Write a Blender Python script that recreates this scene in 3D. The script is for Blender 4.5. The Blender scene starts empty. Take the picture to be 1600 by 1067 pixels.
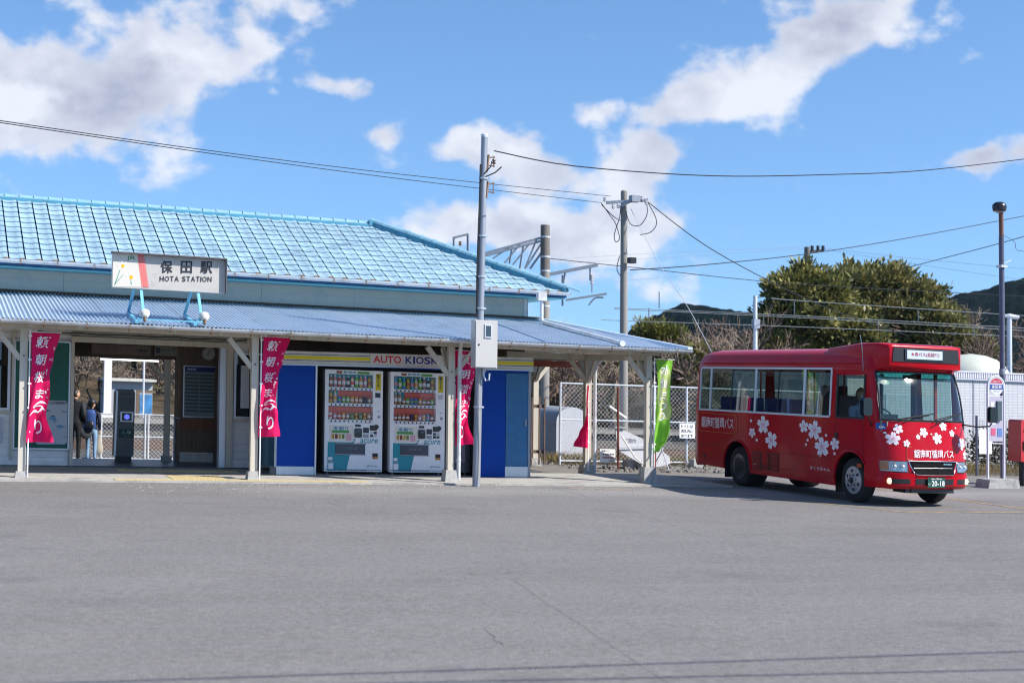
import bpy, bmesh, math, random
import numpy as np
from mathutils import Vector, Matrix, noise as mnoise
R = math.radians
rnd = random.Random(7)
scene = bpy.context.scene
COL = scene.collection

# ------------------------------------------------------------------ camera
CAM = dict(f=2331.77, yaw=0.3759, pitch=0.0353, roll=-0.0092, c=(-1.4904, -24.9326, 1.4167))
SA, SB = -0.0215, 0.0159          # the forecourt falls to the right and rises towards the tracks
cy_, sy_ = math.cos(CAM['yaw']), math.sin(CAM['yaw'])
F = Vector((sy_*math.cos(CAM['pitch']), cy_*math.cos(CAM['pitch']), math.sin(CAM['pitch'])))
Rt = Vector((cy_, -sy_, 0.0)); Up = Rt.cross(F)
cr, sr = math.cos(CAM['roll']), math.sin(CAM['roll'])
R2 = Rt*cr - Up*sr; U2 = Up*cr + Rt*sr
cd = bpy.data.cameras.new('camera'); cam = bpy.data.objects.new('camera', cd); COL.objects.link(cam)
m = Matrix((R2, U2, -F)).transposed().to_4x4(); m.translation = Vector(CAM['c'])
cam.matrix_world = m
cd.sensor_width = 36.0; cd.lens = CAM['f']/1600*36; cd.clip_end = 3000
cd.dof.use_dof = True; cd.dof.focus_distance = 25.5; cd.dof.aperture_fstop = 2.0
scene.camera = cam

# ------------------------------------------------------------------ light, sky, exposure
TO_SUN = Vector((0.92, -0.73, 1.0)).normalized()
EL = math.asin(TO_SUN.z); AZ = math.atan2(TO_SUN.x, TO_SUN.y)
sl = bpy.data.lights.new('sun', 'SUN'); sl.energy = 4.6; sl.angle = R(0.5); sl.color = (1.0, 0.955, 0.90)
so = bpy.data.objects.new('sun', sl); COL.objects.link(so)
so.rotation_euler = TO_SUN.to_track_quat('Z', 'Y').to_euler()
scene.view_settings.view_transform = 'Standard'; scene.view_settings.look = 'None'
scene.view_settings.gamma = 1; scene.view_settings.use_curve_mapping = False
scene.view_settings.exposure = 0.62
world = bpy.data.worlds.new('World'); scene.world = world; world.use_nodes = True

class NT:
    """tiny node-graph helper"""
    def __init__(s, tree):
        s.t = tree; tree.nodes.clear()
    def n(s, typ, ins=None, **props):
        nd = s.t.nodes.new(typ)
        for k, v in props.items(): setattr(nd, k, v)
        for k, v in (ins or {}).items():
            sock = nd.inputs[k]
            if isinstance(v, bpy.types.NodeSocket): s.t.links.new(v, sock)
            elif isinstance(v, bpy.types.Node): s.t.links.new(v.outputs[0], sock)
            else: sock.default_value = v
        return nd
    def m(s, op, a, b=None, c=None, clamp=False):
        ins = {0: a}
        if b is not None: ins[1] = b
        if c is not None: ins[2] = c
        return s.n('ShaderNodeMath', ins, operation=op, use_clamp=clamp).outputs[0]
    def mix(s, f, a, b, bt='MIX'):
        return s.n('ShaderNodeMix', {0: f, 6: a, 7: b}, data_type='RGBA', blend_type=bt, clamp_factor=True).outputs[2]

def c4(c): return (c[0], c[1], c[2], 1.0)
def hexc(h):
    h = h.lstrip('#'); v = [int(h[i:i+2], 16)/255 for i in (0, 2, 4)]
    return tuple(x/12.92 if x <= .04045 else ((x+.055)/1.055)**2.4 for x in v)

def build_world():
    g = NT(world.node_tree)
    sky = g.n('ShaderNodeTexSky', {'Vector': g.n('ShaderNodeVectorMath', {0: g.n('ShaderNodeVectorMath', {0: g.n('ShaderNodeTexCoord').outputs['Generated'], 1: (1, 1, .95)}, operation='MULTIPLY').outputs[0], 1: (0, 0, .11)}, operation='ADD').outputs[0]}, sky_type='NISHITA', sun_disc=False, sun_elevation=EL, sun_rotation=AZ,
              air_density=1.0, dust_density=0.1, ozone_density=3.5, altitude=0.0)
    tc = g.n('ShaderNodeTexCoord').outputs['Generated']
    # direction expressed in bearings about the view's heading
    sx = g.n('ShaderNodeVectorMath', {0: tc, 1: (cy_, -sy_, 0)}, operation='DOT_PRODUCT').outputs['Value']
    sf = g.n('ShaderNodeVectorMath', {0: tc, 1: (sy_, cy_, 0)}, operation='DOT_PRODUCT').outputs['Value']
    sz = g.n('ShaderNodeSeparateXYZ', {0: tc}).outputs[2]
    az = g.m('ARCTAN2', sx, sf)
    hor = g.m('SQRT', g.m('ADD', g.m('MULTIPLY', sx, sx), g.m('MULTIPLY', sf, sf)))
    el = g.m('ARCTAN2', sz, hor)
    pos = g.n('ShaderNodeCombineXYZ', {0: az, 1: g.m('MULTIPLY', el, 1.25), 2: 0.0}).outputs[0]
    n1 = g.n('ShaderNodeTexNoise', {'Vector': pos, 'Scale': 19.0, 'Detail': 10.0, 'Roughness': 0.53, 'Distortion': 0.1})
    n2 = g.n('ShaderNodeTexNoise', {'Vector': pos, 'Scale': 4.5, 'Detail': 5.0, 'Roughness': 0.5})
    # cumulus banks: (azimuth, elevation, half width, half height, tilt, weight)
    def pix(px, py):
        d = F + R2*((px-800)/CAM['f']) - U2*((py-533.5)/CAM['f'])
        a = math.atan2(d.dot(Rt), d.dot(Vector((sy_, cy_, 0)))); e = math.atan2(d.z, math.hypot(d.x, d.y))
        return a, e
    blobs = [(60, 150, 215, 84, 8, 1.25), (260, 90, 170, 66, 22, 1.15), (360, 35, 110, 40, 25, .85), (468, 16, 34, 24, 0, .7), (10, 245, 60, 42, 0, .55), (75, 285, 70, 24, 0, .45),
             (525, 134, 78, 17, -4, .78), (440, 145, 45, 10, 0, .45), (612, 208, 42, 20, 14, .7),
             (1255, 70, 175, 52, 26, 1.05), (1120, 150, 105, 40, 8, .95), (940, 172, 42, 24, 0, .75), (1310, 25, 110, 40, 10, .8), (1060, 178, 90, 26, 0, .75),
             (770, 225, 78, 34, 4, 1.0), (850, 275, 80, 42, -12, 1.05), (1010, 252, 92, 44, 5, .95), (790, 350, 112, 38, 0, 1.1), (920, 368, 135, 46, 0, 1.2), (900, 440, 140, 28, 0, .8),
             (1535, 246, 75, 22, 10, 1.15), (1598, 232, 42, 20, 0, 1.0), (1105, 408, 30, 12, 0, .42), (690, 300, 60, 16, 0, .35), (940, 500, 120, 22, 0, .5)]
    tot = None
    for (px, py, rx, ry, tl, w) in blobs:
        a, e = pix(px, py)
        da = g.m('SUBTRACT', az, a); de = g.m('SUBTRACT', el, e)
        ct, st = math.cos(R(tl)), math.sin(R(tl))
        u = g.m('MULTIPLY', g.m('MULTIPLY_ADD', de, st, g.m('MULTIPLY', da, ct)), CAM['f']/(rx*1.18))
        v = g.m('MULTIPLY', g.m('MULTIPLY_ADD', da, -st, g.m('MULTIPLY', de, ct)), CAM['f']/(ry*1.2))
        r2 = g.m('MULTIPLY_ADD', u, u, g.m('MULTIPLY', v, v))
        b = g.m('MULTIPLY', g.m('EXPONENT', g.m('MULTIPLY', r2, -0.75)), w)
        tot = b if tot is None else g.m('MAXIMUM', tot, b)
    # beyond this part of the sky the same fair-weather cumulus goes on
    away = g.m('MULTIPLY', g.m('SUBTRACT', g.m('ABSOLUTE', az), 0.42, clamp=True), 8.0, clamp=True)
    high = g.m('MULTIPLY', g.m('SUBTRACT', el, 0.36, clamp=True), 8.0, clamp=True)
    out = g.m('MAXIMUM', away, high)
    gen = g.m('MULTIPLY', g.m('SUBTRACT', n2.outputs[0], 0.50), 4.0, clamp=True)
    tot = g.m('MAXIMUM', tot, g.m('MULTIPLY', gen, out))
    dens = g.m('ADD', tot, g.m('MULTIPLY', g.m('SUBTRACT', n1.outputs[0], 0.5), 2.6))
    mask = g.n('ShaderNodeMapRange', {0: dens, 1: 0.38, 2: 0.84}, interpolation_type='SMOOTHSTEP').outputs[0]
    above = g.m('MULTIPLY', g.m('ADD', el, 0.02), 25.0, clamp=True)
    mask = g.m('MULTIPLY', g.m('MULTIPLY', mask, 0.93), above)
    # thicker, lower cloud is greyer, its sunlit upper side white
    n3 = g.n('ShaderNodeTexNoise', {'Vector': g.n('ShaderNodeVectorMath', {0: pos, 1: (-.012, -.02, 0)}, operation='ADD').outputs[0], 'Scale': 16.0, 'Detail': 5.0, 'Roughness': 0.5})
    relief = g.m('MULTIPLY_ADD', g.m('SUBTRACT', n1.outputs[0], n3.outputs[0]), 3.2, 0.48, clamp=True)
    thick = g.m('MULTIPLY', g.m('SUBTRACT', dens, 0.62), 1.4, clamp=True)
    shade = g.m('MULTIPLY', g.m('SUBTRACT', 1.0, relief, clamp=True), g.m('ADD', 0.42, g.m('MULTIPLY', thick, .9)), clamp=True)
    ccol = g.mix(shade, (0.89, 0.92, 1.0, 1), (0.47, 0.50, 0.64, 1))
    skyc = g.n('ShaderNodeVectorMath', {0: sky.outputs[0], 1: (0.73, 0.88, 0.98)}, operation='MULTIPLY').outputs[0]
    hs = g.n('ShaderNodeHueSaturation', {'Saturation': 1.0, 'Value': 1.0, 'Color': skyc}).outputs[0]
    cl = g.n('ShaderNodeVectorMath', {0: ccol, 'Scale': 4.9}, operation='SCALE').outputs[0]
    fin = g.mix(mask, hs, cl)
    bg = g.n('ShaderNodeBackground', {'Color': fin, 'Strength': 0.135})
    g.n('ShaderNodeOutputWorld', {'Surface': bg.outputs[0]})
build_world()
scene.cycles.pixel_filter_type = 'BLACKMAN_HARRIS'; scene.cycles.filter_width = 1.15; scene.cycles.max_bounces = 6; scene.cycles.transparent_max_bounces = 12
scene.cycles.caustics_reflective = False; scene.cycles.caustics_refractive = False

# ------------------------------------------------------------------ materials
MATS = {}
def mat(name, col, rough=.6, metal=0.0, var=.12, scale=6.0, bump=0.0, bscale=40.0, coat=0.0, spec=.5, dirt=None, dscale=2.0, damt=.5, streak=False, rand=0.0, emit=None, estr=0.0, dthr=.5, wave=None, sub=0, world=False):
    """principled material: base colour with noise variation, optional dirt patches, fine bump"""
    if name in MATS: return MATS[name]
    mt = bpy.data.materials.new(name); mt.use_nodes = True; g = NT(mt.node_tree)
    tc = g.n('ShaderNodeNewGeometry').outputs['Position'] if world else g.n('ShaderNodeTexCoord').outputs['Object']
    vec = tc
    if streak: vec = g.n('ShaderNodeMapping', {0: tc, 3: (1, 1, .12)}).outputs[0]
    nz = g.n('ShaderNodeTexNoise', {'Vector': vec, 'Scale': scale, 'Detail': 6.0, 'Roughness': .6}).outputs[0]
    f = g.n('ShaderNodeMapRange', {0: nz, 1: .3, 2: .7, 3: 1-var, 4: 1+var}).outputs[0]
    colr = g.n('ShaderNodeVectorMath', {0: c4(col)[:3], 'Scale': f}, operation='SCALE').outputs[0]
    if rand:
        oi = g.n('ShaderNodeObjectInfo').outputs['Random']
        rf = g.n('ShaderNodeMapRange', {0: oi, 1: 0, 2: 1, 3: 1-rand, 4: 1+rand}).outputs[0]
        colr = g.n('ShaderNodeVectorMath', {0: colr, 'Scale': rf}, operation='SCALE').outputs[0]
    ro = rough
    if dirt:
        dn = g.n('ShaderNodeTexNoise', {'Vector': vec, 'Scale': dscale, 'Detail': 8.0, 'Roughness': .68}).outputs[0]
        dm = g.n('ShaderNodeMapRange', {0: dn, 1: dthr, 2: dthr+.18, 3: 0, 4: damt}).outputs[0]
        colr = g.mix(dm, colr, c4(dirt))
        ro = g.m('ADD', rough, g.m('MULTIPLY', dm, .2), clamp=True)
    b = g.n('ShaderNodeBsdfPrincipled', {'Base Color': colr, 'Roughness': ro, 'Metallic': metal, 'Coat Weight': coat, 'Specular IOR Level': spec, 'Coat Roughness': .06})
    if bump:
        bn = g.n('ShaderNodeTexNoise', {'Vector': tc, 'Scale': bscale, 'Detail': 4.0}).outputs[0]
        bp = g.n('ShaderNodeBump', {'Height': bn, 'Strength': bump, 'Distance': .02})
        g.t.links.new(bp.outputs[0], b.inputs['Normal'])
    if emit: b.inputs['Emission Color'].default_value = c4(emit); b.inputs['Emission Strength'].default_value = estr
    g.n('ShaderNodeOutputMaterial', {'Surface': b.outputs[0]})
    MATS[name] = mt; return mt

def glass(name, tint=(.75, .85, .85), refl=.12, rough=.02, dark=0.0):
    if name in MATS: return MATS[name]
    mt = bpy.data.materials.new(name); mt.use_nodes = True; g = NT(mt.node_tree)
    fc = g.n('ShaderNodeLayerWeight', {'Blend': .5}).outputs['Facing']
    f = g.m('ADD', g.m('MULTIPLY', g.m('POWER', fc, 4.0), .85), .02+refl*.2, clamp=True)
    tr = g.n('ShaderNodeBsdfTransparent', {'Color': c4(tint)})
    gl = g.n('ShaderNodeBsdfGlossy', {'Color': (1, 1, 1, 1), 'Roughness': rough})
    mx = g.n('ShaderNodeMixShader', {0: f, 1: tr.outputs[0], 2: gl.outputs[0]})
    g.n('ShaderNodeOutputMaterial', {'Surface': mx.outputs[0]})
    MATS[name] = mt; return mt

def flat(name, h, rough=.55, **k): return mat(name, hexc(h), rough, **{**dict(var=.04), **k})

# ------------------------------------------------------------------ geometry helpers
ORG = {}
class MB:
    def __init__(s): s.v = []; s.f = []; s.mi = []; s.cur = 0
    def add(s, vs, fs):
        o = len(s.v); s.v += [tuple(p) for p in vs]; s.f += [tuple(i+o for i in f) for f in fs]; s.mi += [s.cur]*len(fs); return s
    def box(s, x0, x1, y0, y1, z0, z1):
        return s.add([(x0,y0,z0),(x1,y0,z0),(x1,y1,z0),(x0,y1,z0),(x0,y0,z1),(x1,y0,z1),(x1,y1,z1),(x0,y1,z1)],
                     [(0,3,2,1),(4,5,6,7),(0,1,5,4),(1,2,6,5),(2,3,7,6),(3,0,4,7)])
    def prism(s, poly, d, ax=1, a=0.0):
        """extrude 2-D polygon (u,w) by d along axis ax starting at a; ax=1 -> (u,a,w); ax=2 -> (u,w,a); ax=0 -> (a,u,w)"""
        def P(u, w, t): return (u, t, w) if ax == 1 else (u, w, t) if ax == 2 else (t, u, w)
        n = len(poly); vs = [P(u, w, a) for u, w in poly] + [P(u, w, a+d) for u, w in poly]
        fs = [tuple(range(n)), tuple(range(2*n-1, n-1, -1))] + [(i, i+n, (i+1) % n+n, (i+1) % n) for i in range(n)]
        return s.add(vs, fs)
    def tube(s, pts, r, n=8, cap=True, r1=None):
        pts = [Vector(p) for p in pts]; k = len(pts); rs = r if isinstance(r, (list, tuple)) else [r + ((r1-r)*i/(k-1) if r1 is not None else 0) for i in range(k)]
        o = len(s.v); prev = None
        for i, p in enumerate(pts):
            t = (pts[min(i+1, k-1)]-pts[max(i-1, 0)]); t = t.normalized() if t.length > 1e-9 else Vector((0, 0, 1))
            a = prev if prev is not None else (Vector((0, 0, 1)) if abs(t.z) < .9 else Vector((1, 0, 0)))
            b = t.cross(a); b = b.normalized() if b.length > 1e-6 else t.orthogonal().normalized(); a = b.cross(t).normalized(); prev = a
            for j in range(n):
                q = 2*math.pi*j/n; s.v.append(tuple(p + (a*math.cos(q) + b*math.sin(q))*rs[i]))
        fs = []
        for i in range(k-1):
            for j in range(n): fs.append((o+i*n+j, o+i*n+(j+1) % n, o+(i+1)*n+(j+1) % n, o+(i+1)*n+j))
        if cap: fs += [tuple(o+j for j in range(n-1, -1, -1)), tuple(o+(k-1)*n+j for j in range(n))]
        s.f += fs; s.mi += [s.cur]*len(fs); return s
    def bar(s, p, q, w, h, up=(0, 0, 1)):
        p, q = Vector(p), Vector(q); t = (q-p).normalized(); b = t.cross(Vector(up))
        b = b.normalized() if b.length > 1e-4 else Vector((1, 0, 0)); a = b.cross(t).normalized()
        vs = [e + b*(w/2*i) + a*(h/2*j) for e in (p, q) for i, j in ((-1,-1),(1,-1),(1,1),(-1,1))]
        return s.add(vs, [(0,3,2,1),(4,5,6,7),(0,1,5,4),(1,2,6,5),(2,3,7,6),(3,0,4,7)])
    def lathe(s, c, prof, n=12, axis=(0, 0, 1)):
        ax = Vector(axis).normalized(); a = ax.orthogonal().normalized(); b = ax.cross(a); c = Vector(c); o = len(s.v)
        for r, h in prof:
            for j in range(n):
                q = 2*math.pi*j/n; s.v.append(tuple(c+ax*h+(a*math.cos(q)+b*math.sin(q))*r))
        k = len(prof); fs = [(o+i*n+j, o+i*n+(j+1) % n, o+(i+1)*n+(j+1) % n, o+(i+1)*n+j) for i in range(k-1) for j in range(n)]
        fs += [tuple(o+j for j in range(n-1, -1, -1)), tuple(o+(k-1)*n+j for j in range(n))]
        s.f += fs; s.mi += [s.cur]*len(fs); return s
    def grid(s, fn, nu, nv, flip=False):
        o = len(s.v)
        for j in range(nv+1):
            for i in range(nu+1): s.v.append(tuple(fn(i/nu, j/nv)))
        fs = []
        for j in range(nv):
            for i in range(nu):
                q = (o+j*(nu+1)+i, o+j*(nu+1)+i+1, o+(j+1)*(nu+1)+i+1, o+(j+1)*(nu+1)+i)
                fs.append(q[::-1] if flip else q)
        s.f += fs; s.mi += [s.cur]*len(fs); return s
    def mesh(s, name, m, org=(0, 0, 0), smooth=None):
        me = bpy.data.meshes.new(name)
        ox, oy, oz = org
        me.from_pydata([(x-ox, y-oy, z-oz) for x, y, z in s.v], [], s.f)
        for mm in (m if isinstance(m, (list, tuple)) else [m]): me.materials.append(mm)
        if any(s.mi): me.polygons.foreach_set('material_index', s.mi)
        if smooth: me.shade_smooth(); me.set_sharp_from_angle(angle=R(smooth))
        me.update(); return me
    def build(s, name, m, parent=None, smooth=None, org=None):
        if parent is not None: org = ORG.get(parent.name, (0, 0, 0))
        elif org is None: org = (0, 0, 0)
        me = s.mesh(name, m, org, smooth); o = bpy.data.objects.new(name, me); COL.objects.link(o)
        ORG[o.name] = org
        if parent is not None: o.parent = parent
        else: o.location = org
        return o

def tag(o, label=None, cat=None, group=None, kind=None):
    if label: o['label'] = label
    if cat: o['category'] = cat
    if group: o['group'] = group
    if kind: o['kind'] = kind
    return o
def thing(name, label, cat, loc, group=None, local=False, rz=0.0):
    """an Empty at the thing's base; children are given in site coordinates (or in its own when local)"""
    o = bpy.data.objects.new(name, None); COL.objects.link(o); o.location = loc; o.rotation_euler = (0, 0, rz); o.empty_display_size = .2
    ORG[o.name] = (0, 0, 0) if local else tuple(loc)
    return tag(o, label, cat, group)
def struct(name, mb, m, **k): return tag(mb.build(name, m, **k), kind='structure')
def clone(o, loc=None, parent=None):
    c = o.copy(); COL.objects.link(c)
    if parent is not None: c.parent = parent
    if loc is not None: c.location = loc
    for ch in list(o.children): clone(ch, None, c)
    return c
def inst(me, name, parent, loc, rot=None):
    o = bpy.data.objects.new(name, me); COL.objects.link(o); o.parent = parent
    org = ORG.get(parent.name, (0, 0, 0)); o.location = (loc[0]-org[0], loc[1]-org[1], loc[2]-org[2])
    if rot: o.rotation_euler = rot
    return o

TXT = {}
def glyphs(s, bold=0.0, spacing=1.0, shear=0.0):
    k = (s, bold, spacing, shear)
    if k in TXT: return TXT[k]
    cu = bpy.data.curves.new('t', 'FONT'); cu.body = s; cu.size = 1; cu.offset = bold; cu.resolution_u = 3; cu.space_character = spacing; cu.shear = shear
    o = bpy.data.objects.new('t', cu); COL.objects.link(o)
    dg = bpy.context.evaluated_depsgraph_get(); me = bpy.data.meshes.new_from_object(o.evaluated_get(dg))
    v = [tuple(p.co) for p in me.vertices]; f = [tuple(p.vertices) for p in me.polygons]
    bpy.data.objects.remove(o); bpy.data.curves.remove(cu); bpy.data.meshes.remove(me)
    if v:
        x0 = min(p[0] for p in v); x1 = max(p[0] for p in v); y0 = min(p[1] for p in v); y1 = max(p[1] for p in v)
        v = [((p[0]-x0)/max(1e-6, x1-x0), (p[1]-y0)/max(1e-6, y1-y0)) for p in v]
    TXT[k] = (v, f); return TXT[k]
def mb_world(o): return True
def put_text(mb, s, fn, bold=0.0, spacing=1.0, shear=0.0):
    """fn maps the unit box of the lettering (0..1, 0..1) to a point"""
    v, f = glyphs(s, min(bold, .006), spacing, shear)
    o, ex, ey = Vector(fn(0, 0)), Vector(fn(1, 0)), Vector(fn(0, 1)); n_ = (ex-o).cross(ey-o); n_ = n_.normalized() if n_.length else Vector((0, -1, 0))
    if (n_.dot(o-Vector(CAM['c']) if mb_world(o) else n_)) > 0 and mb_world(o): n_ = -n_
    w = max(0.0, bold-.006)*1.1/max(1, len(s)); k_ = [(0, 0)] if w <= 0 else [(0, 0), (w, 0), (0, w*len(s)), (w, w*len(s))]
    for i, (dx, dy) in enumerate(k_): mb.add([tuple(Vector(fn(x+dx, y+dy))+n_*(.0004*i)) for x, y in v], f)
    return mb
def letters(parent, chars, boxes, fn, m_, bold=.01, nm='letter', **k):
    '''one raised or painted character at a time; boxes are (a0, a1) spans of the line's unit width'''
    for c_, (a0, a1) in zip(chars, boxes):
        q_ = MB(); put_text(q_, c_, lambda a, b: fn(a0+(a1-a0)*a, b), bold=bold, **k); q_.build(nm, m_, parent)
def spans(ws, gap):
    t = sum(ws)+gap*(len(ws)-1); x = 0; out = []
    for w in ws: out.append((x/t, (x+w)/t)); x += w+gap
    return out
def text_y(mb, s, x0, x1, z0, z1, y, **k):      # faces -Y
    return put_text(mb, s, lambda a, b: (x0+(x1-x0)*a, y, z0+(z1-z0)*b), **k)
# ------------------------------------------------------------------ ground
def asphalt_mat():
    mt = bpy.data.materials.new('asphalt'); mt.use_nodes = True; g = NT(mt.node_tree)
    p = g.n('ShaderNodeTexCoord').outputs['Object']
    grit = g.n('ShaderNodeTexNoise', {'Vector': p, 'Scale': 55.0, 'Detail': 3.0, 'Roughness': .7}).outputs[0]
    coarse = g.n('ShaderNodeTexNoise', {'Vector': p, 'Scale': 17.0, 'Detail': 4.0, 'Roughness': .75}).outputs[0]
    spk = g.n('ShaderNodeTexVoronoi', {'Vector': p, 'Scale': 5.5}).outputs[0]
    grit2 = g.n('ShaderNodeTexVoronoi', {'Vector': p, 'Scale': 60.0}).outputs[0]
    mid = g.n('ShaderNodeTexNoise', {'Vector': p, 'Scale': 1.1, 'Detail': 7.0, 'Roughness': .62}).outputs[0]
    big = g.n('ShaderNodeTexNoise', {'Vector': g.n('ShaderNodeMapping', {0: p, 3: (.10, .35, 1)}).outputs[0], 'Scale': 1.6, 'Detail': 4.0, 'Roughness': .55}).outputs[0]
    f = g.m('ADD', g.m('MULTIPLY', g.m('SUBTRACT', grit, .5), .55), g.m('MULTIPLY', g.m('SUBTRACT', mid, .5), .30))
    f = g.m('ADD', f, g.m('MULTIPLY', g.m('SUBTRACT', big, .5), .40))
    f = g.m('ADD', f, g.m('MULTIPLY', g.m('SUBTRACT', grit2, .4), .16))
    f = g.m('ADD', f, g.m('MULTIPLY', g.m('SUBTRACT', coarse, .5), 1.35))
    f = g.m('ADD', f, g.n('ShaderNodeMapRange', {0: spk, 1: .05, 2: .02, 3: 0, 4: .35}).outputs[0])
    col = g.n('ShaderNodeVectorMath', {0: (.188, .174, .163), 'Scale': g.m('ADD', 1.0, f)}, operation='SCALE').outputs[0]
    # worn, stony strip in front of the pavement
    y = g.n('ShaderNodeSeparateXYZ', {0: p}).outputs[1]; x = g.n('ShaderNodeSeparateXYZ', {0: p}).outputs[0]
    st = g.m('MULTIPLY', g.m('SUBTRACT', 1.0, g.m('ABSOLUTE', g.m('DIVIDE', g.m('ADD', y, g.m('ADD', 1.4, g.m('MULTIPLY', mid, .8))), 1.6)), clamp=True), g.m('MULTIPLY', g.m('SUBTRACT', x, 2.4), .6, clamp=True))
    speck = g.n('ShaderNodeMapRange', {0: grit, 1: .48, 2: .66, 3: 0, 4: 1}).outputs[0]
    col = g.mix(g.m('MULTIPLY', st, g.m('MULTIPLY_ADD', speck, .95, .22), clamp=True), col, (.36, .345, .325, 1))
    # thin pale marks left by tyres turning, oil spots
    wv = g.n('ShaderNodeTexWave', {'Vector': g.n('ShaderNodeMapping', {0: p, 2: (0, 0, .5), 3: (.05, .55, 1)}).outputs[0], 'Scale': .8, 'Distortion': 5.0, 'Detail': 3.0, 'Detail Scale': .6}, bands_direction='Y').outputs[1]
    col = g.mix(g.m('MULTIPLY', g.m('SUBTRACT', wv, .88, clamp=True), 1.4, clamp=True), col, (.22, .215, .22, 1))
    oil = g.n('ShaderNodeTexNoise', {'Vector': p, 'Scale': .7, 'Detail': 2.0}).outputs[0]
    col = g.mix(g.n('ShaderNodeMapRange', {0: oil, 1: .66, 2: .76, 3: 0, 4: .3}).outputs[0], col, (.06, .058, .06, 1))
    bmp = g.n('ShaderNodeBump', {'Height': g.m('ADD', grit, g.m('MULTIPLY', grit2, .6)), 'Strength': .55, 'Distance': .012})
    b = g.n('ShaderNodeBsdfPrincipled', {'Base Color': col, 'Roughness': .84, 'Normal': bmp.outputs[0], 'Specular IOR Level': .35})
    g.n('ShaderNodeOutputMaterial', {'Surface': b.outputs[0]}); return mt
M_asph = asphalt_mat()
M_conc = mat('concrete', (.40, .38, .345), .9, var=.14, scale=9, bump=.25, bscale=60, dirt=(.17, .16, .145), dscale=1.7, damt=.65)
M_conc2 = mat('footing_concrete', (.40, .39, .37), .9, var=.15, scale=14, bump=.3, bscale=50, dirt=(.12, .12, .11), dscale=5, damt=.6)
M_floor = mat('station_floor', (.12, .125, .14), .38, var=.12, scale=5, dirt=(.06, .06, .06), dscale=3)
M_dirt = mat('dry_soil', (.17, .14, .10), .95, var=.3, scale=3, bump=.6, bscale=25, dirt=(.16, .15, .06), dscale=.9, damt=.7)
M_gravel = mat('gravel', (.20, .18, .155), .95, var=.35, scale=22, bump=.8, bscale=45, dirt=(.12, .10, .07), dscale=1.2, damt=.6)
M_yel = mat('tactile_yellow', (.58, .47, .24), .8, var=.15, scale=8, dirt=(.33, .28, .2), dscale=5, damt=.7)

b = MB(); b.grid(lambda u, v: (-1200+2600*u, -80+1500*v, -.45), 20, 12); struct('ground', b, M_dirt)
b = MB(); b.grid(lambda u, v: (-60+130*u, -60+62.6*v, 0), 30, 16)
struct('forecourt_asphalt', b, M_asph)
b = MB(); b.prism([(10.2, 2.55), (70, 2.55), (70, 9.4), (10.2, 9.4)], -.45, 2, -.004)
struct('gravel_strip', b, M_gravel)
b = MB(); b.prism([(-12, 5.25), (10.25, 5.25), (10.25, 26), (-12, 26)], -.05, 2, -.40); struct('platform', b, mat('platform_concrete', (.085, .075, .062), .9, var=.15, scale=5))
# pavement with a broken outer edge
pts = []
k = 60
for i in range(k+1):
    x = -12+24.6*i/k; pts.append((x, -.52+.05*mnoise.noise(Vector((x*1.3, 0, 0)))+.03*mnoise.noise(Vector((x*6, 3, 0)))))
pts += [(12.6, 2.56), (-12, 2.99)]
b = MB(); b.prism(pts, .034, 2, -.004); struct('pavement', b, M_conc)
b = MB(); b.box(-12, 10.2, 2.99, 5.25, -.45, .04); struct('station_floor', b, M_floor)
# tactile paving: small yellow blocks, each its own
pave = bpy.data.objects['pavement']
def tact_mesh():
    q = MB(); q.box(-.147, .147, -.147, .147, 0, .006)
    for i in range(4):
        for j in range(4): q.box(-.115+.066*i, -.085+.066*i, -.115+.066*j, -.085+.066*j, .006, .011)
    return q.mesh('tactile_block', M_yel)
tm = tact_mesh()
for i in range(14): inst(tm, 'tactile_block', pave, (1.55+.3*i*1.0, -.32, .031))
for i in range(3):
    for j in range(3): inst(tm, 'tactile_block', pave, (2.95+.3*i-.45, -.02+.3*j*1.0, .031))
for i in range(7):
    for j in range(2): inst(tm, 'tactile_block', pave, (1.85+.3*i, 1.75+.3*j, .031))
# yellow bus bay lines
M_line = mat('yellow_line', (.40, .29, .09), .85, var=.25, scale=10, dirt=(.17, .15, .13), dscale=7, damt=.9, dthr=.42)
b = MB()
def strip(p, q, w):
    p, q = Vector((*p, .004)), Vector((*q, .004)); t = (q-p).normalized(); n_ = Vector((-t.y, t.x, 0))*w/2
    b.add([p-n_, q-n_, q+n_, p+n_], [(0, 1, 2, 3)])
strip((12.75, -5.5), (10.6, 2.3), .10); strip((12.75, -5.5), (30, -5.75), .10); strip((15.6, -5.0), (15.9, 2.4), .1); strip((19.6, -3.1), (30, -3.7), .1)
struct('yellow_bay_lines', b, M_line)
# concrete patch round a drain
b = MB(); b.prism([(9.0, -1.25), (10.15, -1.35), (10.2, -.95), (9.0, -.85)], .005, 2, 0); struct('patched_asphalt', b, mat('patch', (.27, .22, .18), .9, var=.3, scale=14, dirt=(.15, .14, .14), dscale=6, damt=.8))
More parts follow.
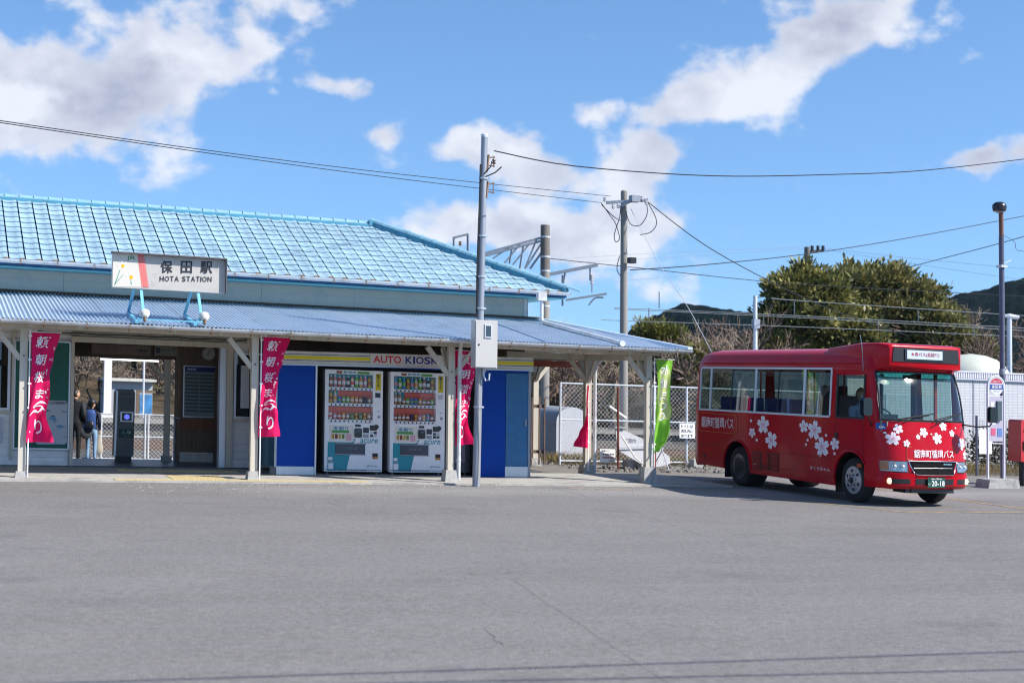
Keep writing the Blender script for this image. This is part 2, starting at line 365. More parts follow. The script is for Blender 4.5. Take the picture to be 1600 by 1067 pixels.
# cracks in the asphalt
b = MB()
def crack(p, q, seed, w=.012, n=26):
    p, q = Vector((*p, 0)), Vector((*q, 0)); L = []
    t = (q-p).normalized(); nn = Vector((-t.y, t.x, 0))
    for i in range(n+1):
        f_ = i/n; c = p.lerp(q, f_)+nn*(min(.06, .02+w*4)*mnoise.noise(Vector((f_*5, seed, 0)))+.015*mnoise.noise(Vector((f_*24, seed, 4)))); ww = w*(.5+.9*abs(mnoise.noise(Vector((f_*9, seed, 9)))))
        L.append((c-nn*ww, c+nn*ww))
    vs = [(a.x, a.y, .003) for pr in L for a in pr]; b.add(vs, [(2*i, 2*i+2, 2*i+3, 2*i+1) for i in range(n)])
crack((3.55, -12.2), (2.74, -16.9), 1, .0022, 40); crack((8.85, -.6), (8.5, -3.3), 4, .006, 20); crack((8.5, -3.3), (7.45, -8.9), 6, .0035, 40); crack((3.9, -4.0), (4.0, -4.8), 5, .006, 10); crack((2.35, -14.7), (2.22, -15.4), 8, .004, 12)
struct('asphalt_cracks', b, mat('crack', (.09, .085, .08), .9))

# ------------------------------------------------------------------ the station building
M_tile = mat('roof_tile_paint', (.315, .455, .535), .55, var=.13, scale=1.6, bump=.12, bscale=30, dirt=(.19, .235, .24), dscale=9, damt=.75, dthr=.54, rand=.09, world=True)
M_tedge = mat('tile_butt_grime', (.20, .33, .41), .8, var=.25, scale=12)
M_under = mat('roof_underlay', (.020, .09, .22), .8)
M_hip = mat('hip_cap_blue', (.06, .26, .38), .5, var=.15, scale=4, dirt=(.05, .13, .2), dscale=6, damt=.5)
M_ridge = mat('ridge_cap', (.21, .39, .48), .6, world=True, var=.12, scale=5, dirt=(.12, .25, .33), dscale=6, damt=.5)
M_corr = mat('corrugated_sheet', (.47, .56, .66), .42, var=.07, scale=3, rand=.05, dirt=(.33, .36, .38), dscale=4, damt=.5, dthr=.53, streak=False, world=True)
M_gut = mat('white_gutter', (.62, .64, .66), .5, var=.08, scale=4, dirt=(.30, .27, .22), dscale=3, damt=.6)
M_brk = mat('rusty_bracket', (.20, .13, .08), .8, var=.2, scale=20)
M_teal = mat('teal_board', (.50, .51, .46), .7, var=.05, scale=2, dirt=(.10, .2, .24), dscale=2, damt=.3)
M_teal2 = mat('teal_soffit', (.12, .38, .46), .7, var=.08)
M_cream = mat('cream_paint', (.56, .51, .42), .62, var=.09, scale=7, streak=True, bump=.15, bscale=18, dirt=(.30, .22, .13), dscale=4, damt=.75, dthr=.60)
M_wht = mat('white_clapboard', (.80, .78, .76), .65, var=.06, scale=5, dirt=(.35, .30, .24), dscale=3, damt=.5, dthr=.58)
M_soff = mat('soffit_white', (.60, .58, .52), .8, var=.08, scale=4, dirt=(.2, .17, .12), dscale=3, damt=.5)
M_dkw = mat('dark_timber', (.085, .055, .035), .7, var=.2, scale=6, streak=True)
M_brown = mat('brown_panel', (.16, .11, .075), .6, var=.12, scale=5, streak=True)
M_win = glass('window_glass', (.10, .11, .12), .25)
M_dark = flat('near_black', '#15161a', .5)
M_steel = mat('grey_steel', (.30, .32, .36), .45, .3, var=.12, scale=9, streak=True, dirt=(.22, .16, .11), dscale=5, damt=.4, dthr=.6)
M_alu = mat('aluminium', (.55, .57, .60), .35, .5, var=.05)

S = thing('station_building', 'old white timber railway station with pale blue tiled hip roof', 'station', (4.5, 3.0, 0))
XH, YE, YR, ZE, ZR = 10.42, 2.3, 5.45, 3.635, 5.02        # eave corner, eave, ridge
SL = math.hypot(YR-YE, ZR-ZE); ang = math.atan2(ZR-ZE, YR-YE)
def slope(x, t, h=0.0):     # t metres up the slope, h above it
    return (x, YE+t*math.cos(ang)-h*math.sin(ang), ZE+t*math.sin(ang)+h*math.cos(ang))
XL, XRR = -6.0, XH-(YR-YE)
# roof body under the tiles: a closed hip
b = MB(); e = .02
YB = 2*YR-YE
b.add([(XL, YE, ZE-.02), (XH, YE, ZE-.02), (XH, YB, ZE-.02), (XL, YB, ZE-.02), (XL, YR, ZR-.02), (XRR, YR, ZR-.02),
       (XL, YE, ZE-.10), (XH, YE, ZE-.10), (XH, YB, ZE-.10), (XL, YB, ZE-.10)],
      [(0, 1, 5, 4), (1, 2, 5), (2, 3, 4, 5), (0, 6, 7, 1), (1, 7, 8, 2), (2, 8, 9, 3), (9, 8, 7, 6), (0, 4, 3, 9, 6)])
b.build('roof_deck', M_under, S)
b = MB(); b.prism([(XL, YE+.02), (XH-.02, YE+.02), (XH-.02, YB), (XL, YB)], .02, 2, ZE-.13); b.build('soffit', M_teal2, S)
# tiles
NR = 12; PT = .275; ROW = SL/NR
prof = [(.0, .006), (.012, .001), (.06, .0), (.15, .0), (.168, .010), (.20, .013), (.249, .014)]
def tile(x0, row, clampx=None, jit=0.0):
    q = MB(); t0 = row*ROW-.02; t1 = t0+ROW+.03; vs = []
    for j, t in enumerate((t0, t0, t1)):
        for dx, h in prof:
            x = x0+dx
            hh = h + (.030 if j == 1 else .002 if j == 0 else .006) + (jit if j < 2 else 0)
            if clampx is not None:
                x = min(x, XH - t*math.cos(ang) - .02)
            vs.append(slope(x, t, hh))
    k_ = len(prof); fs = [(j*k_+i, j*k_+i+1, (j+1)*k_+i+1, (j+1)*k_+i) for j in (0, 1) for i in range(k_-1)]
    fs += [(k_, 2*k_, 0), (2*k_-1, k_-1, 3*k_-1)]
    q.add(vs, fs)
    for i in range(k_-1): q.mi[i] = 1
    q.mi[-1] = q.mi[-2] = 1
    return q
cells = []
x = XH-PT*60
for c in range(60):
    x0 = XH-.10-PT*(c+1)
    if x0 < XL: break
    for r in range(NR):
        xe = XH-(r*ROW)*math.cos(ang)
        if x0 > xe-.06: continue
        cells.append((x0, r, x0+PT > xe-ROW*math.cos(ang)-.05))
vis = [c for c in cells if c[0] > -.62]
# the nearest ones are single tiles, the rest one part
def scale_of(c):
    p_ = Vector(slope(c[0], c[1]*ROW)); return (p_-Vector(CAM['c'])).dot(F)
vis.sort(key=scale_of); single = vis[:300]; rest = vis[300:]+[c for c in cells if c[0] <= -.62]
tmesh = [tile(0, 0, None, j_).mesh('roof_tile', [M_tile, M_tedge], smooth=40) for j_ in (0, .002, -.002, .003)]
for x0, r, cl in single:
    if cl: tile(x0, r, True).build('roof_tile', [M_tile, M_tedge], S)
    else:
        p0, p1 = slope(0, 0), slope(0, r*ROW)
        o = inst(rnd.choice(tmesh), 'roof_tile', S, (x0+rnd.uniform(-.0015, .0015), p1[1]-p0[1], p1[2]-p0[2]))
        pass
b = MB()
for x0, r, cl in rest:
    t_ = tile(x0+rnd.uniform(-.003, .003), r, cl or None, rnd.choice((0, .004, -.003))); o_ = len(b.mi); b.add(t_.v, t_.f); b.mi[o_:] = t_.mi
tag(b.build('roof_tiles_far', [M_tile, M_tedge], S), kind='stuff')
# eave end pieces: small dark gaps with plaster under the lowest course
b = MB()
for c in range(48):
    x0 = XH-.10-PT*(c+1); b.box(x0+.18, x0+.26, YE-.035, YE, ZE-.01, ZE+.035)
tag(b.build('eave_tile_ends', M_brk, S), kind='stuff')
# ridge: three stacked courses and round caps
b = MB(); b.box(XL, XRR+.12, YR-.15, YR+.15, ZR-.10, ZR+.012); b.build('ridge_base', M_hip, S)
b = MB(); b.box(XL, XRR+.14, YR-.13, YR+.13, ZR+.014, ZR+.032); b.build('ridge_course', M_ridge, S)
def cap_mesh(L, r=.105, nm='ridge_tile', mm=None):
    q = MB(); n = 7
    vs = []
    for x_, rr in ((0, r+.014), (.035, r+.014), (.036, r), (L, r-.004)):
        for i in range(n+1):
            a = math.pi*i/n; vs.append((x_, -rr*math.cos(a), rr*.85*math.sin(a)))
    q.add(vs, [(j*(n+1)+i, j*(n+1)+i+1, (j+1)*(n+1)+i+1, (j+1)*(n+1)+i) for j in range(3) for i in range(n)]); q.add(vs[:n+1], [tuple(range(n+1))])
    q.add(vs[-n-1:], [tuple(range(n, -1, -1))]); return q.mesh(nm, mm or M_ridge, smooth=50)
cm_ = cap_mesh(.285, .075)
x = XRR-.02
while x > -1.0:
    inst(cm_, 'ridge_tile', S, (x-.27, YR, ZR+.032), (0, rnd.uniform(-.006, .006), 0)); x -= .272
# hip: stepped deep blue courses down to the corner with pale round caps
def hip_pt(t, h=0.0, side=0.0):   # t 0 at ridge end .. 1 at corner
    p_ = Vector((XRR, YR, ZR)).lerp(Vector((XH, YE, ZE)), t); sd = Vector((1, 1, 0)).normalized()*side
    return p_+Vector((0, 0, h))+sd
HL = (Vector((XRR, YR, ZR))-Vector((XH, YE, ZE))).length
b = MB()
for k_ in range(14):
    t0, t1 = k_/14, (k_+1.06)/14; dh = .012 if k_ % 2 else 0
    b.bar(hip_pt(t0, .02+dh), hip_pt(min(t1, 1.0), .02), .22, .11)
b.build('hip_base', M_hip, S)
b = MB(); b.bar(hip_pt(0, .092), hip_pt(1.0, .088), .24, .018); b.build('hip_course', M_ridge, S)
hm = cap_mesh(.33, .07, 'hip_tile', M_ridge)
hv = (hip_pt(1)-hip_pt(0)).normalized(); rot = hv.to_track_quat('X', 'Z').to_euler()
n_h = int(HL/.31)
for k_ in range(n_h+1):
    p_ = hip_pt(k_*.31/HL, .10); inst(hm, 'hip_tile', S, p_, rot)
b = MB(); b.box(XRR-.08, XRR+.16, YR-.16, YR+.16, ZR-.02, ZR+.09); b.build('ridge_end_block', M_hip, S)
# upper gutter with brackets
def gutter(mb, x0, x1, y, z, r=.062, n=6):
    vs = []; 
    for x_ in (x0, x1):
        for i in range(n+1):
            a = math.pi*i/n; vs.append((x_, y-r*math.cos(a), z-r*math.sin(a)*1.05))
        for i in range(n, -1, -1):
            a = math.pi*i/n; vs.append((x_, y-(r-.006)*math.cos(a), z-(r-.006)*math.sin(a)*1.05))
    k_ = 2*(n+1); mb.add(vs, [(i, (i+1) % k_, k_+(i+1) % k_, k_+i) for i in range(k_)]+[tuple(range(k_-1, -1, -1)), tuple(range(k_, 2*k_))])
b = MB(); gutter(b, XL, XH+.05, YE-.06, ZE-.0); b.build('upper_gutter', M_gut, S, smooth=50)
q = MB(); q.bar((0, -.07, .01), (0, -.07, -.07), .012, .012); q.bar((0, -.07, -.07), (0, .1, -.09), .012, .012); bm_ = q.mesh('gutter_bracket', M_brk)
for i in range(20): inst(bm_, 'gutter_bracket', S, (XH-.45-.62*i, YE-.06, ZE))
# upper wall between the two roofs, in boards with joints
b = MB(); b.box(-6, 9.84, 3.03, 7.85, 2.9, ZE-.13); b.build('upper_wall', M_dkw, S)
pan = MB(); pan.box(0, 1.795, 3.0, 3.03, 3.16, 3.475); pm = pan.mesh('wall_panel', M_teal, (0, 0, 0))
pan = MB(); pan.box(0, 1.795, 2.997, 3.03, 3.36, ZE-.125); pm2 = pan.mesh('wall_panel', M_teal, (0, 0, 0))
for i in range(8):
    x0 = 9.84-1.8*(i+1)
    q = MB(); q.box(0, 1.796, 0, .03, 3.13, 3.352); q.box(0, 1.796, .002, .03, 3.354, ZE-.13)
    o = inst(q.mesh('wall_panel', M_teal), 'wall_panel', S, (x0, 3.0, 0))
b = MB(); b.box(9.79, 9.85, 2.98, 3.0, 3.1, ZE-.13); b.box(9.842, 9.87, 2.98, 7.9, 2.9, ZE-.13); b.build('corner_board', M_gut, S)
# canopy
def can_z(y): return 2.525+.158*(y+.62)
def hipx(y): return 10.15+(3-y)*(1.43/3.62)
def corr_panel(x0, w, up, xmax=None):
    q = MB(); n = int(round(w/.0682*8)); ys = [3.0, 1.7, .4, -.63]
    vs = []; cols = 0; nx = n+1
    for y in ys:
        for i in range(nx):
            x_ = x0+w*i/n; h = .018*math.cos(2*math.pi*x_/.0682)
            xx = min(x_, hipx(y)) if xmax else x_
            vs.append((xx, y, can_z(y)+h+up))
    for i in range(nx):   # thin edge at the front
        x_ = x0+w*i/n; h = .018*math.cos(2*math.pi*x_/.0682); xx = min(x_, hipx(-.63)) if xmax else x_
        vs.append((xx, -.63, can_z(-.63)+h+up-.004))
    fs = [(j*nx+i, (j+1)*nx+i, (j+1)*nx+i+1, j*nx+i+1) for j in range(4) for i in range(nx-1)]
    q.add(vs, fs); return q
i = 0; x0 = -3.05
while x0 < 11.65:
    q = corr_panel(x0, .682, .006*(i % 2), x0+.69 > hipx(3)); q.build('canopy_sheet', M_corr, S, smooth=70); x0 += .62; i += 1
# right-hand slope of the canopy
b = MB(); q = []
vs = []
NB = 60
for i in range(NB+1):
    y = -.63+(7.2+.63)*i/NB; zt = can_z(min(y, 3.0)); xt = hipx(min(y, 3.0)); vs += [(xt, y, zt+.006*math.cos(i*math.pi)), (hipx(-.63)+.02, y, can_z(-.63)+.006*math.cos(i*math.pi))]
b.add(vs, [(2*i, 2*i+1, 2*i+3, 2*i+2) for i in range(NB)]); b.build('side_canopy_sheet', M_corr, S)
b = MB(); b.bar((hipx(3)-.02, 3.05, can_z(3)+.025), (hipx(-.63)+.02, -.67, can_z(-.63)+.022), .13, .045); b.build('canopy_hip_flashing', mat('flashing', (.52, .62, .74), .4), S)
b = MB(); b.bar((-6, 3.0, can_z(3)+.03), (10.15, 3.0, can_z(3)+.03), .06, .05); b.build('wall_flashing', M_dkw, S)
b = MB(); gutter(b, -6, hipx(-.63)+.05, -.67, 2.510, .055); b.build('canopy_gutter', M_gut, S, smooth=50)
for i in range(19): inst(bm_, 'gutter_bracket', S, (11.3-.65*i, -.67, 2.505))
# canopy ceiling, rafters, beams
b = MB(); b.add([(-6, -.58, can_z(-.58)-.05), (hipx(-.58)-.1, -.58, can_z(-.58)-.05), (10.2, 3, can_z(3)-.05), (-6, 3, can_z(3)-.05),
                 (-6, -.58, can_z(-.58)-.03), (hipx(-.58)-.1, -.58, can_z(-.58)-.03), (10.2, 3, can_z(3)-.03), (-6, 3, can_z(3)-.03)], [(0, 1, 2, 3), (7, 6, 5, 4), (0, 4, 5, 1), (1, 5, 6, 2)])
b.build('canopy_ceiling', M_soff, S)
b = MB(); b.add([(10.15, 3, can_z(3)-.05), (10.15, 7.1, can_z(3)-.05), (11.6, 7.1, 2.5), (11.5, -.58, 2.48), (10.15, 3, can_z(3)-.03)], [(0, 1, 2, 3)]); b.build('side_ceiling', M_soff, S)
for i in range(20):
    x_ = -2.9+.74*i
    if x_ > 11.3: break
    ya = 2.98 if x_ < 10.1 else 3-(x_-10.15)/(1.5/3.85)
    q = MB(); q.bar((x_, -.58, can_z(-.58)-.085), (x_, ya, can_z(ya)-.085), .045, .07); q.build('rafter', M_cream, S)
for (y0, nm) in ((1.35, 'purlin'),):
    q = MB(); q.bar((-6, y0, can_z(y0)-.16), (10.6, y0, can_z(y0)-.16), .05, .08); q.build(nm, M_cream, S)
b = MB(); b.box(-6, 11.3, -.05, .05, 2.40, 2.475); b.build('front_beam', M_cream, S)
b = MB(); b.box(11.03, 11.14, .06, 7.1, 2.31, 2.43); b.box(9.9, 11.3, 5.45, 5.56, 2.20, 2.31); b.box(9.3, 11.0, 2.68, 2.79, 2.31, 2.43); b.build('side_beam', M_cream, S)
b = MB(); b.box(9.9, 11.35, 3.6, 3.66, 2.16, 2.29); b.build('red_beam', mat('faded_red_board', (.30, .08, .05), .7, var=.2), S)
def post(x, y, h=2.40, brs=('l',), foot=(.19, .10), w=.115, zf=.03):
    q = MB(); q.box(x-w/2, x+w/2, y-w/2, y+w/2, zf+foot[1], h); p_ = q.build('canopy_post', M_cream, S)
    fw, fh = foot; q = MB(); a, c_ = fw/2*1.12, fw/2*.9
    q.add([(x-a, y-a, zf-.03), (x+a, y-a, zf-.03), (x+a, y+a, zf-.03), (x-a, y+a, zf-.03), (x-c_, y-c_, zf+fh), (x+c_, y-c_, zf+fh), (x+c_, y+c_, zf+fh), (x-c_, y+c_, zf+fh)],
          [(0, 3, 2, 1), (4, 5, 6, 7), (0, 1, 5, 4), (1, 2, 6, 5), (2, 3, 7, 6), (3, 0, 4, 7)]); o = q.build('footing', M_conc2, p_)
    o.location = (0, 0, 0)
    for k_ in brs:
        dx, dy = {'l': (-1, 0), 'r': (1, 0), 'b': (0, 1), 'f': (0, -1)}[k_]
        q = MB(); q.bar((x+dx*.05, y+dy*.05, h-.50), (x+dx*.44, y+dy*.44, h-.02), .07, .08); q.build('brace', M_cream, p_)
        q = MB(); q.lathe((x-.0, y-w/2-.003, h-.44), [(.012, 0), (.012, .012)], 8, (0, -1, 0)); q.build('bolt', M_brk, p_)
    return p_
ORGfix = ORG
for args in [(-3.69, 0, 2.40, ('l', 'b')), (.0, 0, 2.40, ('l', 'b')), (3.70, 0, 2.40, ('l', 'b'), (.2, .14)), (7.19, 0, 2.40, ('l', 'r', 'b'), (.22, .2)), (11.08, 0, 2.40, ('l', 'b'), (.25, .30)),
             (11.08, 2.72, 2.40, ('l', 'f', 'b'), (.25, .16), .13), (11.08, 5.5, 2.40, ('l', 'r', 'f'), (.22, .15), .12)]:
    post(*args)
# front wall, Y = 3
def wbox(nm, m_, x0, x1, z0, z1, y0=3.0, y1=3.12, parent=None):
    q = MB(); q.box(x0, x1, y0, y1, z0, z1); return q.build(nm, m_, parent or S)
def boards(x0, x1, z0, z1, n, y=3.0, m_=None):
    h = (z1-z0)/n
    for i in range(n):
        q = MB(); zb = z0+h*i
        q.add([(x0, y-.022, zb), (x1, y-.022, zb), (x1, y-.006, zb+h-.010), (x0, y-.006, zb+h-.010), (x0, y+.01, zb), (x1, y+.01, zb), (x1, y+.01, zb+h-.010), (x0, y+.01, zb+h-.010)],
              [(0, 1, 2, 3), (0, 4, 5, 1), (3, 2, 6, 7), (1, 5, 6, 2), (0, 3, 7, 4)]); q.build('wall_board', m_ or M_wht, S)
wbox('wall', M_wht, -6, 1.0, .04, 2.93, 3.01, 3.14); wbox('wall', M_wht, 3.92, 9.84, .04, 2.93, 3.01, 3.14)
wbox('wall', M_dkw, 9.7, 9.84, .04, 2.93, 3.15, 7.85)
wbox('wall', M_dkw, .86, 1.0, .04, 2.93, 3.15, 5.2); wbox('wall', M_brown, 3.86, 3.98, .04, 2.93, 3.15, 5.2)
boards(-6, -.02, .07, .95, 6); boards(-6, -1.2, .95, 2.25, 9); boards(-6, 1.0, 2.42, 2.86, 3); boards(3.92, 4.9, .07, .90, 6); wbox('lintel_wall', M_dkw, 4.2, 9.8, 2.0, 2.94, 2.96, 3.06)
boards(.02, .98, .07, .30, 2)
wbox('plinth_board', M_wht, -6, .98, .04, .125, 2.955, 2.99); wbox('plinth_board', M_wht, 3.92, 4.9, .04, .125, 2.955, 2.99)
# left window
def window(x0, x1, z0, z1, bars=1):
    f_ = MB(); t = .045
    f_.box(x0, x1, 2.95, 2.99, z0, z0+t); f_.box(x0, x1, 2.95, 2.99, z1-t, z1); f_.box(x0, x0+t, 2.951, 2.989, z0+t, z1-t); f_.box(x1-t, x1, 2.951, 2.989, z0+t, z1-t)
    for i in range(1, bars): f_.box(x0+(x1-x0)*i/bars-.02, x0+(x1-x0)*i/bars+.02, 2.952, 2.988, z0+t, z1-t)
    w_ = f_.build('window', M_alu, S)
    q = MB(); q.box(x0+t, x1-t, 2.970, 2.974, z0+t, z1-t); q.build('pane', M_win, w_)
    q = MB(); q.box(x0+t, x1-t, 2.984, 2.988, z0+t, z1-t); q.build('dark_room_behind', M_dark, w_)
    return w_
window(-1.15, -.04, 1.0, 2.25, 2); wbox('window_sill', M_cream, -1.2, -.02, .95, .995, 2.92, 2.99)
wn = window(3.93, 4.75, .95, 2.19, 1)
q = MB(); q.box(4.06, 4.22, 2.960, 2.966, 1.15, 1.95); q.build('paper_notice', flat('paper', '#c9ccd2'), wn); wbox('window_sill', M_cream, 3.91, 4.8, .905, .948, 2.92, 2.99)
for x_ in (-.02,): wbox('mullion_post', M_cream, x_-.0, x_+.045, .13, 2.42, 2.93, 3.0)
wbox('door_jamb', M_cream, .985, 1.045, .04, 2.30, 2.90, 3.14); wbox('door_jamb', M_alu, 3.665, 3.745, .04, 2.26, 2.93, 3.14); wbox('door_jamb', M_cream, 3.79, 3.905, .04, 2.30, 2.90, 3.14)
wbox('door_header', M_cream, .985, 3.905, 2.26, 2.36, 2.89, 3.10)
wbox('lintel_wall', M_soff, -1.2, 4.2, 2.37, 2.94, 2.985, 3.06)
# wooden inner wall of the passage with grooves
for i in range(9):
    q = MB(); x0 = 3.19+.083*i; q.box(x0, x0+.079, 4.60, 4.65, .22, 2.93); q.build('panel_board', M_brown, S)
wbox('inner_skirting', M_soff, 3.15, 3.86, .04, .215, 4.57, 4.65); wbox('inner_post', M_brown, 3.10, 3.20, .04, 2.93, 4.55, 4.65); wbox('inner_door_frame', M_alu, 3.745, 3.79, .04, 2.26, 2.96, 3.1)
wbox('wooden_rail', mat('red_wood', (.20, .075, .035), .6, var=.2, streak=True), 3.205, 3.86, .66, .87, 4.585, 4.598)
wbox('inner_header', M_dkw, 1.0, 3.2, 2.02, 2.93, 4.62, 4.70); wbox('passage_ceiling', M_soff, 1.0, 3.86, 2.60, 2.64, 3.15, 5.2)
wbox('inner_beam', M_dkw, 1.0, 3.86, 2.28, 2.6, 3.9, 3.98)
# platform-side posts with braces
for x_ in (2.98,):
    q = MB(); q.box(x_-.055, x_+.055, 4.72, 4.83, .14, 2.9); pp = q.build('inner_canopy_post', M_cream, S)
    q = MB(); q.box(x_-.09, x_+.09, 4.68, 4.87, .04, .14); q.build('footing', M_conc2, pp)
    for d_ in (-1, 1): q = MB(); q.bar((x_+d_*.04, 4.775, 1.62), (x_+d_*.42, 4.775, 2.04), .07, .07); q.build('brace', M_cream, pp)
# downpipe from the upper gutter across the canopy
q = MB(); q.box(9.74, 9.92, 2.12, 2.26, 3.44, 3.60); q.tube([(9.84, 2.19, 3.45), (9.84, 2.19, can_z(2.19)+.10), (9.86, 2.1, can_z(2.1)+.05)], .034, 10)
q.tube([(9.86, 2.1, can_z(2.1)+.05), (10.25, -.62, can_z(-.62)+.05)], .045, 10); q.lathe((10.25, -.60, can_z(-.6)+.05), [(.055, -.03), (.055, .03)], 10, (0, 1, 0)); q.build('roof_downpipe', M_gut, S, smooth=40)
for (xp, yp, top) in ((7.285, -.09, 2.5), (11.19, 2.68, 2.36)):
    q = MB(); q.tube([(xp, yp-.2 if yp < 1 else yp-.5, top), (xp+.02, yp-.1, top-.12), (xp+.04, yp, top-.3), (xp+.04, yp, .05)], .035, 10)
    q.tube([(xp+.04, yp, 1.05), (xp+.04, yp, 1.15)], .042, 10)
    for z_ in (.4, 1.3, 2.0): q.lathe((xp+.04, yp, z_), [(.042, 0), (.042, .02)], 10)
    q.build('downpipe', M_gut, S, smooth=40)
# cable run under the ceiling
q = MB(); q.tube([(.4+.35*i, 2.93, 2.43-.03*math.sin(i*1.4)**2) for i in range(12)], .010, 5); q.build('electric_cable', M_dark, S)
q = MB(); q.tube([(4.6+.3*i, 2.9, 2.52-.07*math.sin(i*.8)**2) for i in range(14)], .014, 5); q.build('electric_cable', M_dark, S)
for x_ in (5.4, 6.3, 7.2): q = MB(); q.box(x_, x_+.1, 2.0, 2.12, 2.74, 2.86); q.build('ceiling_box', M_dkw, S)

q = MB(); rr = random.Random(15)
for i in range(900):
    x_ = rr.uniform(1.5, 10.5); y_ = -.62-abs(rr.gauss(0, .9)); s_ = rr.uniform(.006, .017); n = 4
    vs = [(x_+s_*math.cos(a*1.57+i)*rr.uniform(.7, 1.2), y_+s_*math.sin(a*1.57+i)*rr.uniform(.7, 1.2), .001) for a in range(n)]; vs += [(x_+(p[0]-x_)*.6, y_+(p[1]-y_)*.6, s_*.7) for p in vs]; q.add(vs, [(i_, (i_+1) % n, n+(i_+1) % n, n+i_) for i_ in range(n)]+[tuple(range(n, 2*n))])
tag(q.build('loose_grit', mat('grit_stone', (.34, .32, .29), .9, var=.4, scale=30)), kind='stuff')
# ------------------------------------------------------------------ station name sign on the canopy
M_signp = mat('weathered_sign', (.52, .49, .45), .7, var=.10, scale=3, streak=False, dirt=(.28, .26, .24), dscale=3, damt=.6, dthr=.52)
M_art = flat('sign_art_ground', '#d9d2c6'); M_blk = flat('lettering_dark', '#23262e', .6); M_grn = flat('sign_green', '#1f8a4c')
M_red = flat('sign_red', '#d9605c'); M_redl = flat('sign_pink', '#f0b8b0'); M_wpet = flat('petal_white', '#f7f5f5'); M_ylw = flat('flower_yellow', '#e8b62a')
M_lblue = mat('light_blue_steel', (.16, .46, .62), .5, var=.15, scale=8, dirt=(.10, .12, .12), dscale=6, damt=.6, dthr=.55)
N = thing('station_name_sign', 'long weathered station name sign with flower painting standing on the canopy roof', 'sign', (2.2, -.2, 2.65))
YS = -.27
b = MB(); b.box(1.32, 3.135, YS+.004, YS+.14, 3.11, 3.66); b.build('sign_panel', M_signp, N)
b = MB(); b.prism([(YS-.10, 3.685), (YS+.16, 3.70), (YS+.16, 3.664), (YS-.10, 3.664)], 1.84, 0, 1.305); b.box(3.137, 3.150, YS-.08, YS+.15, 3.10, 3.662)
b.build('sign_hood', mat('hood_brown', (.12, .11, .12), .6), N)
def SP(x, y, d=.0): return (1.32+(x-120)/1345*1.815, YS-d, 3.66-((y-(150+(x-120)*.045))/392)*.55)
def spoly(pts, nm, m_, d): q = MB(); q.add([SP(x, y, d) for x, y in pts], [tuple(range(len(pts)))[::-1]]); return q.build(nm, m_, N)
spoly([(122, 152), (405, 158), (466, 538), (122, 538)], 'flower_panel', M_art, .0015)
spoly([(402, 160), (482, 162), (546, 540), (464, 538)], 'red_band', M_red, .003)
q = MB()
for i in range(15):
    for j in (0, 1, 2):
        cx = 412+i*4.3+j*27+(i % 2)*7; cyy = 172+i*25; q.add([SP(cx, cyy-8, .004), SP(cx+9, cyy, .004), SP(cx, cyy+8, .004), SP(cx-9, cyy, .004)], [(3, 2, 1, 0)])
q.build('band_pattern', M_redl, N)
q = MB()
for cx, cyy, rr in ((235, 296, 62), (335, 420, 66)):
    for k_ in range(6):
        a = k_*math.pi/3+.3; ux, uy = math.cos(a), math.sin(a); q.add([SP(cx+ux*t*rr-uy*w*rr, cyy+uy*t*rr+ux*w*rr, .003+.0003*k_) for t, w in ((.1, .0), (.5, .26), (.85, .2), (1.1, 0), (.85, -.2), (.5, -.26))], [(5, 4, 3, 2, 1, 0)])
q.build('painted_petals', mat('petal_tint', (.80, .80, .88), .7, var=.15, scale=30), N)
q = MB()
for cx, cyy, rr in ((238, 296, 24), (338, 426, 26)): q.add([SP(cx+rr*math.cos(a*.7854), cyy+rr*math.sin(a*.7854), .006) for a in range(8)], [tuple(range(8))[::-1]])
q.build('painted_flower_centres', M_ylw, N)
q = MB()
for p0, p1 in (((205, 345), (145, 518)), ((245, 395), (150, 505)), ((335, 450), (340, 512))):
    q.add([SP(p0[0]-4, p0[1], .0035), SP(p0[0]+4, p0[1], .0035), SP(p1[0]+5, p1[1], .0035), SP(p1[0]-5, p1[1], .0035)], [(3, 2, 1, 0)])
q.build('painted_stems', flat('stem_green', '#2f9079'), N)
def sletter(mb, s, x0, y0, x1, y1, **k): return put_text(mb, s, lambda a, bb: SP(x0+(x1-x0)*a, y1+(y0-y1)*bb-((x1-x0)*a)*.0, .004), **k)
q = MB(); sletter(q, 'JR', 280, 182, 384, 236, bold=.02); q.build('railway_logo', M_grn, N)
for s_, x0, x1 in (('保', 683, 820), ('田', 925, 1055), ('駅', 1160, 1300)): q = MB(); sletter(q, s_, x0, 232, x1, 372, bold=.028); q.build('letter', M_blk, N)
letters(N, 'HOTASTATION', [b_ for i_, b_ in enumerate(spans((.95, 1.05, .85, 1.0, .35, .85, .85, 1.0, .85, .22, 1.05, .95), .22)) if i_ != 4], lambda a, bb: SP(675+622*a, 468-60*bb, .004), M_blk, .012)
for xr in (1.66, 2.58):
    q = MB(); q.bar((xr, .42, can_z(.42)+.05), (xr, -.72, can_z(-.72)+.05), .05, .05); q.build('base_rail', M_lblue, N)
    q = MB(); q.bar((xr, .40, can_z(.4)+.06), (xr+.02, YS+.12, 3.12), .045, .03); q.build('strut', M_lblue, N)
    q = MB(); q.bar((xr+.12, -.55, can_z(-.55)+.16), (xr+.12, YS+.06, 3.12), .045, .03); q.bar((xr+.12, -.56, can_z(-.56)+.16), (xr+.03, -.66, can_z(-.66)+.05), .04, .03); q.build('strut', M_lblue, N)
q = MB(); q.bar((1.7, -.66, can_z(-.66)+.085), (2.75, -.66, can_z(-.66)+.085), .02, .02); q.build('tie_rod', M_lblue, N)
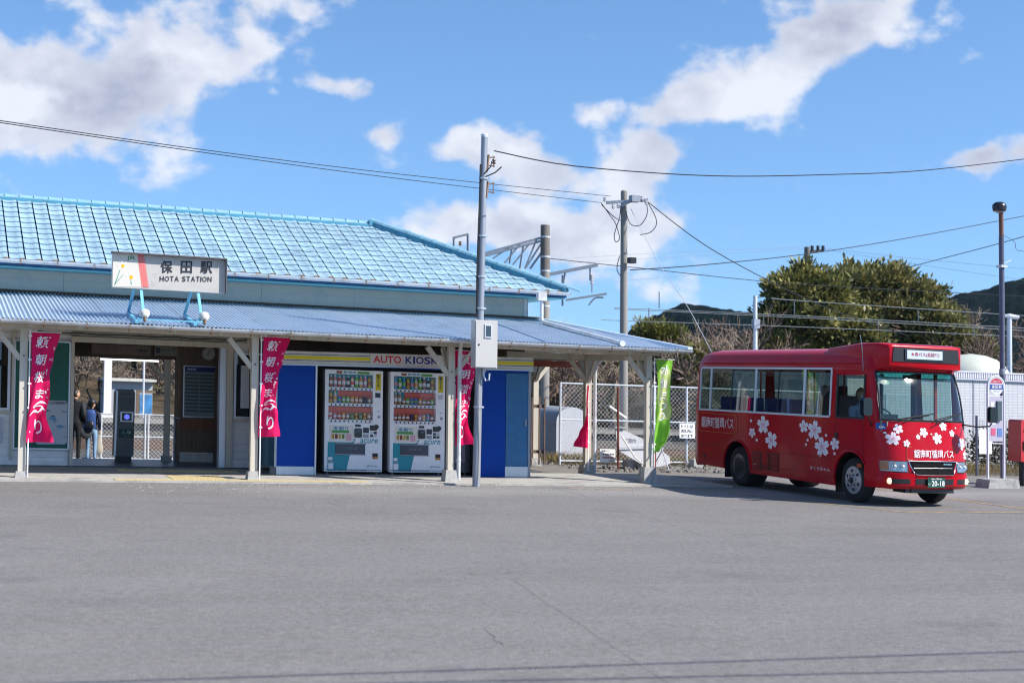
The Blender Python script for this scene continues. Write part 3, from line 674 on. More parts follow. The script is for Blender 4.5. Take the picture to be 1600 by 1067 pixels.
def flood(x, lab):
    t = thing('sign_floodlight', lab, 'floodlight', (x, -.62, can_z(-.62)+.03), 'floodlights below the name sign')
    z0 = can_z(-.62)
    q = MB(); q.lathe((x, -.60, z0+.17), [(.03, -.09), (.05, -.08), (.088, .0), (.088, .02), (.075, .022)], 14, (0, .75, .66)); q.build('lamp_head', mat('lamp_white', (.62, .62, .60), .45, var=.1, dirt=(.2, .12, .08), dscale=14, damt=.6), t, smooth=40)
    q = MB(); q.lathe((x, -.66, z0+.10), [(.028, -.045), (.028, .03)], 8, (0, 0, 1)); q.bar((x, -.64, z0+.04), (x, -.62, z0+.14), .03, .03); q.build('lamp_socket', M_brk, t)
flood(1.79, 'round white floodlight below the flower painting end of the station sign'); flood(2.74, 'round white floodlight below the station lettering end of the sign')

# ------------------------------------------------------------------ blue kiosk front with vending machines
M_blue = mat('kiosk_blue', (.002, .052, .34), .5, var=.06, scale=2, spec=.15)
M_blue2 = mat('kiosk_door_blue', (.02, .14, .33), .45, var=.14, scale=5, dirt=(.06, .16, .26), dscale=4, damt=.5)
M_white = flat('white_metal', '#c9ccd0', .4); M_fasc = mat('fascia_white', (.66, .65, .60), .5, var=.06, scale=3, dirt=(.2, .19, .17), dscale=3, damt=.4)
M_stry = flat('stripe_yellow', '#ddd012'); M_strb = flat('stripe_navy', '#23266b'); M_txr = flat('letter_red', '#d02636'); M_txb = flat('letter_navy', '#262a86')
K = thing('auto_kiosk', 'blue metal kiosk front under the canopy with yellow striped fascia', 'kiosk', (6.8, 1.8, .034))
KZ = .034
def kb(nm, m_, x0, x1, y0, y1, z0, z1, par=None): q = MB(); q.box(x0, x1, y0, y1, z0, z1); return q.build(nm, m_, par or K)
kb('side_wall', mat('kiosk_side', (.03, .10, .16), .5, var=.1), 4.22, 4.30, 1.46, 2.9, KZ+.14, 2.0)
kb('blue_panel', M_blue, 4.36, 5.045, 1.20, 1.24, KZ+.15, 1.985); kb('plinth', M_alu, 4.36, 5.045, 1.19, 1.25, KZ, KZ+.148)
q = MB(); q.prism([(4.30, 1.46), (4.355, 1.20), (4.36, 1.5)], .14, 2, KZ); q.build('plinth', M_alu, K)
q = MB(); q.prism([(4.29, 1.46), (4.33, 1.215), (4.35, 1.215), (4.35, 1.5)], 1.85, 2, KZ+.14); q.build('corner_panel', mat('kiosk_side', (0, 0, 0)), K)
kb('corner_trim', M_alu, 4.325, 4.338, 1.185, 1.21, KZ+.14, 1.985); kb('corner_trim', M_alu, 4.343, 4.358, 1.18, 1.21, KZ+.14, 1.985)
kb('frame_post', M_alu, 5.047, 5.075, 1.17, 1.26, KZ, 1.985)
kb('blue_panel', M_blue, 8.11, 8.705, 1.20, 1.24, KZ+.0, 2.0); kb('blue_header', M_blue, 5.077, 9.2, 1.21, 1.25, 1.99, 2.075)
D = kb('door', M_blue2, 8.72, 9.165, 1.215, 1.25, KZ+.20, 1.98); kb('door_handle', M_steel, 9.10, 9.13, 1.195, 1.213, 1.0, 1.12, D); kb('plinth', M_alu, 8.71, 9.17, 1.205, 1.24, KZ, KZ+.195)
kb('frame_post', M_steel, 9.168, 9.215, 1.20, 1.27, KZ, 2.03); kb('frame_post', M_steel, 9.217, 9.24, 1.25, 2.8, KZ, 2.03)
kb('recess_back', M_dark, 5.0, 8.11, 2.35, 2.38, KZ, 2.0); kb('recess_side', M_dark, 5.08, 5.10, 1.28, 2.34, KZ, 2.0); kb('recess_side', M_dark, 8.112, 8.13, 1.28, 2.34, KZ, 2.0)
# fascia (slightly rising to the right)
def FZ(x, z): return z + (x-4.36)*.0125
def fpoly(nm, m_, x0, x1, z0, z1, y, th=.02):
    q = MB(); q.add([(x0, y, FZ(x0, z0)), (x1, y, FZ(x1, z0)), (x1, y, FZ(x1, z1)), (x0, y, FZ(x0, z1)), (x0, y+th, FZ(x0, z0)), (x1, y+th, FZ(x1, z0)), (x1, y+th, FZ(x1, z1)), (x0, y+th, FZ(x0, z1))],
               [(0, 1, 2, 3), (7, 6, 5, 4), (0, 4, 5, 1), (3, 2, 6, 7), (1, 5, 6, 2), (0, 3, 7, 4)]); return q.build(nm, m_, K)
for x0, x1 in ((4.36, 5.13), (5.135, 6.04), (6.045, 7.56), (7.565, 9.24)): fpoly('fascia_panel', M_fasc, x0, x1, 1.995, 2.225, 1.14, .5)
for x0, x1 in ((4.36, 6.04), (7.575, 9.24)):
    fpoly('yellow_stripe', M_stry, x0, x1, 2.085, 2.145, 1.136, .003)
    for z_ in (2.066, 2.172): fpoly('navy_stripe', M_strb, x0, x1, z_-.005, z_+.005, 1.137, .003)
fpoly('fascia_edge', M_alu, 4.355, 9.245, 1.975, 1.994, 1.12, .1)
letters(K, 'AUTO', spans((.27, .24, .24, .27), .02), lambda a, c: (6.10+.52*a, 1.133, FZ(6.1+.52*a, 2.055+.125*c)), M_txr, .035)
letters(K, 'KIOSK', spans((.24, .07, .27, .22, .24), .035), lambda a, c: (6.71+.62*a, 1.133, FZ(6.71+.62*a, 2.052+.128*c)), M_txb, .035)

# vending machines
M_vm = flat('vm_white', '#f2f1f2', .35); M_vms = flat('vm_side', '#8f8b86', .5); M_vteal = flat('vm_teal', '#0f8f9f', .4); M_vrb = flat('shelf_redbrown', '#dd6a58', .6); M_vtl = flat('shelf_teal', '#14a0b0', .6)
M_vgl = glass('vm_window', (.96, .97, .98), -.06); M_vdk = flat('vm_black', '#14161c', .3); M_slot = flat('vm_slot', '#3d4452', .35)
palette = [flat('drink_%d' % i, h, .35) for i, h in enumerate(['#7fc045', '#3f9a66', '#a8614a', '#efe9d8', '#e0584c', '#4f8ae0', '#eaa83e', '#2d3c66', '#b88c62', '#d8d2c8', '#3c2c28', '#d4b23c', '#d88fa0', '#5aa8c0'])]
M_capw = flat('cap_white', '#e6e6e6')
def bottle_mesh(i, tall):
    q = MB(); r = .034
    if tall: q.lathe((0, 0, 0), [(r*.9, 0), (r, .01), (r, .12), (r*.88, .135), (r*.5, .165)], 9)
    else: q.lathe((0, 0, 0), [(r*.88, 0), (r*.96, .008), (r*.96, .105), (r*.8, .118)], 9)
    q.cur = 1
    if tall: q.lathe((0, 0, .165), [(r*.48, 0), (r*.48, .022)], 8); q.lathe((0, 0, .05), [(r*1.02, 0), (r*1.02, .055)], 9)
    else: q.lathe((0, 0, .04), [(r*.985, 0), (r*.985, .035)], 9)
    return q.mesh('display_bottle' if tall else 'display_can', [palette[i], palette[(i*5+3) % len(palette)] if i % 2 else M_capw], smooth=50)
btl = {(i, t): bottle_mesh(i, t) for i in range(len(palette)) for t in (True, False)}
def vending(x0, x1, label, seed, pink=0.0):
    rr = random.Random(seed)
    t = thing('vending_machine', label, 'vending machine', ((x0+x1)/2, 1.8, KZ), 'drink vending machines in the kiosk')
    W_ = x1-x0; yf = 1.48; z0, z1 = .085, 1.93
    def V(x, y): return (x0+(x-85)/440*W_, z1-(y-174)/788*(z1-.07))
    def rect(nm, m_, xa, ya, xb, yb, d=.003, par=None, dep=None):
        ax, az = V(xa, yb); bx, bz = V(xb, ya); q = MB(); q.box(ax, bx, yf-d, yf-d+(dep if dep else d-.0008), az, bz); return q.build(nm, m_, par or t)
    q = MB(); wx0, wz0 = V(112, 580); wx1, wz1 = V(450, 207)     # carcass with the display opening
    q.box(x0, x1, yf+.14, 2.2, z0, z1); q.build('cabinet', M_vms, t)
    q = MB(); q.box(x0, wx0, yf, yf+.138, z0, z1); q.box(wx1, x1, yf, yf+.138, z0, z1); q.box(wx0, wx1, yf, yf+.138, z0, wz0); q.box(wx0, wx1, yf, yf+.138, wz1, z1); dr = q.build('front_door', M_vm, t)
    for fx in (x0+.08, x1-.08): q = MB(); q.lathe((fx, 1.58, KZ), [(.03, 0), (.03, .012), (.012, .014), (.012, .06)], 8); q.build('foot', M_steel, t)
    q = MB(); q.box(x0+.01, x1-.01, yf-.006, yf-.001, z0+.03, z0+.038); q.build('kick_gap', M_vdk, t)
    sh = [(210, 330, 'a'), (337, 452, 'b'), (460, 578, 'c')]
    for k_, (ya, yb, w_) in enumerate(sh):
        _, za = V(0, ya); _, zb = V(0, yb); zs = zb+.052
        q = MB(); q.box(wx0, wx1, yf+.11, yf+.137, zs, za); back = q.build('shelf_back', M_vtl if k_ == 0 else M_vrb, t)
        if k_ == 1: q = MB(); q.box(wx0, wx0+.17+.03*seed, yf+.106, yf+.109, zs, za); q.build('teal_back', M_vtl, back)
        q = MB(); q.box(wx0, wx1, yf+.005, yf+.137, zb, zs-.002); shf = q.build('shelf', M_vm, t)
        n = 10
        for i in range(n):
            bx = wx0+.055+(wx1-wx0-.11)*i/(n-1)
            tall = k_ == 0 or (k_ == 1 and i < 2)
            o = inst(btl[(rr.randrange(len(palette)), tall)], 'display_bottle' if tall else 'display_can', t, (bx, yf+.06, zs))
            sc_ = rr.uniform(.93, 1.07)*(1.12 if tall else 1.0); o.scale = (1, 1, sc_)
            q = MB(); q.lathe((bx, yf+.0045, zb+.022), [(.0155, 0), (.0155, .006)], 8, (0, -1, 0)); q.build('button', M_vdk, shf)
        q = MB(); q.box(wx0, wx1, yf+.012, yf+.014, zs-.0, zs+.004); q.build('price_rail', flat('price_red', '#b03a3a') if k_ else M_vteal, shf)
    q = MB(); q.box(wx0+.001, wx1-.001, yf+.001, yf+.004, wz0+.02, wz1); q.build('display_window', M_vgl, t)
    rect('top_poster', flat('poster_pale', '#dfe9df'), 165, 180, 452, 204)
    rect('poster_picture', flat('poster_green', '#4f9a48'), 330, 184, 420, 202, .004); rect('poster_picture', flat('poster_redbrown', '#9a5a48'), 170, 183, 212, 203, .004)
    q = MB(); text_y(q, '新発売', V(222, 0)[0], V(320, 0)[0], V(0, 201)[1], V(0, 183)[1], yf-.0045, bold=.03); q.build('poster_lettering', flat('poster_blue', '#3a8fb5'), t)
    rect('yellow_sticker', flat('sticker_yellow', '#d8c21c'), 468, 194, 510, 325)
    q = MB(); 
    for k_, s_ in enumerate('電子マネ'): text_y(q, s_, V(474, 0)[0], V(500, 0)[0], V(0, 226+k_*25)[1], V(0, 202+k_*25)[1], yf-.0045, bold=.02)
    q.build('sticker_lettering', M_vdk, t)
    rect('bill_panel', M_vdk if not pink else flat('pale_frame', '#c9c5d2'), 466, 344, 506, 380)
    q = MB(); q.lathe((V(492, 0)[0], yf, V(0, 487)[1]), [(.012, 0), (.012, .008)], 8, (0, -1, 0)); q.lathe((V(497, 0)[0], yf, V(0, 530)[1]), [(.028, 0), (.024, .012)], 10, (0, -1, 0)); q.lathe((V(497, 0)[0], yf-.012, V(0, 530)[1]), [(.014, 0), (.014, .006)], 8, (0, -1, 0)); q.build('lock', M_steel, t)
    rect('lower_poster', flat('poster_cream', '#e4e0d4'), 120, 600, 306, 726)
    rect('poster_picture', flat('poster_green', '#4f9a48'), 140, 640, 270, 660, .004)
    q = MB(); text_y(q, '冬割り', V(150, 0)[0], V(262, 0)[0], V(0, 640)[1], V(0, 610)[1], yf-.0045, bold=.04); q.build('poster_lettering', flat('poster_blue', '#3a8fb5'), t)
    for k_, hh in enumerate(('#b8862c', '#7c2f22', '#c2a03a', '#6a7f2c')): rect('poster_picture', flat('pp%d' % k_, hh), 138+26*k_, 668, 158+26*k_, 704, .004)
    rect('poster_picture', flat('poster_pinkish', '#d9a9b4'), 246, 664, 288, 716, .004)
    rect('coin_display', M_vdk, 315, 592, 358, 609, .006)
    q = MB(); ax, az = V(310, 692); bx_, bz = V(365, 622); q.prism([(ax+.01, az), (bx_-.01, az), (bx_, az+.02), (bx_, bz-.02), (bx_-.01, bz), (ax+.01, bz), (ax, bz-.02), (ax, az+.02)], .03, 1, yf-.03); q.build('card_reader', flat('reader_black', '#10131c', .18), t)
    rect('reader_screen', flat('screen_grey', '#39424e', .2), 318, 632, 357, 652, .034, dep=.003)
    rect('bill_slot', M_vdk, 378, 616, 420, 656, .010); rect('bill_slot_mouth', M_slot, 386, 628, 412, 640, .013)
    rect('small_notice', flat('notice_grey', '#9aa0a8'), 376, 666, 420, 694)
    q = MB(); q.lathe((V(478, 0)[0], yf, V(0, 608)[1]), [(.045, 0), (.042, .014)], 14, (0, -1, 0)); q.box(V(428, 0)[0], V(480, 0)[0], yf-.012, yf-.001, V(0, 636)[1], V(0, 596)[1]); q.build('coin_lever_plate', flat('plate_dark', '#231a18' if not pink else '#4a1c20', .3), t, smooth=30)
    for a_ in range(2):
        for c_ in range(2): rect('sticker', flat('st%d' % ((a_*2+c_+seed) % 3), ['#2a3038', '#c9cbd0', '#4c525c'][(a_*2+c_+seed) % 3]), 430+28*a_, 644+24*c_, 454+28*a_, 664+24*c_)
    q = MB()   # teal flash on the lower front
    pl = [(110, 950), (110, 730), (290, 730), (302, 704), (320, 704), (305, 740), (278, 830), (252, 950)]
    q.add([(V(x, y)[0], yf-.0022, V(x, y)[1]) for x, y in pl], [tuple(range(len(pl)))[::-1]]); q.build('teal_graphic', M_vteal, t)
    q = MB(); text_y(q, 'acure', V(355, 0)[0], V(490, 0)[0], V(0, 735)[1], V(0, 703)[1], yf-.003, bold=.02, shear=.25); q.build('brand_lettering', M_vteal, t)
    q = MB(); text_y(q, 'JR-Cross', V(406, 0)[0], V(490, 0)[0], V(0, 921)[1], V(0, 904)[1], yf-.003, bold=.01, shear=.2); q.build('operator_lettering', flat('op_green', '#3f7f6a'), t)
    rect('delivery_flap', M_slot, 168, 744, 392, 820, .018); rect('flap_lip', M_steel, 160, 738, 400, 743, .026); rect('flap_lip', M_steel, 160, 821, 400, 826, .026)
    q = MB(); text_y(q, 'とりだし口', V(240, 0)[0], V(330, 0)[0], V(0, 785)[1], V(0, 768)[1], yf-.0195); q.build('flap_lettering', flat('flap_grey', '#8d95a3'), t)
    rect('side_notice', M_wpet, 116, 846, 146, 868, .004); rect('side_notice', flat('notice_grey', '#9aa0a8'), 116, 874, 152, 886, .004); rect('side_notice', M_wpet, 116, 892, 154, 938, .004)
    rect('bottle_sticker', flat('sticker_brown', '#2c2020'), 450, 812, 492, 840, .004); rect('bottle_sticker', flat('sticker_orange', '#c27a1e'), 450, 841, 492, 856, .004)
    q = MB()
    for i in range(16): ax, az = V(200+13*i, 948); q.box(ax, ax+.018, yf-.003, yf-.0008, az, az+.022)
    tag(q.build('vent_slots', M_vdk, t), kind='stuff')
    return t
vending(5.30, 6.39, 'white drinks vending machine nearest the plain blue panel, black bill panel', 1)
vending(6.535, 7.60, 'white drinks vending machine beside the dark machine, pale bill frame', 2, 1.0)
t = thing('dark_vending_machine', 'charcoal vending machine with pale round graphic behind the downpipe', 'vending machine', (7.87, 1.8, KZ), 'drink vending machines in the kiosk')
q = MB(); q.box(7.64, 8.105, 1.47, 2.2, .09, 1.96); q.build('cabinet', flat('vm_charcoal', '#2a2a36', .35), t)
q = MB(); text_y(q, 'acure', 7.76, 7.93, 1.80, 1.835, 1.466, bold=.01, shear=.25); q.build('brand_lettering', M_vm, t)
q = MB(); q.add([(7.80+.115*math.cos(a*math.pi/12)*(1 if abs(math.cos(a*math.pi/12)) < 2 else 1), 1.4665, 1.52+.215*math.copysign(abs(math.sin(a*math.pi/12))**.6, math.sin(a*math.pi/12))) for a in range(24)], [tuple(range(24))[::-1]]); q.build('round_graphic', flat('graphic_lilac', '#a9a2ae'), t)
q = MB(); q.lathe((7.69, 1.47, 1.06), [(.018, 0), (.018, .01)], 8, (0, -1, 0)); q.build('lock', M_steel, t)
for z_ in (1.27, 1.03): q = MB(); q.lathe((7.83, 1.47, z_), [(.055, 0), (.055, .006)], 14, (0, -1, 0)); q.build('round_port', M_vdk, t)
q = MB(); q.box(7.75, 8.0, 1.462, 1.4695, .28, .8); q.build('poster', flat('poster_dusk', '#6b6470'), t)
for fx in (7.70, 8.05): q = MB(); q.lathe((fx, 1.6, KZ), [(.03, 0), (.03, .012), (.012, .014), (.012, .06)], 8); q.build('foot', M_steel, t)

# ------------------------------------------------------------------ nobori banners
def cloth_mat(name, col):
    if name in MATS: return MATS[name]
    mt = bpy.data.materials.new(name); mt.use_nodes = True; g = NT(mt.node_tree)
    tc = g.n('ShaderNodeTexCoord').outputs['Object']; nz = g.n('ShaderNodeTexNoise', {'Vector': tc, 'Scale': 5.0, 'Detail': 3.0}).outputs[0]
    cc = g.n('ShaderNodeVectorMath', {0: col, 'Scale': g.m('MULTIPLY_ADD', nz, .3, .85)}, operation='SCALE').outputs[0]
    d = g.n('ShaderNodeBsdfPrincipled', {'Base Color': cc, 'Roughness': .75, 'Specular IOR Level': .2}); tr = g.n('ShaderNodeBsdfTranslucent', {'Color': cc})
    mx = g.n('ShaderNodeMixShader', {0: .3, 1: d.outputs[0], 2: tr.outputs[0]}); g.n('ShaderNodeOutputMaterial', {'Surface': mx.outputs[0]}); MATS[name] = mt; return mt
M_pink = cloth_mat('banner_magenta', (.86, .014, .14)); M_lime = cloth_mat('banner_lime', (.27, .62, .06)); M_limel = cloth_mat('banner_pale_lime', (.66, .72, .30)); M_bwht = flat('banner_print', '#f3eef2', .8)
def interp(tab, t):
    for (a, va), (c, vc) in zip(tab, tab[1:]):
        if t <= c: f_ = (t-a)/(c-a); f_ = f_*f_*(3-2*f_); return va+(vc-va)*f_
    return tab[-1][1]
def banner(px, py, ztop, zbot, left, right, label, m_, chars, seed, sgn=1, group='pink festival banners tied to the canopy posts', char_h=.075, marks=True, polez=None):
    t = thing('festival_banner', label, 'banner', (px, py, .034 if polez is None else polez), group)
    q = MB(); q.tube([(px, py, (.034 if polez is None else polez)), (px, py, ztop+.04)], .011, 8); q.build('banner_pole', M_wpet, t)
    q = MB(); q.tube([(px, py, ztop+.015), (px+sgn*(right[0][1]+.02), py+.01, ztop+.012)], .006, 6); q.build('crossbar', M_wpet, t)
    def P(s, u, off=0.0):
        l = interp(left, u); r_ = interp(right, u); x_ = px+sgn*(l+(r_-l)*s); ph = seed*1.7
        amp = (.05+.07*u)*s**.7
        y_ = py-.012+amp*math.sin(s*5.2+u*4.5+ph)+.02*s*math.sin(u*9+ph)+.016*math.sin(s*13+u*10+ph)+.02*math.sin(u*21-s*6)*s*u
        return (x_, y_-off, ztop+(zbot-ztop)*u-.02*s*u*math.sin(seed)+.03*(s-.4)*u)
    q = MB(); q.grid(lambda s, u: P(s, u), 20, 56); q.build('cloth', m_, t, smooth=70)
    for k_, (c_, sc, uc, h_, w_) in enumerate(chars):
        q = MB(); put_text(q, c_, lambda a, c2: P(sc+(a-.5)*w_*sgn, uc-(c2-.5)*h_, .006), bold=.018, shear=.12); q.build('letter', M_bwht, t)
    if m_ is M_lime:
        for pl, mm, of in ((((.12, .10), (.95, .06), (.99, .30), (.85, .52), (.98, .66), (.60, .64), (.30, .50), (.42, .30)), M_limel, .003),):
            n = 14; q = MB(); q.grid(lambda a, b2: P(.12+.8*a+.06*math.sin(b2*9), .10+.55*b2, of), 8, 26); q.build('pale_print', mm, t, smooth=70)
    if marks:
        q = MB(); rr = random.Random(seed)
        for k_ in range(11):
            s0, u0, r_ = rr.uniform(.78, .97), rr.uniform(.13, .62), rr.uniform(.012, .022)
            for j in range(3 if k_ % 3 else 5):
                a = j*2*math.pi/(3 if k_ % 3 else 5)+k_; ps = [(s0+math.cos(a+d)*r_*e*2.3, u0+math.sin(a+d)*r_*e*.75) for d, e in ((0, .1), (.5, .8), (0, 1.1), (-.5, .8))]
                q.add([P(x_, y_, .005) for x_, y_ in ps], [(0, 1, 2, 3)])
        for s0, s1, u0 in ((.25, .95, .68), (.1, .6, .76), (.55, .95, .74)):
            n = 10; vs = []
            for i in range(n+1):
                f_ = i/n; s_ = s0+(s1-s0)*f_; u_ = u0-.035*math.sin(f_*3.0)-.02*f_; w_ = .008*math.sin(math.pi*f_)+.002; vs += [P(s_, u_-w_, .0055), P(s_, u_+w_, .0055)]
            q.add(vs, [(2*i, 2*i+2, 2*i+3, 2*i+1) for i in range(n)])
        q.build('printed_petals', M_bwht, t)
    q = MB()
    for k_ in range(5): u_ = .03+.22*k_; q.box(px-.02, px+.03, py-.016, py+.014, ztop+(zbot-ztop)*u_-.012, ztop+(zbot-ztop)*u_+.012)
    q.build('ties', M_wpet, t)
    return t
CH = [('頼', .42, .085, .105, .52), ('朝', .42, .245, .10, .50), ('桜', .45, .405, .10, .55), ('ま', .5, .56, .085, .42), ('つ', .52, .70, .07, .55), ('り', .52, .86, .13, .34)]
banner(.085, -.10, 2.33, .60, [(0, .02), (.3, .03), (.55, .0), (1, -.03)], [(0, .46), (.22, .37), (.38, .31), (.55, .32), (.75, .26), (1, .38)],
       'bright pink festival banner beside the green notice board', M_pink, CH, 1)
banner(3.79, -.10, 2.42, .76, [(0, .03), (.4, .01), (1, -.03)], [(0, .48), (.2, .37), (.4, .28), (.62, .24), (.8, .29), (1, .37)],
       'bright pink festival banner tied between the passage and the blue kiosk', M_pink, CH, 2.3)
banner(7.22, -.0, 2.33, .66, [(0, .05), (.4, .06), (1, .06)], [(0, .48), (.2, .44), (.5, .36), (.8, .31), (1, .40)],
       'bright pink festival banner half hidden behind the grey meter pole', M_pink, CH, 4.1)
banner(11.05, 2.60, 1.8, .55, [(0, .0), (.4, .02), (1, .0)], [(0, .03), (.35, .05), (.6, .08), (.8, .17), (1, .27)],
       'narrow furled pink banner behind the second canopy corner post', M_pink, [], 3.0, sgn=-1, marks=False)
GC = [('水', .5, .11, .11, .62), ('仙', .5, .25, .11, .62), ('ま', .5, .39, .10, .58), ('つ', .5, .51, .08, .55), ('り', .5, .62, .10, .40)]
banner(11.165, -.10, 2.325, .60, [(0, .03), (.3, .06), (.6, .02), (1, -.02)], [(0, .40), (.22, .33), (.42, .31), (.55, .33), (.72, .27), (.88, .20), (1, .05)],
       'lime green banner with white characters on the outermost canopy post', M_lime, GC, 5.2, group='green banner by the bus', marks=False)
# ------------------------------------------------------------------ green notice board and poster
t = thing('green_notice_board', 'dark green notice board on the station wall left of the passage', 'notice board', (.5, 2.95, .33))
q = MB(); q.box(.03, .985, 2.945, 2.97, .335, 2.245); q.build('board', mat('board_green', (.005, .10, .075), .6, var=.12, scale=3), t)
q = MB(); q.box(.02, .045, 2.925, 2.944, .32, 2.26); q.box(.955, .982, 2.925, 2.944, .32, 2.26); q.box(.046, .954, 2.926, 2.944, .32, .345); q.box(.046, .954, 2.926, 2.944, 2.235, 2.26); q.build('frame', M_alu, t)
t = thing('walking_poster', 'pale grey and blue poster on the green notice board', 'poster', (.7, 2.94, .42))
q = MB(); q.prism([(.41, .44), (.45, .41), (.91, .42), (.945, .46), (.945, 1.17), (.91, 1.20), (.44, 1.20), (.41, 1.17)], .003, 1, 2.938); q.build('sheet', flat('poster_sheet', '#aeb6bf'), t)
q = MB(); text_y(q, '駅からさんぽ道発売中', .43, .93, 1.13, 1.185, 2.936, bold=.03); q.build('lettering', M_blk, t)
q = MB(); rr = random.Random(3)
for k_ in range(9):
    cx, cz, r_ = rr.uniform(.48, .88), rr.uniform(.48, 1.02), rr.uniform(.02, .07); q.add([(cx+r_*math.cos(a)*1.2, 2.9365-.0002*k_, cz+r_*math.sin(a)*.6) for a in [i*math.pi/5 for i in range(10)]], [tuple(range(10))[::-1]])
q.build('printed_shapes', flat('poster_ink', '#5f93b4'), t)
q = MB()
for k_ in range(14): cx, cz = rr.uniform(.45, .88), rr.uniform(.5, 1.08); q.box(cx, cx+rr.uniform(.01, .08), 2.9345, 2.935, cz, cz+rr.uniform(.004, .014))
q.build('printed_lines', M_blk, t)
t = thing('small_wall_notice', 'white notice sheet on the boards left of the green board', 'notice', (-.2, 2.93, .4)); q = MB(); q.box(-.40, -.155, 2.925, 2.93, .42, .88); q.build('sheet', flat('sheet_white', '#b9bcc4'), t)
q = MB(); [q.box(-.37, -.19, 2.922, 2.924, .80-.05*i, .806-.05*i) for i in range(7)]; q.build('printed_lines', M_blk, t)
# inside the passage
t = thing('timetable_board', 'framed train timetable with blue heading on the dark timber wall', 'timetable', (3.5, 4.58, .92))
q = MB(); q.box(3.27, 3.86, 4.555, 4.575, .93, 1.90); q.build('panel', flat('tt_panel', '#7f8a8e'), t)
q = MB(); q.box(3.25, 3.272, 4.54, 4.58, .91, 1.92); q.box(3.273, 3.86, 4.54, 4.58, .91, .93); q.box(3.273, 3.86, 4.54, 4.58, 1.90, 1.92); q.build('frame', M_alu, t)
q = MB(); q.box(3.28, 3.86, 4.551, 4.554, 1.80, 1.895); q.build('blue_heading', flat('tt_blue', '#1c2c78'), t)
q = MB(); text_y(q, '時刻表', 3.32, 3.5, 1.825, 1.87, 4.549); q.build('heading_lettering', M_wpet, t)
q = MB()
for i in range(11): q.box(3.29, 3.56, 4.551, 4.554, 1.02+.07*i, 1.055+.07*i); q.box(3.58, 3.85, 4.551, 4.554, 1.02+.07*i, 1.055+.07*i)
q.build('timetable_rows', flat('tt_row', '#3c5a5c'), t)
t = thing('wall_clock', 'round white wall clock high on the timber wall', 'clock', (3.78, 4.57, 2.1)); q = MB(); q.lathe((3.74, 4.59, 2.17), [(.135, 0), (.135, .03), (.12, .035)], 20, (0, -1, 0)); q.build('clock_rim', M_steel, t)
q = MB(); q.lathe((3.74, 4.553, 2.17), [(.115, 0), (.115, .002)], 20, (0, -1, 0)); q.build('clock_face', flat('clock_white', '#c7c5bd'), t); q = MB(); q.bar((3.74, 4.548, 2.17), (3.76, 4.548, 2.26), .01, .004, up=(0, 1, 0)); q.bar((3.74, 4.546, 2.17), (3.68, 4.546, 2.14), .012, .004, up=(0, 1, 0)); q.build('clock_hands', M_dark, t)
t = thing('hanging_direction_sign', 'dim hanging sign with pictogram and upward arrow over the ticket gate', 'sign', (2.9, 3.98, 2.1))
q = MB(); q.box(2.60, 3.02, 3.90, 3.96, 2.08, 2.27); q.build('sign_box', flat('sign_grey', '#6f6c62'), t); q = MB(); q.box(2.62, 2.70, 3.894, 3.899, 2.13, 2.24); q.build('pictogram', M_dark, t)
q = MB(); text_y(q, 'のりば', 2.72, 2.88, 2.16, 2.22, 3.895); text_y(q, '↑', 2.93, 2.99, 2.12, 2.25, 3.895, bold=.02); q.build('lettering', M_dark, t)
t = thing('hanging_station_sign', 'long brown hanging sign above the passage exit', 'sign', (2.0, 3.98, 2.1)); q = MB(); q.box(1.45, 2.52, 3.9, 3.97, 2.07, 2.26); q.build('sign_box', M_brown, t)
q = MB(); q.box(1.43, 1.449, 3.89, 3.98, 2.05, 2.28); q.box(2.521, 2.54, 3.89, 3.98, 2.05, 2.28); q.box(1.45, 2.52, 3.89, 3.98, 2.05, 2.069); q.build('frame', M_dkw, t); q = MB(); text_y(q, '1番線', 2.26, 2.48, 2.13, 2.20, 3.895); q.build('lettering', M_dark, t)
t = thing('tube_light', 'lit fluorescent tube hanging above the ticket gate', 'lamp', (2.1, 4.0, 2.0)); q = MB(); q.box(1.60, 2.70, 3.985, 4.045, 1.995, 2.04); q.build('housing', M_dkw, t)
q = MB(); q.tube([(1.61, 4.0, 1.978), (2.69, 4.0, 1.978)], .016, 8); q.build('tube', mat('tube_glow', (.8, .8, .8), .4, emit=(.9, .92, 1.0), estr=1.6), t)
t = thing('ticket_gate', 'slim grey ticket gate post with blue card reader in the passage', 'ticket gate', (2.13, 4.45, .04), local=False)
q = MB(); q.prism([(1.935, .14), (2.30, .14), (2.31, 1.36), (2.28, 1.42), (1.97, 1.42), (1.945, 1.36)], .30, 1, 4.36); q.build('cabinet', flat('gate_grey', '#4a4e50', .4), t)
q = MB(); q.box(1.98, 2.27, 4.40, 4.64, .04, .14); q.build('foot', M_dark, t); q = MB(); q.prism([(1.93, .15), (1.965, .15), (1.99, 1.40), (1.955, 1.38)], .02, 1, 4.335); q.build('side_trim', M_alu, t)
q = MB(); q.box(2.03, 2.29, 4.352, 4.358, 1.02, 1.26); q.build('screen', M_vdk, t); q = MB(); q.box(2.09, 2.22, 4.352, 4.358, 1.31, 1.36); q.build('upper_label', M_vdk, t)
q = MB(); q.box(2.04, 2.28, 4.34, 4.359, .80, .99); rd = q.build('reader_plate', M_alu, t); q = MB(); q.box(2.07, 2.25, 4.33, 4.339, .82, .97); q.build('reader_recess', M_vdk, t)
q = MB(); q.lathe((2.16, 4.33, .895), [(.05, 0), (.05, .004)], 10, (0, -1, 0)); q.build('reader_light', mat('blue_glow', (.05, .08, .5), .4, emit=(.12, .15, 1.0), estr=.8), t)
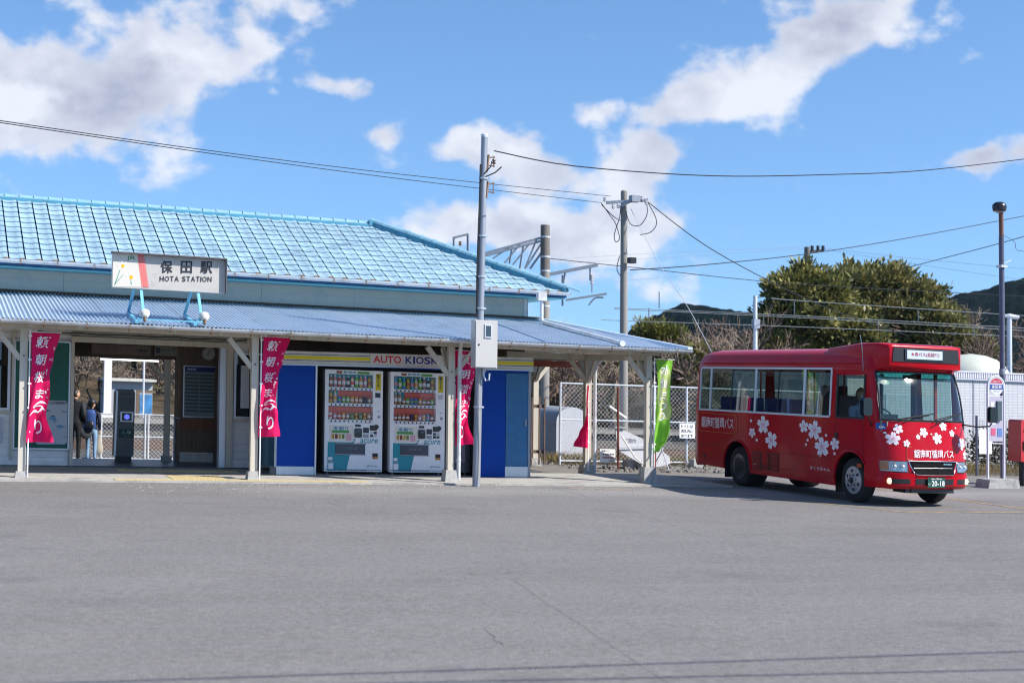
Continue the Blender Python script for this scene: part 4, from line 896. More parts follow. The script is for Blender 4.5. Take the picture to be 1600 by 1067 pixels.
q = MB(); q.box(2.015, 2.295, 4.354, 4.359, .50, .66); q.build('green_label', flat('gate_green', '#14403c'), t); q = MB(); text_y(q, '入場', 2.06, 2.25, .56, .63, 4.352, bold=.01); text_y(q, 'ENTRANCE', 2.1, 2.22, .525, .54, 4.352); q.build('lettering', flat('gate_letter', '#9fb3ad'), t)
t = thing('gate_barrier_post', 'short dark handrail post right of the ticket gate', 'handrail', (3.02, 4.3, .04)); q = MB(); q.tube([(3.09, 4.5, .04), (3.09, 4.5, .88)], .02, 8); q.box(3.06, 3.19, 4.48, 4.52, .88, .90); q.box(3.06, 3.12, 4.47, 4.53, .43, .46); q.build('handrail', M_steel, t)
# threshold with black and yellow tape
q = MB()
for i in range(54): x_ = 1.05+.048*i; q.add([(x_, 2.935, .042), (x_+.024, 2.935, .042), (x_+.034, 2.985, .042), (x_+.010, 2.985, .042)], [(0, 1, 2, 3)])
tag(q.build('warning_tape', flat('tape_buff', '#5c5030')), kind='structure')

# ------------------------------------------------------------------ grey pole with the meter cabinet
t = thing('meter_pole', 'grey steel pole with meter cabinet in front of the kiosk', 'pole', (7.39, -.82, 0))
def PL(z): return 7.39+.0148*z
q = MB(); q.tube([(PL(0), -.82, 0), (PL(6.05), -.82, 6.05)], [.068, .057], 16); q.build('pole', M_steel, t, smooth=40)
q = MB(); q.lathe((PL(6.05), -.82, 6.05), [(.062, -.02), (.063, .03), (.045, .045)], 16); q.build('pole_cap', M_white, t, smooth=40)
for z_ in (1.35, 3.05, 3.6, 4.3, 5.3):
    q = MB(); q.lathe((PL(z_), -.82, z_), [(.080, 0), (.080, .03)], 12); q.box(PL(z_)+.07, PL(z_)+.10, -.84, -.80, z_, z_+.03); q.build('pole_band', M_alu, t)
q = MB(); q.tube([(PL(z)-.072-.008*math.sin(z*2.1), -.835, z) for z in (5.55, 5.2, 4.8, 4.2, 3.6, 3.1, 2.9)], .018, 6); q.build('service_cable', M_dark, t)
q = MB(); q.tube([(PL(2.05)+.04+.05*math.sin(.9*i), -.92, 2.03-.03*i) for i in range(3)], .01, 5); q.tube([(7.47, -.9, 2.05), (7.47, -.92, 1.9), (7.50, -.93, 1.82), (7.56, -.93, 1.83), (7.57, -.93, 1.95)], .018, 8); q.build('flexible_conduit', M_alu, t, smooth=40)
q = MB(); q.tube([(PL(z)+.02*math.sin(z*3), -.9, z) for z in (.02, .3, .6, .9, 1.2, 1.5, 1.8, 2.05)], .006, 5); q.build('loose_cable', M_cream, t)
q = MB(); q.box(7.23, 7.64, -1.12, -.92, 2.035, 2.85); cb = q.build('meter_cabinet', mat('cabinet_beige', (.52, .50, .47), .5, var=.04, scale=2), t)
q = MB(); q.box(7.243, 7.627, -1.132, -1.122, 2.05, 2.835); q.build('cabinet_door', MATS['cabinet_beige'], cb)
q = MB(); q.box(7.40, 7.53, -1.148, -1.133, 2.55, 2.78); q.build('window_frame', M_white, cb); q = MB(); q.box(7.42, 7.51, -1.152, -1.149, 2.575, 2.755); q.build('window_pane', flat('meter_glass', '#3f4b57', .12), cb)
q = MB(); q.lathe((7.30, -1.132, 2.43), [(.016, 0), (.014, .01)], 8, (0, -1, 0)); q.build('cabinet_lock', M_dark, cb)
def rack(z, nm='insulator_rack'):
    x_ = PL(z)+.065; q = MB(); q.bar((x_, -.82, z), (x_+.13, -.84, z+.02), .02, .02); q.bar((x_, -.82, z-.13), (x_+.13, -.84, z-.14), .02, .02); q.bar((x_+.11, -.84, z+.04), (x_+.11, -.84, z-.16), .014, .014); q.bar((x_-.03, -.85, z-.25), (x_+.01, -.83, z+.05), .05, .03)
    return q.build(nm, M_brk, t)
rack(5.68); rack(5.22); q = MB(); q.lathe((PL(5.68)+.175, -.84, 5.62), [(.03, -.04), (.035, -.02), (.02, 0), (.035, .02), (.03, .04)], 10); q.build('insulator', mat('porcelain', (.10, .07, .06), .3), t)
q = MB(); q.tube([(PL(5.4), -.88, 5.33), (PL(5.4)+.18, -.9, 5.42), (PL(5.4)+.30, -.9, 5.53)], .012, 5); q.tube([(PL(5.4)-.02, -.9, 5.38), (PL(5.5)+.1, -.9, 5.52), (PL(5.6)+.13, -.85, 5.62)], .01, 5); q.build('service_cable', M_dark, t)
# ------------------------------------------------------------------ the red town minibus
BX, BY, BRZ = 13.027, -3.735, 0.017
M_redp = mat('bus_red', (.47, .002, .012), .22, var=.06, scale=1.5, coat=.14, spec=.16, dirt=(.20, .06, .05), dscale=2.2, damt=.16, dthr=.5)
M_blkp = mat('black_plastic', (.015, .015, .017), .45, var=.1); M_tyre = mat('tyre_rubber', (.022, .021, .021), .85, var=.15, scale=20, dirt=(.07, .06, .055), dscale=9, damt=.5)
M_rim = mat('steel_rim', (.50, .51, .54), .35, .6, var=.06, dirt=(.2, .18, .16), dscale=12, damt=.4); M_chr = mat('chrome', (.75, .76, .78), .12, 1.0, var=.02)
M_bgl = glass('bus_glass', (.48, .58, .55), .35); M_wsh = glass('windscreen', (.62, .80, .78), .22); M_band = glass('windscreen_band', (.10, .62, .56), .2)
M_lens = glass('lamp_lens', (.95, .95, .95), .25, .03); M_frame = flat('window_frame_silver', '#d5dadf', .35)
M_dec = flat('decal_white', '#f2e6ea', .4); M_decp = flat('decal_pink', '#e9a6bb', .4); M_gold = flat('decal_gold', '#c9762e', .4); M_int = flat('interior_grey', '#34373c', .8); M_seat = mat('seat_blue', (.02, .07, .30), .8, var=.25, scale=25); M_pole = flat('handrail_orange', '#b5391c', .4)
BUS = thing('town_minibus', 'red minibus with cherry blossom decals waiting beside the station', 'bus', (BX, BY, 0), None, True, BRZ)
VC, HW = .87, .90
# level table: z, front u, rear u, half width
LV = [(.30, -.96, 5.30, .885), (.36, -1.035, 5.36, .90), (.55, -1.05, 5.39, .90), (.565, -1.00, 5.39, .90), (.80, -.99, 5.39, .90), (1.10, -.965, 5.39, .90), (1.395, -.905, 5.38, .90),
      (2.215, -.60, 5.27, .855), (2.30, -.57, 5.25, .848), (2.40, -.50, 5.20, .825), (2.49, -.38, 5.12, .77), (2.555, -.20, 5.00, .66), (2.595, .02, 4.85, .50), (2.61, .3, 4.6, .28)]
UF, URR = -.36, 5.13        # where the curved nose and tail begin
def lerp_lv(z):
    for a, c_ in zip(LV, LV[1:]):
        if z <= c_[0]: f_ = max(0, (z-a[0])/(c_[0]-a[0])); return [a[i]+(c_[i]-a[i])*f_ for i in range(4)]
    return list(LV[-1])
def se(hw, ext, n, t):       # superellipse quarter pair, t 0..pi
    c_, s_ = math.cos(t), math.sin(t); return -hw*math.copysign(abs(c_)**(2/n), c_), ext*abs(s_)**(2/n)
SIDEU = [5.13, 4.68, 3.03, 1.42, .60, .42, -.36]
NF, NRR = 20, 12
def ring(z, uf, ur, hw):
    us, use = min(UF, UF), URR
    if uf > UF-.05: us = uf+.05
    if ur < URR+.05: use = ur-.05
    P = []
    for u in SIDEU: P.append((VC-hw, min(max(u, us), use), z))
    for i in range(1, NF):
        v, e_ = se(hw, us-uf, 3.4, math.pi*i/NF); P.append((VC+v, us-e_, z))
    for u in SIDEU[::-1]: P.append((VC+hw, min(max(u, us), use), z))
    for i in range(1, NRR):
        v, e_ = se(hw, ur-use, 4.5, math.pi-math.pi*i/NRR); P.append((VC+v, use+e_, z))
    return P
NS = len(SIDEU); PER = NS+NF-1+NS+NRR-1
rings = [ring(*l) for l in LV]
GL = 6           # level index where the glazing band starts
WS = set(range(NS-1+3, NS-1+NF-3))
RW = set(range(2*NS+NF-2+3, PER-3))
SW = {0, 1, 2, 3}; DW = {5}
LSW = {PER-NRR-1-k for k in range(0, 0)}
left0 = NS+NF-1   # first left-side index (front)
LW = {left0+1+k for k in (0,)}
LWN = {left0+k for k in (0, 2, 3, 4, 5)}
b = MB(); 
for r_ in rings: b.v += r_
def bf(j, i, m_=0): b.f.append((j*PER+i, (j+1)*PER+i, (j+1)*PER+(i+1) % PER, j*PER+(i+1) % PER)); b.mi.append(m_)
for j in range(len(LV)-1):
    for i in range(PER):
        side = i < NS-1 or (left0 <= i < left0+NS-1)
        if j < GL and side: continue
        if j == GL and (i in WS or i in RW or i in SW or i in DW or i in LWN): continue
        bf(j, i)
b.f.append(tuple((len(LV)-1)*PER+i for i in range(PER))); b.mi.append(0)
bm = bmesh.new(); me_ = b.mesh('tmp', M_redp); bm.from_mesh(me_); bmesh.ops.recalc_face_normals(bm, faces=bm.faces); bm.to_mesh(me_); bm.free()
me_.name = 'body_shell'; me_.shade_smooth(); me_.set_sharp_from_angle(angle=R(38))
body = bpy.data.objects.new('body_shell', me_); COL.objects.link(body); body.parent = BUS; ORG[body.name] = (0, 0, 0)
# flat flanks with wheel arches
WB, AR, HZ = 3.66, .475, .375
def flank_poly():
    P = [(-.36, 1.395), (5.13, 1.395), (5.13, .33), (4.6, .29)]
    def arch(c_): return [(c_+AR*math.cos(a), HZ+AR*math.sin(a)) for a in [math.pi*i/16 for i in range(17)] if HZ+AR*math.sin(a) > .27]
    P += [(WB+AR, .29)] + [p for p in arch(WB)][1:-1] + [(WB-AR, .24)] + [(AR, .22)] + arch(0)[1:-1] + [(-.36, .58)] if False else []
    return P
pp = [(5.13, 1.395), (-.36, 1.395), (-.36, .70)]
for i in range(15, -1, -1):
    a = math.pi*i/16
    if HZ+AR*math.sin(a) >= .58 or math.cos(a) > 0: pp.append((AR*math.cos(a), HZ+AR*math.sin(a)))
pp = [p for p in pp if not (p[0] < -.36)]
pp += [(AR, .25), (WB-AR, .27)]
for i in range(16, -1, -1): a = math.pi*i/16; pp.append((WB+AR*math.cos(a), HZ+AR*math.sin(a)))
pp += [(WB+AR, .30), (5.13, .345)]
for v0, nm in ((VC-HW, 'flank'), (VC+HW-.03, 'flank')):
    q = MB(); q.prism(pp, .03, 0, v0); q.build(nm, M_redp, BUS)
for v0, s_ in ((VC-HW, -1), (VC+HW, 1)):
    for c_ in (0, WB):
        q = MB(); q.tube([(v0+s_*.004, c_+(AR+.012)*math.cos(a), HZ+(AR+.012)*math.sin(a)) for a in [math.pi*(-.02+1.04*i/18) for i in range(19)] if c_ or (AR+.012)*math.cos(a) > -.40], .022, 6); q.build('arch_lip', M_redp, BUS, smooth=50)
        q = MB(); n = 16; vs = []
        for i in range(n+1):
            a = math.pi*i/n; vs += [(v0-s_*.01, c_+(AR+.0)*math.cos(a), HZ+(AR+.0)*math.sin(a)), (v0-s_*.42, c_+AR*math.cos(a), HZ+AR*math.sin(a))]
        q.add(vs, [(2*i, 2*i+1, 2*i+3, 2*i+2) for i in range(n)]); q.add([(v0-s_*.42, c_+AR*math.cos(math.pi*i/n), HZ+AR*math.sin(math.pi*i/n)) for i in range(n+1)], [tuple(range(n+1))])
        q.build('wheel_well', M_blkp, BUS)
q = MB(); q.box(VC-.5, VC+.5, -.7, 5.1, .27, .50); q.box(VC-.85, VC+.85, .5, 3.1, .30, .52); q.box(VC-.5, VC+.3, -.93, -.6, .24, .34); q.build('underbody', M_blkp, BUS)
q = MB(); q.box(VC-.40, VC+.45, -.95, -.88, .235, .30); q.build('front_lower_bar', M_blkp, BUS)
for c_, v_ in ((.50, .02), (4.17, .02), (.50, 1.5), (4.17, 1.5)): q = MB(); q.box(v_, v_+.24, c_, c_+.02, .13, .6); q.build('mudflap', M_blkp, BUS)
# glazing band
def quad(j, i, inset=.012):
    P = [Vector(rings[j][i]), Vector(rings[j+1][i]), Vector(rings[j+1][(i+1) % PER]), Vector(rings[j][(i+1) % PER])]
    c_ = Vector((VC, 2.2, 0)); out = []
    for p_ in P: d_ = Vector((c_.x-p_.x, 0, 0)) if abs(p_.x-c_.x) > .8 else Vector((0, c_.y-p_.y, 0)); out.append(p_+d_.normalized()*inset)
    return out
for i in sorted(SW | DW | LWN):
    q = MB(); q.add(quad(GL, i), [(0, 1, 2, 3)]); o = q.build('side_window', M_bgl, BUS)
q = MB(); idx = sorted(WS); vs = []
NWZ = 8
def ws_pt(i, f_, off=0.0):
    a, c_ = Vector(rings[GL][i]), Vector(rings[GL+1][i]); p_ = a.lerp(c_, f_); p_.y += -.045*math.sin(math.pi*f_)+.01-off; return p_
for k_ in range(NWZ+1):
    for i in idx+[idx[-1]+1]: vs.append(tuple(ws_pt(i, .03+.94*k_/NWZ)))
nn = len(idx)+1
q.add(vs, [(k_*nn+i, k_*nn+i+1, (k_+1)*nn+i+1, (k_+1)*nn+i) for k_ in range(NWZ-1) for i in range(nn-1)]); ws = q.build('windscreen', M_wsh, BUS, smooth=60)
q = MB(); q.add([vs[(NWZ-1)*nn+i] for i in range(nn)]+[vs[NWZ*nn+i] for i in range(nn)], [(i, i+1, nn+i+1, nn+i) for i in range(nn-1)]); q.build('sun_band', M_band, ws, smooth=60)
q = MB(); q.tube([ws_pt(i, .02, .012) for i in idx+[idx[-1]+1]]+[ws_pt(idx[-1]+1, f_, .012) for f_ in (.25, .5, .75, .98)]+[ws_pt(i, .98, .012) for i in (idx+[idx[-1]+1])[::-1]]+[ws_pt(idx[0], f_, .012) for f_ in (.75, .5, .25, .02)], .016, 5); q.build('windscreen_rubber', M_blkp, BUS, smooth=60)
q = MB()
for i in sorted(RW): q.add(quad(GL, i), [(0, 1, 2, 3)])
q.build('rear_window', M_bgl, BUS)
def side(u, z, off=.003):
    """a point on the driver's flank"""
    l = lerp_lv(z); return (VC-l[3]-off, u, z)
def sidebar(u0, z0, u1, z1, w, nm='window_frame', m_=None, th=.014, par=None):
    a, c_ = Vector(side(u0, z0, .004)), Vector(side(u1, z1, .004)); q = MB(); q.bar(a, c_, th, w, up=(0, (z1-z0) and 1 or 0, 0 if z1 != z0 else 1)); return q.build(nm, m_ or M_frame, par or BUS)
sidebar(5.10, 1.412, .62, 1.412, .035); sidebar(5.06, 2.235, .60, 2.235, .035)
for u_ in (5.085, 4.68, 3.03, 1.42, .615): sidebar(u_, 1.43, u_-.0, 2.22, .062 if u_ not in (5.085, .615) else .04)
for u0, u1 in ((4.64, 3.86), (3.86, 3.08), (2.99, 2.22), (2.22, 1.46)): pass
for u_ in (3.88, 2.25): sidebar(u_, 1.44, u_, 2.21, .03, 'sash_bar', M_blkp, .01)
for u_ in (.43, -.345): sidebar(u_, 1.43, u_, 2.14, .045, 'door_window_rubber', M_blkp)
sidebar(.43, 1.415, -.35, 1.415, .03, 'door_window_rubber', M_blkp)
q = MB(); q.add([side(.44, 2.13, .002), side(-.36, 2.13, .002), side(-.36, 2.222, .002), side(.44, 2.222, .002)], [(0, 1, 2, 3)]); q.add([side(.62, 1.39, .001), side(.44, 1.39, .001), side(.44, 2.222, .001), side(.62, 2.222, .001)], [(0, 1, 2, 3)]); q.build('door_frame', M_redp, BUS)
sidebar(5.0, 2.325, -.2, 2.325, .022, 'drip_rail', M_redp, .03)
# panel gaps and creases
def gap(pts, w=.006, nm='panel_gap', m_=None):
    q = MB()
    for a, c_ in zip(pts, pts[1:]): q.bar(side(*a, .001), side(*c_, .001), .003, w, up=(0, 0, 1) if abs(a[0]-c_[0]) > abs(a[1]-c_[1]) else (0, 1, 0))
    return q.build(nm, m_ or flat('gap_dark', '#2a0308'), BUS)
gap([(.45, 1.39), (.45, .86)]); gap([(-.355, 1.39), (-.355, .75)]); gap([(5.1, .72), (4.22, .74)]); gap([(3.12, .70), (.5, .70)]); gap([(3.10, 1.39), (3.10, .30)], .004); gap([(1.62, 1.39), (1.62, .28)], .004); gap([(.52, .42), (3.1, .42)], .005)
sidebar(5.1, .76, 4.2, .775, .012, 'crease', M_redp, .006); sidebar(3.1, .735, .5, .735, .014, 'crease', M_redp, .008); sidebar(.40, 1.02, -.34, 1.03, .012, 'crease', M_redp, .006)
q = MB(); q.bar(side(.35, .92, .006), side(-.33, .92, .006), .01, .01); q.build('door_crease', M_redp, BUS)
# grille openings on the flank
vg = MB(); vg.add([side(3.10, .36, .002), side(2.20, .36, .002), side(2.20, .68, .002), side(3.10, .68, .002)], [(0, 1, 2, 3)]); vent = vg.build('side_vent', M_blkp, BUS)
for c0 in (2.22, 2.52, 2.82):
    for k_ in range(11): q = MB(); q.bar(side(c0, .385+.027*k_, .008), side(c0+.25, .385+.027*k_, .008), .012, .013); q.build('louvre', M_redp, vent)
q = MB(); q.add([side(2.75, .48, .009), side(2.60, .48, .009), side(2.60, .68, .009), side(2.75, .68, .009)], [(0, 1, 2, 3)]); q.build('vent_centre', M_redp, vent)
q = MB(); q.lathe(side(4.88, .50, 0), [(.04, 0), (.04, .008)], 10, (-1, 0, 0)); q.build('filler_cap', M_blkp, BUS)
q = MB(); q.box(VC-HW-.012, VC-HW-.002, .38, .46, 1.05, 1.15); q.build('door_handle', M_blkp, BUS)
q = MB(); q.box(VC-HW-.012, VC-HW-.001, -.50+.2, -.38+.2, .60, .66); q.build('side_indicator', flat('amber', '#b4471a', .3), BUS)
gap([(1.12, .62), (.95, .62), (.95, .5), (1.12, .5), (1.12, .62)], .004, 'fuel_flap'); 
# wheels
def wheel(v, u, dual, s_=1):
    """s_ = +1: the wheel's outer face looks towards -v"""
    ax = (-s_, 0, 0); c_ = (v, u, HZ); w = .20 if not dual else .44
    q = MB(); q.lathe(c_, [(.225, -.0), (.245, .0), (.32, .008), (.358, -.012), (.375, -.05), (.375, -w+.05), (.355, -w+.01), (.23, -w)], 32, ax); q.build('tyre', M_tyre, BUS, smooth=50); t_ = bpy.context.scene.objects[-1] if False else None
    ty = list(BUS.children)[-1]
    if dual: pr = [(.232, -.0), (.225, -.01), (.205, -.02), (.195, -.13), (.13, -.14), (.12, -.10), (.07, -.09), (.06, -.03), (.0, -.03)]
    else: pr = [(.232, .004), (.222, .0), (.21, -.02), (.20, -.03), (.185, .005), (.12, .025), (.085, .02), (.075, .035), (.06, .04), (.0, .04)]
    q = MB(); q.lathe(c_, pr, 28, ax); rim = q.build('rim', M_rim, BUS, smooth=35)
    for k_ in range(6):
        a = k_*math.pi/3+.4; rr_ = .155 if not dual else .165; d_ = -.006 if not dual else .128
        q = MB(); cc = (v-s_*(.014 if not dual else -.126), u+rr_*math.cos(a), HZ+rr_*math.sin(a)); q.lathe(cc, [(.026 if not dual else .022, -.004), (.026 if not dual else .022, .008)], 10, ax); q.build('rim_hole', M_blkp, rim)
        a += .5; q = MB(); cc = (v-s_*(.022 if not dual else -.095), u+.095*math.cos(a), HZ+.095*math.sin(a)); q.lathe(cc, [(.012, 0), (.012, .016)], 6, ax); q.build('wheel_nut', M_blkp, rim)
    q = MB(); q.lathe((v-s_*(.04 if not dual else -.03), u, HZ), [(.055, -.02), (.055, .01), (.03, .02)], 14, ax); q.build('hub', M_blkp, rim, smooth=40)
wheel(.02, 0, False); wheel(.02, WB, True); wheel(1.72, 0, False, -1); wheel(1.72, WB, True, -1)
# ---- nose: everything follows the curved front
def front(v, z, off=.004):
    _, uf, _, hw = lerp_lv(z); x_ = min(.9999, abs((v-VC)/hw)); return (v, UF-(UF-uf)*(1-x_**3.4)**(1/3.4)-off, z)
def fpatch(nm, m_, v0, v1, z0, z1, off=.006, nu=8, nv=3, par=None, sk=0.0, th=0.0):
    q = MB(); q.grid(lambda a, c_: front(v0+(v1-v0)*a+sk*(1-c_)*(.5-a)*2, z0+(z1-z0)*c_, off), nu, nv)
    if th: q.grid(lambda a, c_: front(v0+(v1-v0)*a+sk*(1-c_)*(.5-a)*2, z0+(z1-z0)*c_, off-th), nu, nv)
    return q.build(nm, m_, par or BUS, smooth=60)
def ftube(nm, m_, pts, r, par=None, off=.01): q = MB(); q.tube([front(v, z, off) for v, z in pts], r, 6); return q.build(nm, m_, par or BUS, smooth=60)
for a, c_, s_ in ((.01, .375, 1), (1.73, 1.365, -1)):
    h = fpatch('headlight', flat('lamp_chrome', '#9aa0a8', .2, metal=.8), min(a, c_), max(a, c_), .582, .745, .006)
    for vv, rr_ in ((a+s_*.165, .058), (a+s_*.29, .056)):
        p_ = Vector(front(vv, .665, .012)); q = MB(); q.lathe(p_, [(rr_, -.01), (rr_, .004), (rr_*.8, -.0), (.0, -.012)], 16, (0, -1, .02)); q.build('reflector', M_chr, h, smooth=40)
        q = MB(); q.lathe(p_+Vector((0, -.003, 0)), [(rr_*.55, 0), (rr_*.3, .014), (.0, .018)], 12, (0, -1, 0)); q.build('bulb_glass', flat('bulb_clear', '#d9dde2', .1, metal=.3), h, smooth=60)
    fpatch('corner_indicator', flat('indicator_amber', '#b07248', .25), min(a, a+s_*.085), max(a, a+s_*.085), .60, .735, .010, par=h)
    fpatch('lens', M_lens, min(a, c_), max(a, c_), .580, .747, .022, par=h)
    ftube('lamp_surround', M_blkp, [(a, .578), ((a+c_)/2, .576), (c_, .578), (c_, .749), ((a+c_)/2, .750), (a, .749), (a, .578)], .005, par=h, off=.016)
M_grl = mat('grille_black', (.008, .008, .009), .85, var=.1, spec=.08)
gr = fpatch('grille', M_grl, .40, 1.345, .545, .752, .010, 10, 3, sk=.085)
ftube('grille_frame', M_chr, [(.385, .755), (.6, .757), (.87, .758), (1.14, .757), (1.36, .755), (1.33, .68), (1.27, .56), (1.22, .538), (.87, .534), (.52, .538), (.475, .56), (.415, .68), (.385, .755)], .0065, gr, .02)
for z_, a in ((.645, .49),): ftube('grille_bar', M_chr, [(a, z_), (.87, z_), (1.74-a, z_)], .0045, gr, .016)
for z_ in (.60, .69): ftube('grille_slat', mat('bar_dark', (.02, .02, .022), .8, spec=.1), [(.49, z_), (.87, z_), (1.25, z_)], .005, gr, .014)
q = MB(); put_text(q, 'MITSUBISHI', lambda a, c_: front(1.07+.17*a, .700+.022*c_, .018), bold=.02); q.build('maker_lettering', M_chr, gr)
for a, c_ in ((.12, .40), (1.34, 1.60)): fpatch('lower_intake', M_blkp, a, c_, .385, .465, .003, 6, 2)
fpatch('lower_intake', M_blkp, .49, 1.25, .375, .475, .003, 8, 2)
for a in (.095, 1.575):
    q = MB(); p_ = Vector(front(a, .425, .0)); q.lathe(p_, [(.052, -.01), (.05, .012), (.035, .02)], 14, (0, -1, 0)); q.build('fog_lamp', mat('fog_glow', (.8, .7, .5), .3, emit=(1.0, .78, .42), estr=.5), BUS, smooth=50)
q = MB(); p0 = Vector(front(.87, .43, .03)); q.box(.70, 1.045, p0.y-.006, p0.y, .335, .50); pl = q.build('number_plate', flat('plate_green', '#124a38', .4), BUS)
q = MB()
def plt(s_, v0, v1, z0, z1, **k): put_text(q, s_, lambda a, c_: (v0+(v1-v0)*a, p0.y-.009, z0+(z1-z0)*c_), **k)
plt('袖ヶ浦230', .77, .98, .463, .49, bold=.01); plt('20-18', .775, 1.03, .36, .445, bold=.02); plt('い', .71, .75, .375, .41, bold=.01); q.build('plate_lettering', M_wpet, pl)
fpatch('bumper_line', flat('gap_dark', '#2a0308'), .05, 1.70, .557, .563, .004, 16, 1)
# bonnet text panel
def fbox(pts, nm, m_, r): ftube(nm, m_, pts, r, off=.005)
fbox([(.37, .79), (.37, .95), (.40, .985), (1.30, .985), (1.30, .80), (1.28, .785), (.40, .775), (.37, .79)], 'text_border', M_gold, .0035)
q = MB(); put_text(q, '鋸南町循環バス', lambda a, c_: front(.50+.80*a, .81+.135*c_, .006), bold=.012); q.build('town_bus_lettering', M_dec, BUS)
fpatch('access_symbol_plate', flat('access_blue', '#1d57a8'), -.005+.0, .085, 1.255, 1.36, .006, 4, 3)
q = MB(); q2 = [front(.035+.02*math.cos(a*.785), 1.29+.026*math.sin(a*.785), .009) for a in range(8)]; q.add(q2, [tuple(range(8))]); q.add([front(x_, z_, .009) for x_, z_ in ((.03, 1.305), (.045, 1.305), (.043, 1.335), (.03, 1.335))], [(0, 1, 2, 3)]); q.add([front(x_, z_, .0095) for x_, z_ in ((.045, 1.30), (.065, 1.285), (.072, 1.27), (.078, 1.275), (.068, 1.30), (.045, 1.312))], [(0, 1, 2, 3, 4, 5)]); q.build('access_symbol', M_dec, BUS)
# blossoms
def blossom(fn, cu, cz, r, rot, nm='blossom_decal', asp=1.0, par=None):
    q = MB()
    for k_ in range(5):
        a = rot+k_*2*math.pi/5; ux, uz = math.cos(a), math.sin(a)
        ps = [(0.05, 0), (.35, .26), (.7, .33), (.98, .17), (.86, 0), (.98, -.17), (.7, -.33), (.35, -.26)]
        q.add([fn(cu+(ux*t-uz*w)*r*asp, cz+(uz*t+ux*w)*r, .0050+.0002*k_) for t, w in ps], [tuple(range(8))])
    o = q.build(nm, M_dec, par or BUS); q = MB()
    for k_ in range(5):
        a = rot+k_*2*math.pi/5; ux, uz = math.cos(a), math.sin(a); q.add([fn(cu+(ux*t-uz*w)*r*asp, cz+(uz*t+ux*w)*r, .0068) for t, w in ((.0, .05), (.5, .03), (.5, -.03), (.0, -.05))], [(0, 1, 2, 3)])
        q.add([fn(cu+.16*r*asp*math.cos(a+.6), cz+.16*r*math.sin(a+.6), .0066), fn(cu+.16*r*asp*math.cos(a+1.9), cz+.16*r*math.sin(a+1.9), .0066), fn(cu, cz, .0066)], [(0, 1, 2)])
    q.build('blossom_heart', M_decp, o); return o
def sidef(u, z, off): return side(u, z, off)
for cu, cz, r_, ro in ((2.73, 1.19, .175, .3), (3.11, 1.03, .10, .9), (2.45, .92, .17, 1.2), (1.40, 1.215, .12, .2), (1.07, 1.16, .18, .5), (.84, .88, .185, 1.4), (.46, .955, .115, .1)): blossom(sidef, cu, cz, r_, ro, asp=1.25)
q = MB()
for cu, cz, r_ in ((3.15, 1.25, .035), (2.95, .90, .035), (1.28, .98, .03), (.72, 1.09, .03), (.47, .79, .03), (1.33, .90, .028)):
    q.add([side(cu+r_*1.3*math.cos(a), cz+r_*math.sin(a)*.9, .005) for a in [i*math.pi/3 for i in range(6)]], [tuple(range(6))])
q.build('petal_decals', M_dec, BUS)
for cv, cz, r_, ro in ((.17, 1.11, .115, .2), (.26, 1.27, .085, .7), (.38, 1.04, .065, .1), (.72, 1.225, .085, 1.0), (.60, 1.15, .045, .3), (.98, 1.13, .10, .5), (1.13, 1.33, .08, .4), (1.52, 1.05, .11, .9), (1.62, .86, .08, .2), (1.30, 1.22, .06, .2)): blossom(front, cv, cz, r_, ro, 'blossom_decal')
q = MB()
for cv, cz, r_ in ((.07, 1.20, .022), (.87, 1.20, .018), (1.40, 1.31, .02), (.09, 1.05, .015)): q.add([front(cv+r_*math.cos(a), cz+r_*math.sin(a)*.8, .006) for a in [i*math.pi/3 for i in range(6)]], [tuple(range(6))])
q.build('petal_decals', M_dec, BUS)
# flank lettering
def sb(pts, nm, m_, r_): q = MB(); q.tube([side(u, z, .004) for u, z in pts], r_, 5); q.build(nm, m_, BUS)
sb([(5.10, 1.02), (5.10, 1.30), (5.02, 1.345), (3.74, 1.335), (3.66, 1.29), (3.66, 1.03), (3.74, .985), (5.02, .985), (5.10, 1.02)], 'text_border', M_gold, .005)
q = MB(); put_text(q, '鋸南町循環バス', lambda a, c_: side(5.0-1.22*a, 1.06+.215*c_, .006), bold=.012); q.build('town_bus_lettering', M_dec, BUS)
q = MB(); put_text(q, 'さくらちゃん', lambda a, c_: side(1.20-.60*a, .475+.06*c_, .006), bold=.012); q.build('small_lettering', M_dec, BUS)
q = MB(); put_text(q, '●●●', lambda a, c_: side(3.06-.12*a, .44+.015*c_, .012)); q.build('vent_lettering', M_dec, BUS)
# destination box above the windscreen
def boxsec(u, v0, v1, z0, z1, r_=.05):
    P = [(v0, z0), (v0, z1-r_)]+[(v0+r_-r_*math.cos(a), z1-r_+r_*math.sin(a)) for a in (.5, 1.05, 1.57)]+[(v1-r_+r_*math.sin(a), z1-r_+r_*math.cos(a)) for a in (0.0, .52, 1.05)]+[(v1, z1-r_), (v1, z0)]
    return [(v, u, z) for v, z in P]
secs = [boxsec(-.80, .17, 1.57, 2.31, 2.625), boxsec(-.78, .14, 1.60, 2.27, 2.645), boxsec(-.55, .09, 1.65, 2.24, 2.675), boxsec(-.1, .06, 1.68, 2.30, 2.675, .08), boxsec(.45, .10, 1.64, 2.40, 2.64, .08), boxsec(1.0, .2, 1.54, 2.5, 2.60, .03)]
q = MB(); n = len(secs[0]); q.v = [p for s_ in secs for p in s_]; q.f = [(j*n+i, j*n+(i+1) % n, (j+1)*n+(i+1) % n, (j+1)*n+i) for j in range(len(secs)-1) for i in range(n)]+[tuple(range(n-1, -1, -1))]; q.mi = [0]*len(q.f)
db = q.build('destination_box', M_redp, BUS, smooth=45)
q = MB(); q.prism([(.20, 2.37), (1.55, 2.37), (1.52, 2.60), (.23, 2.60)], .02, 1, -.815); q.build('black_surround', M_blkp, db)
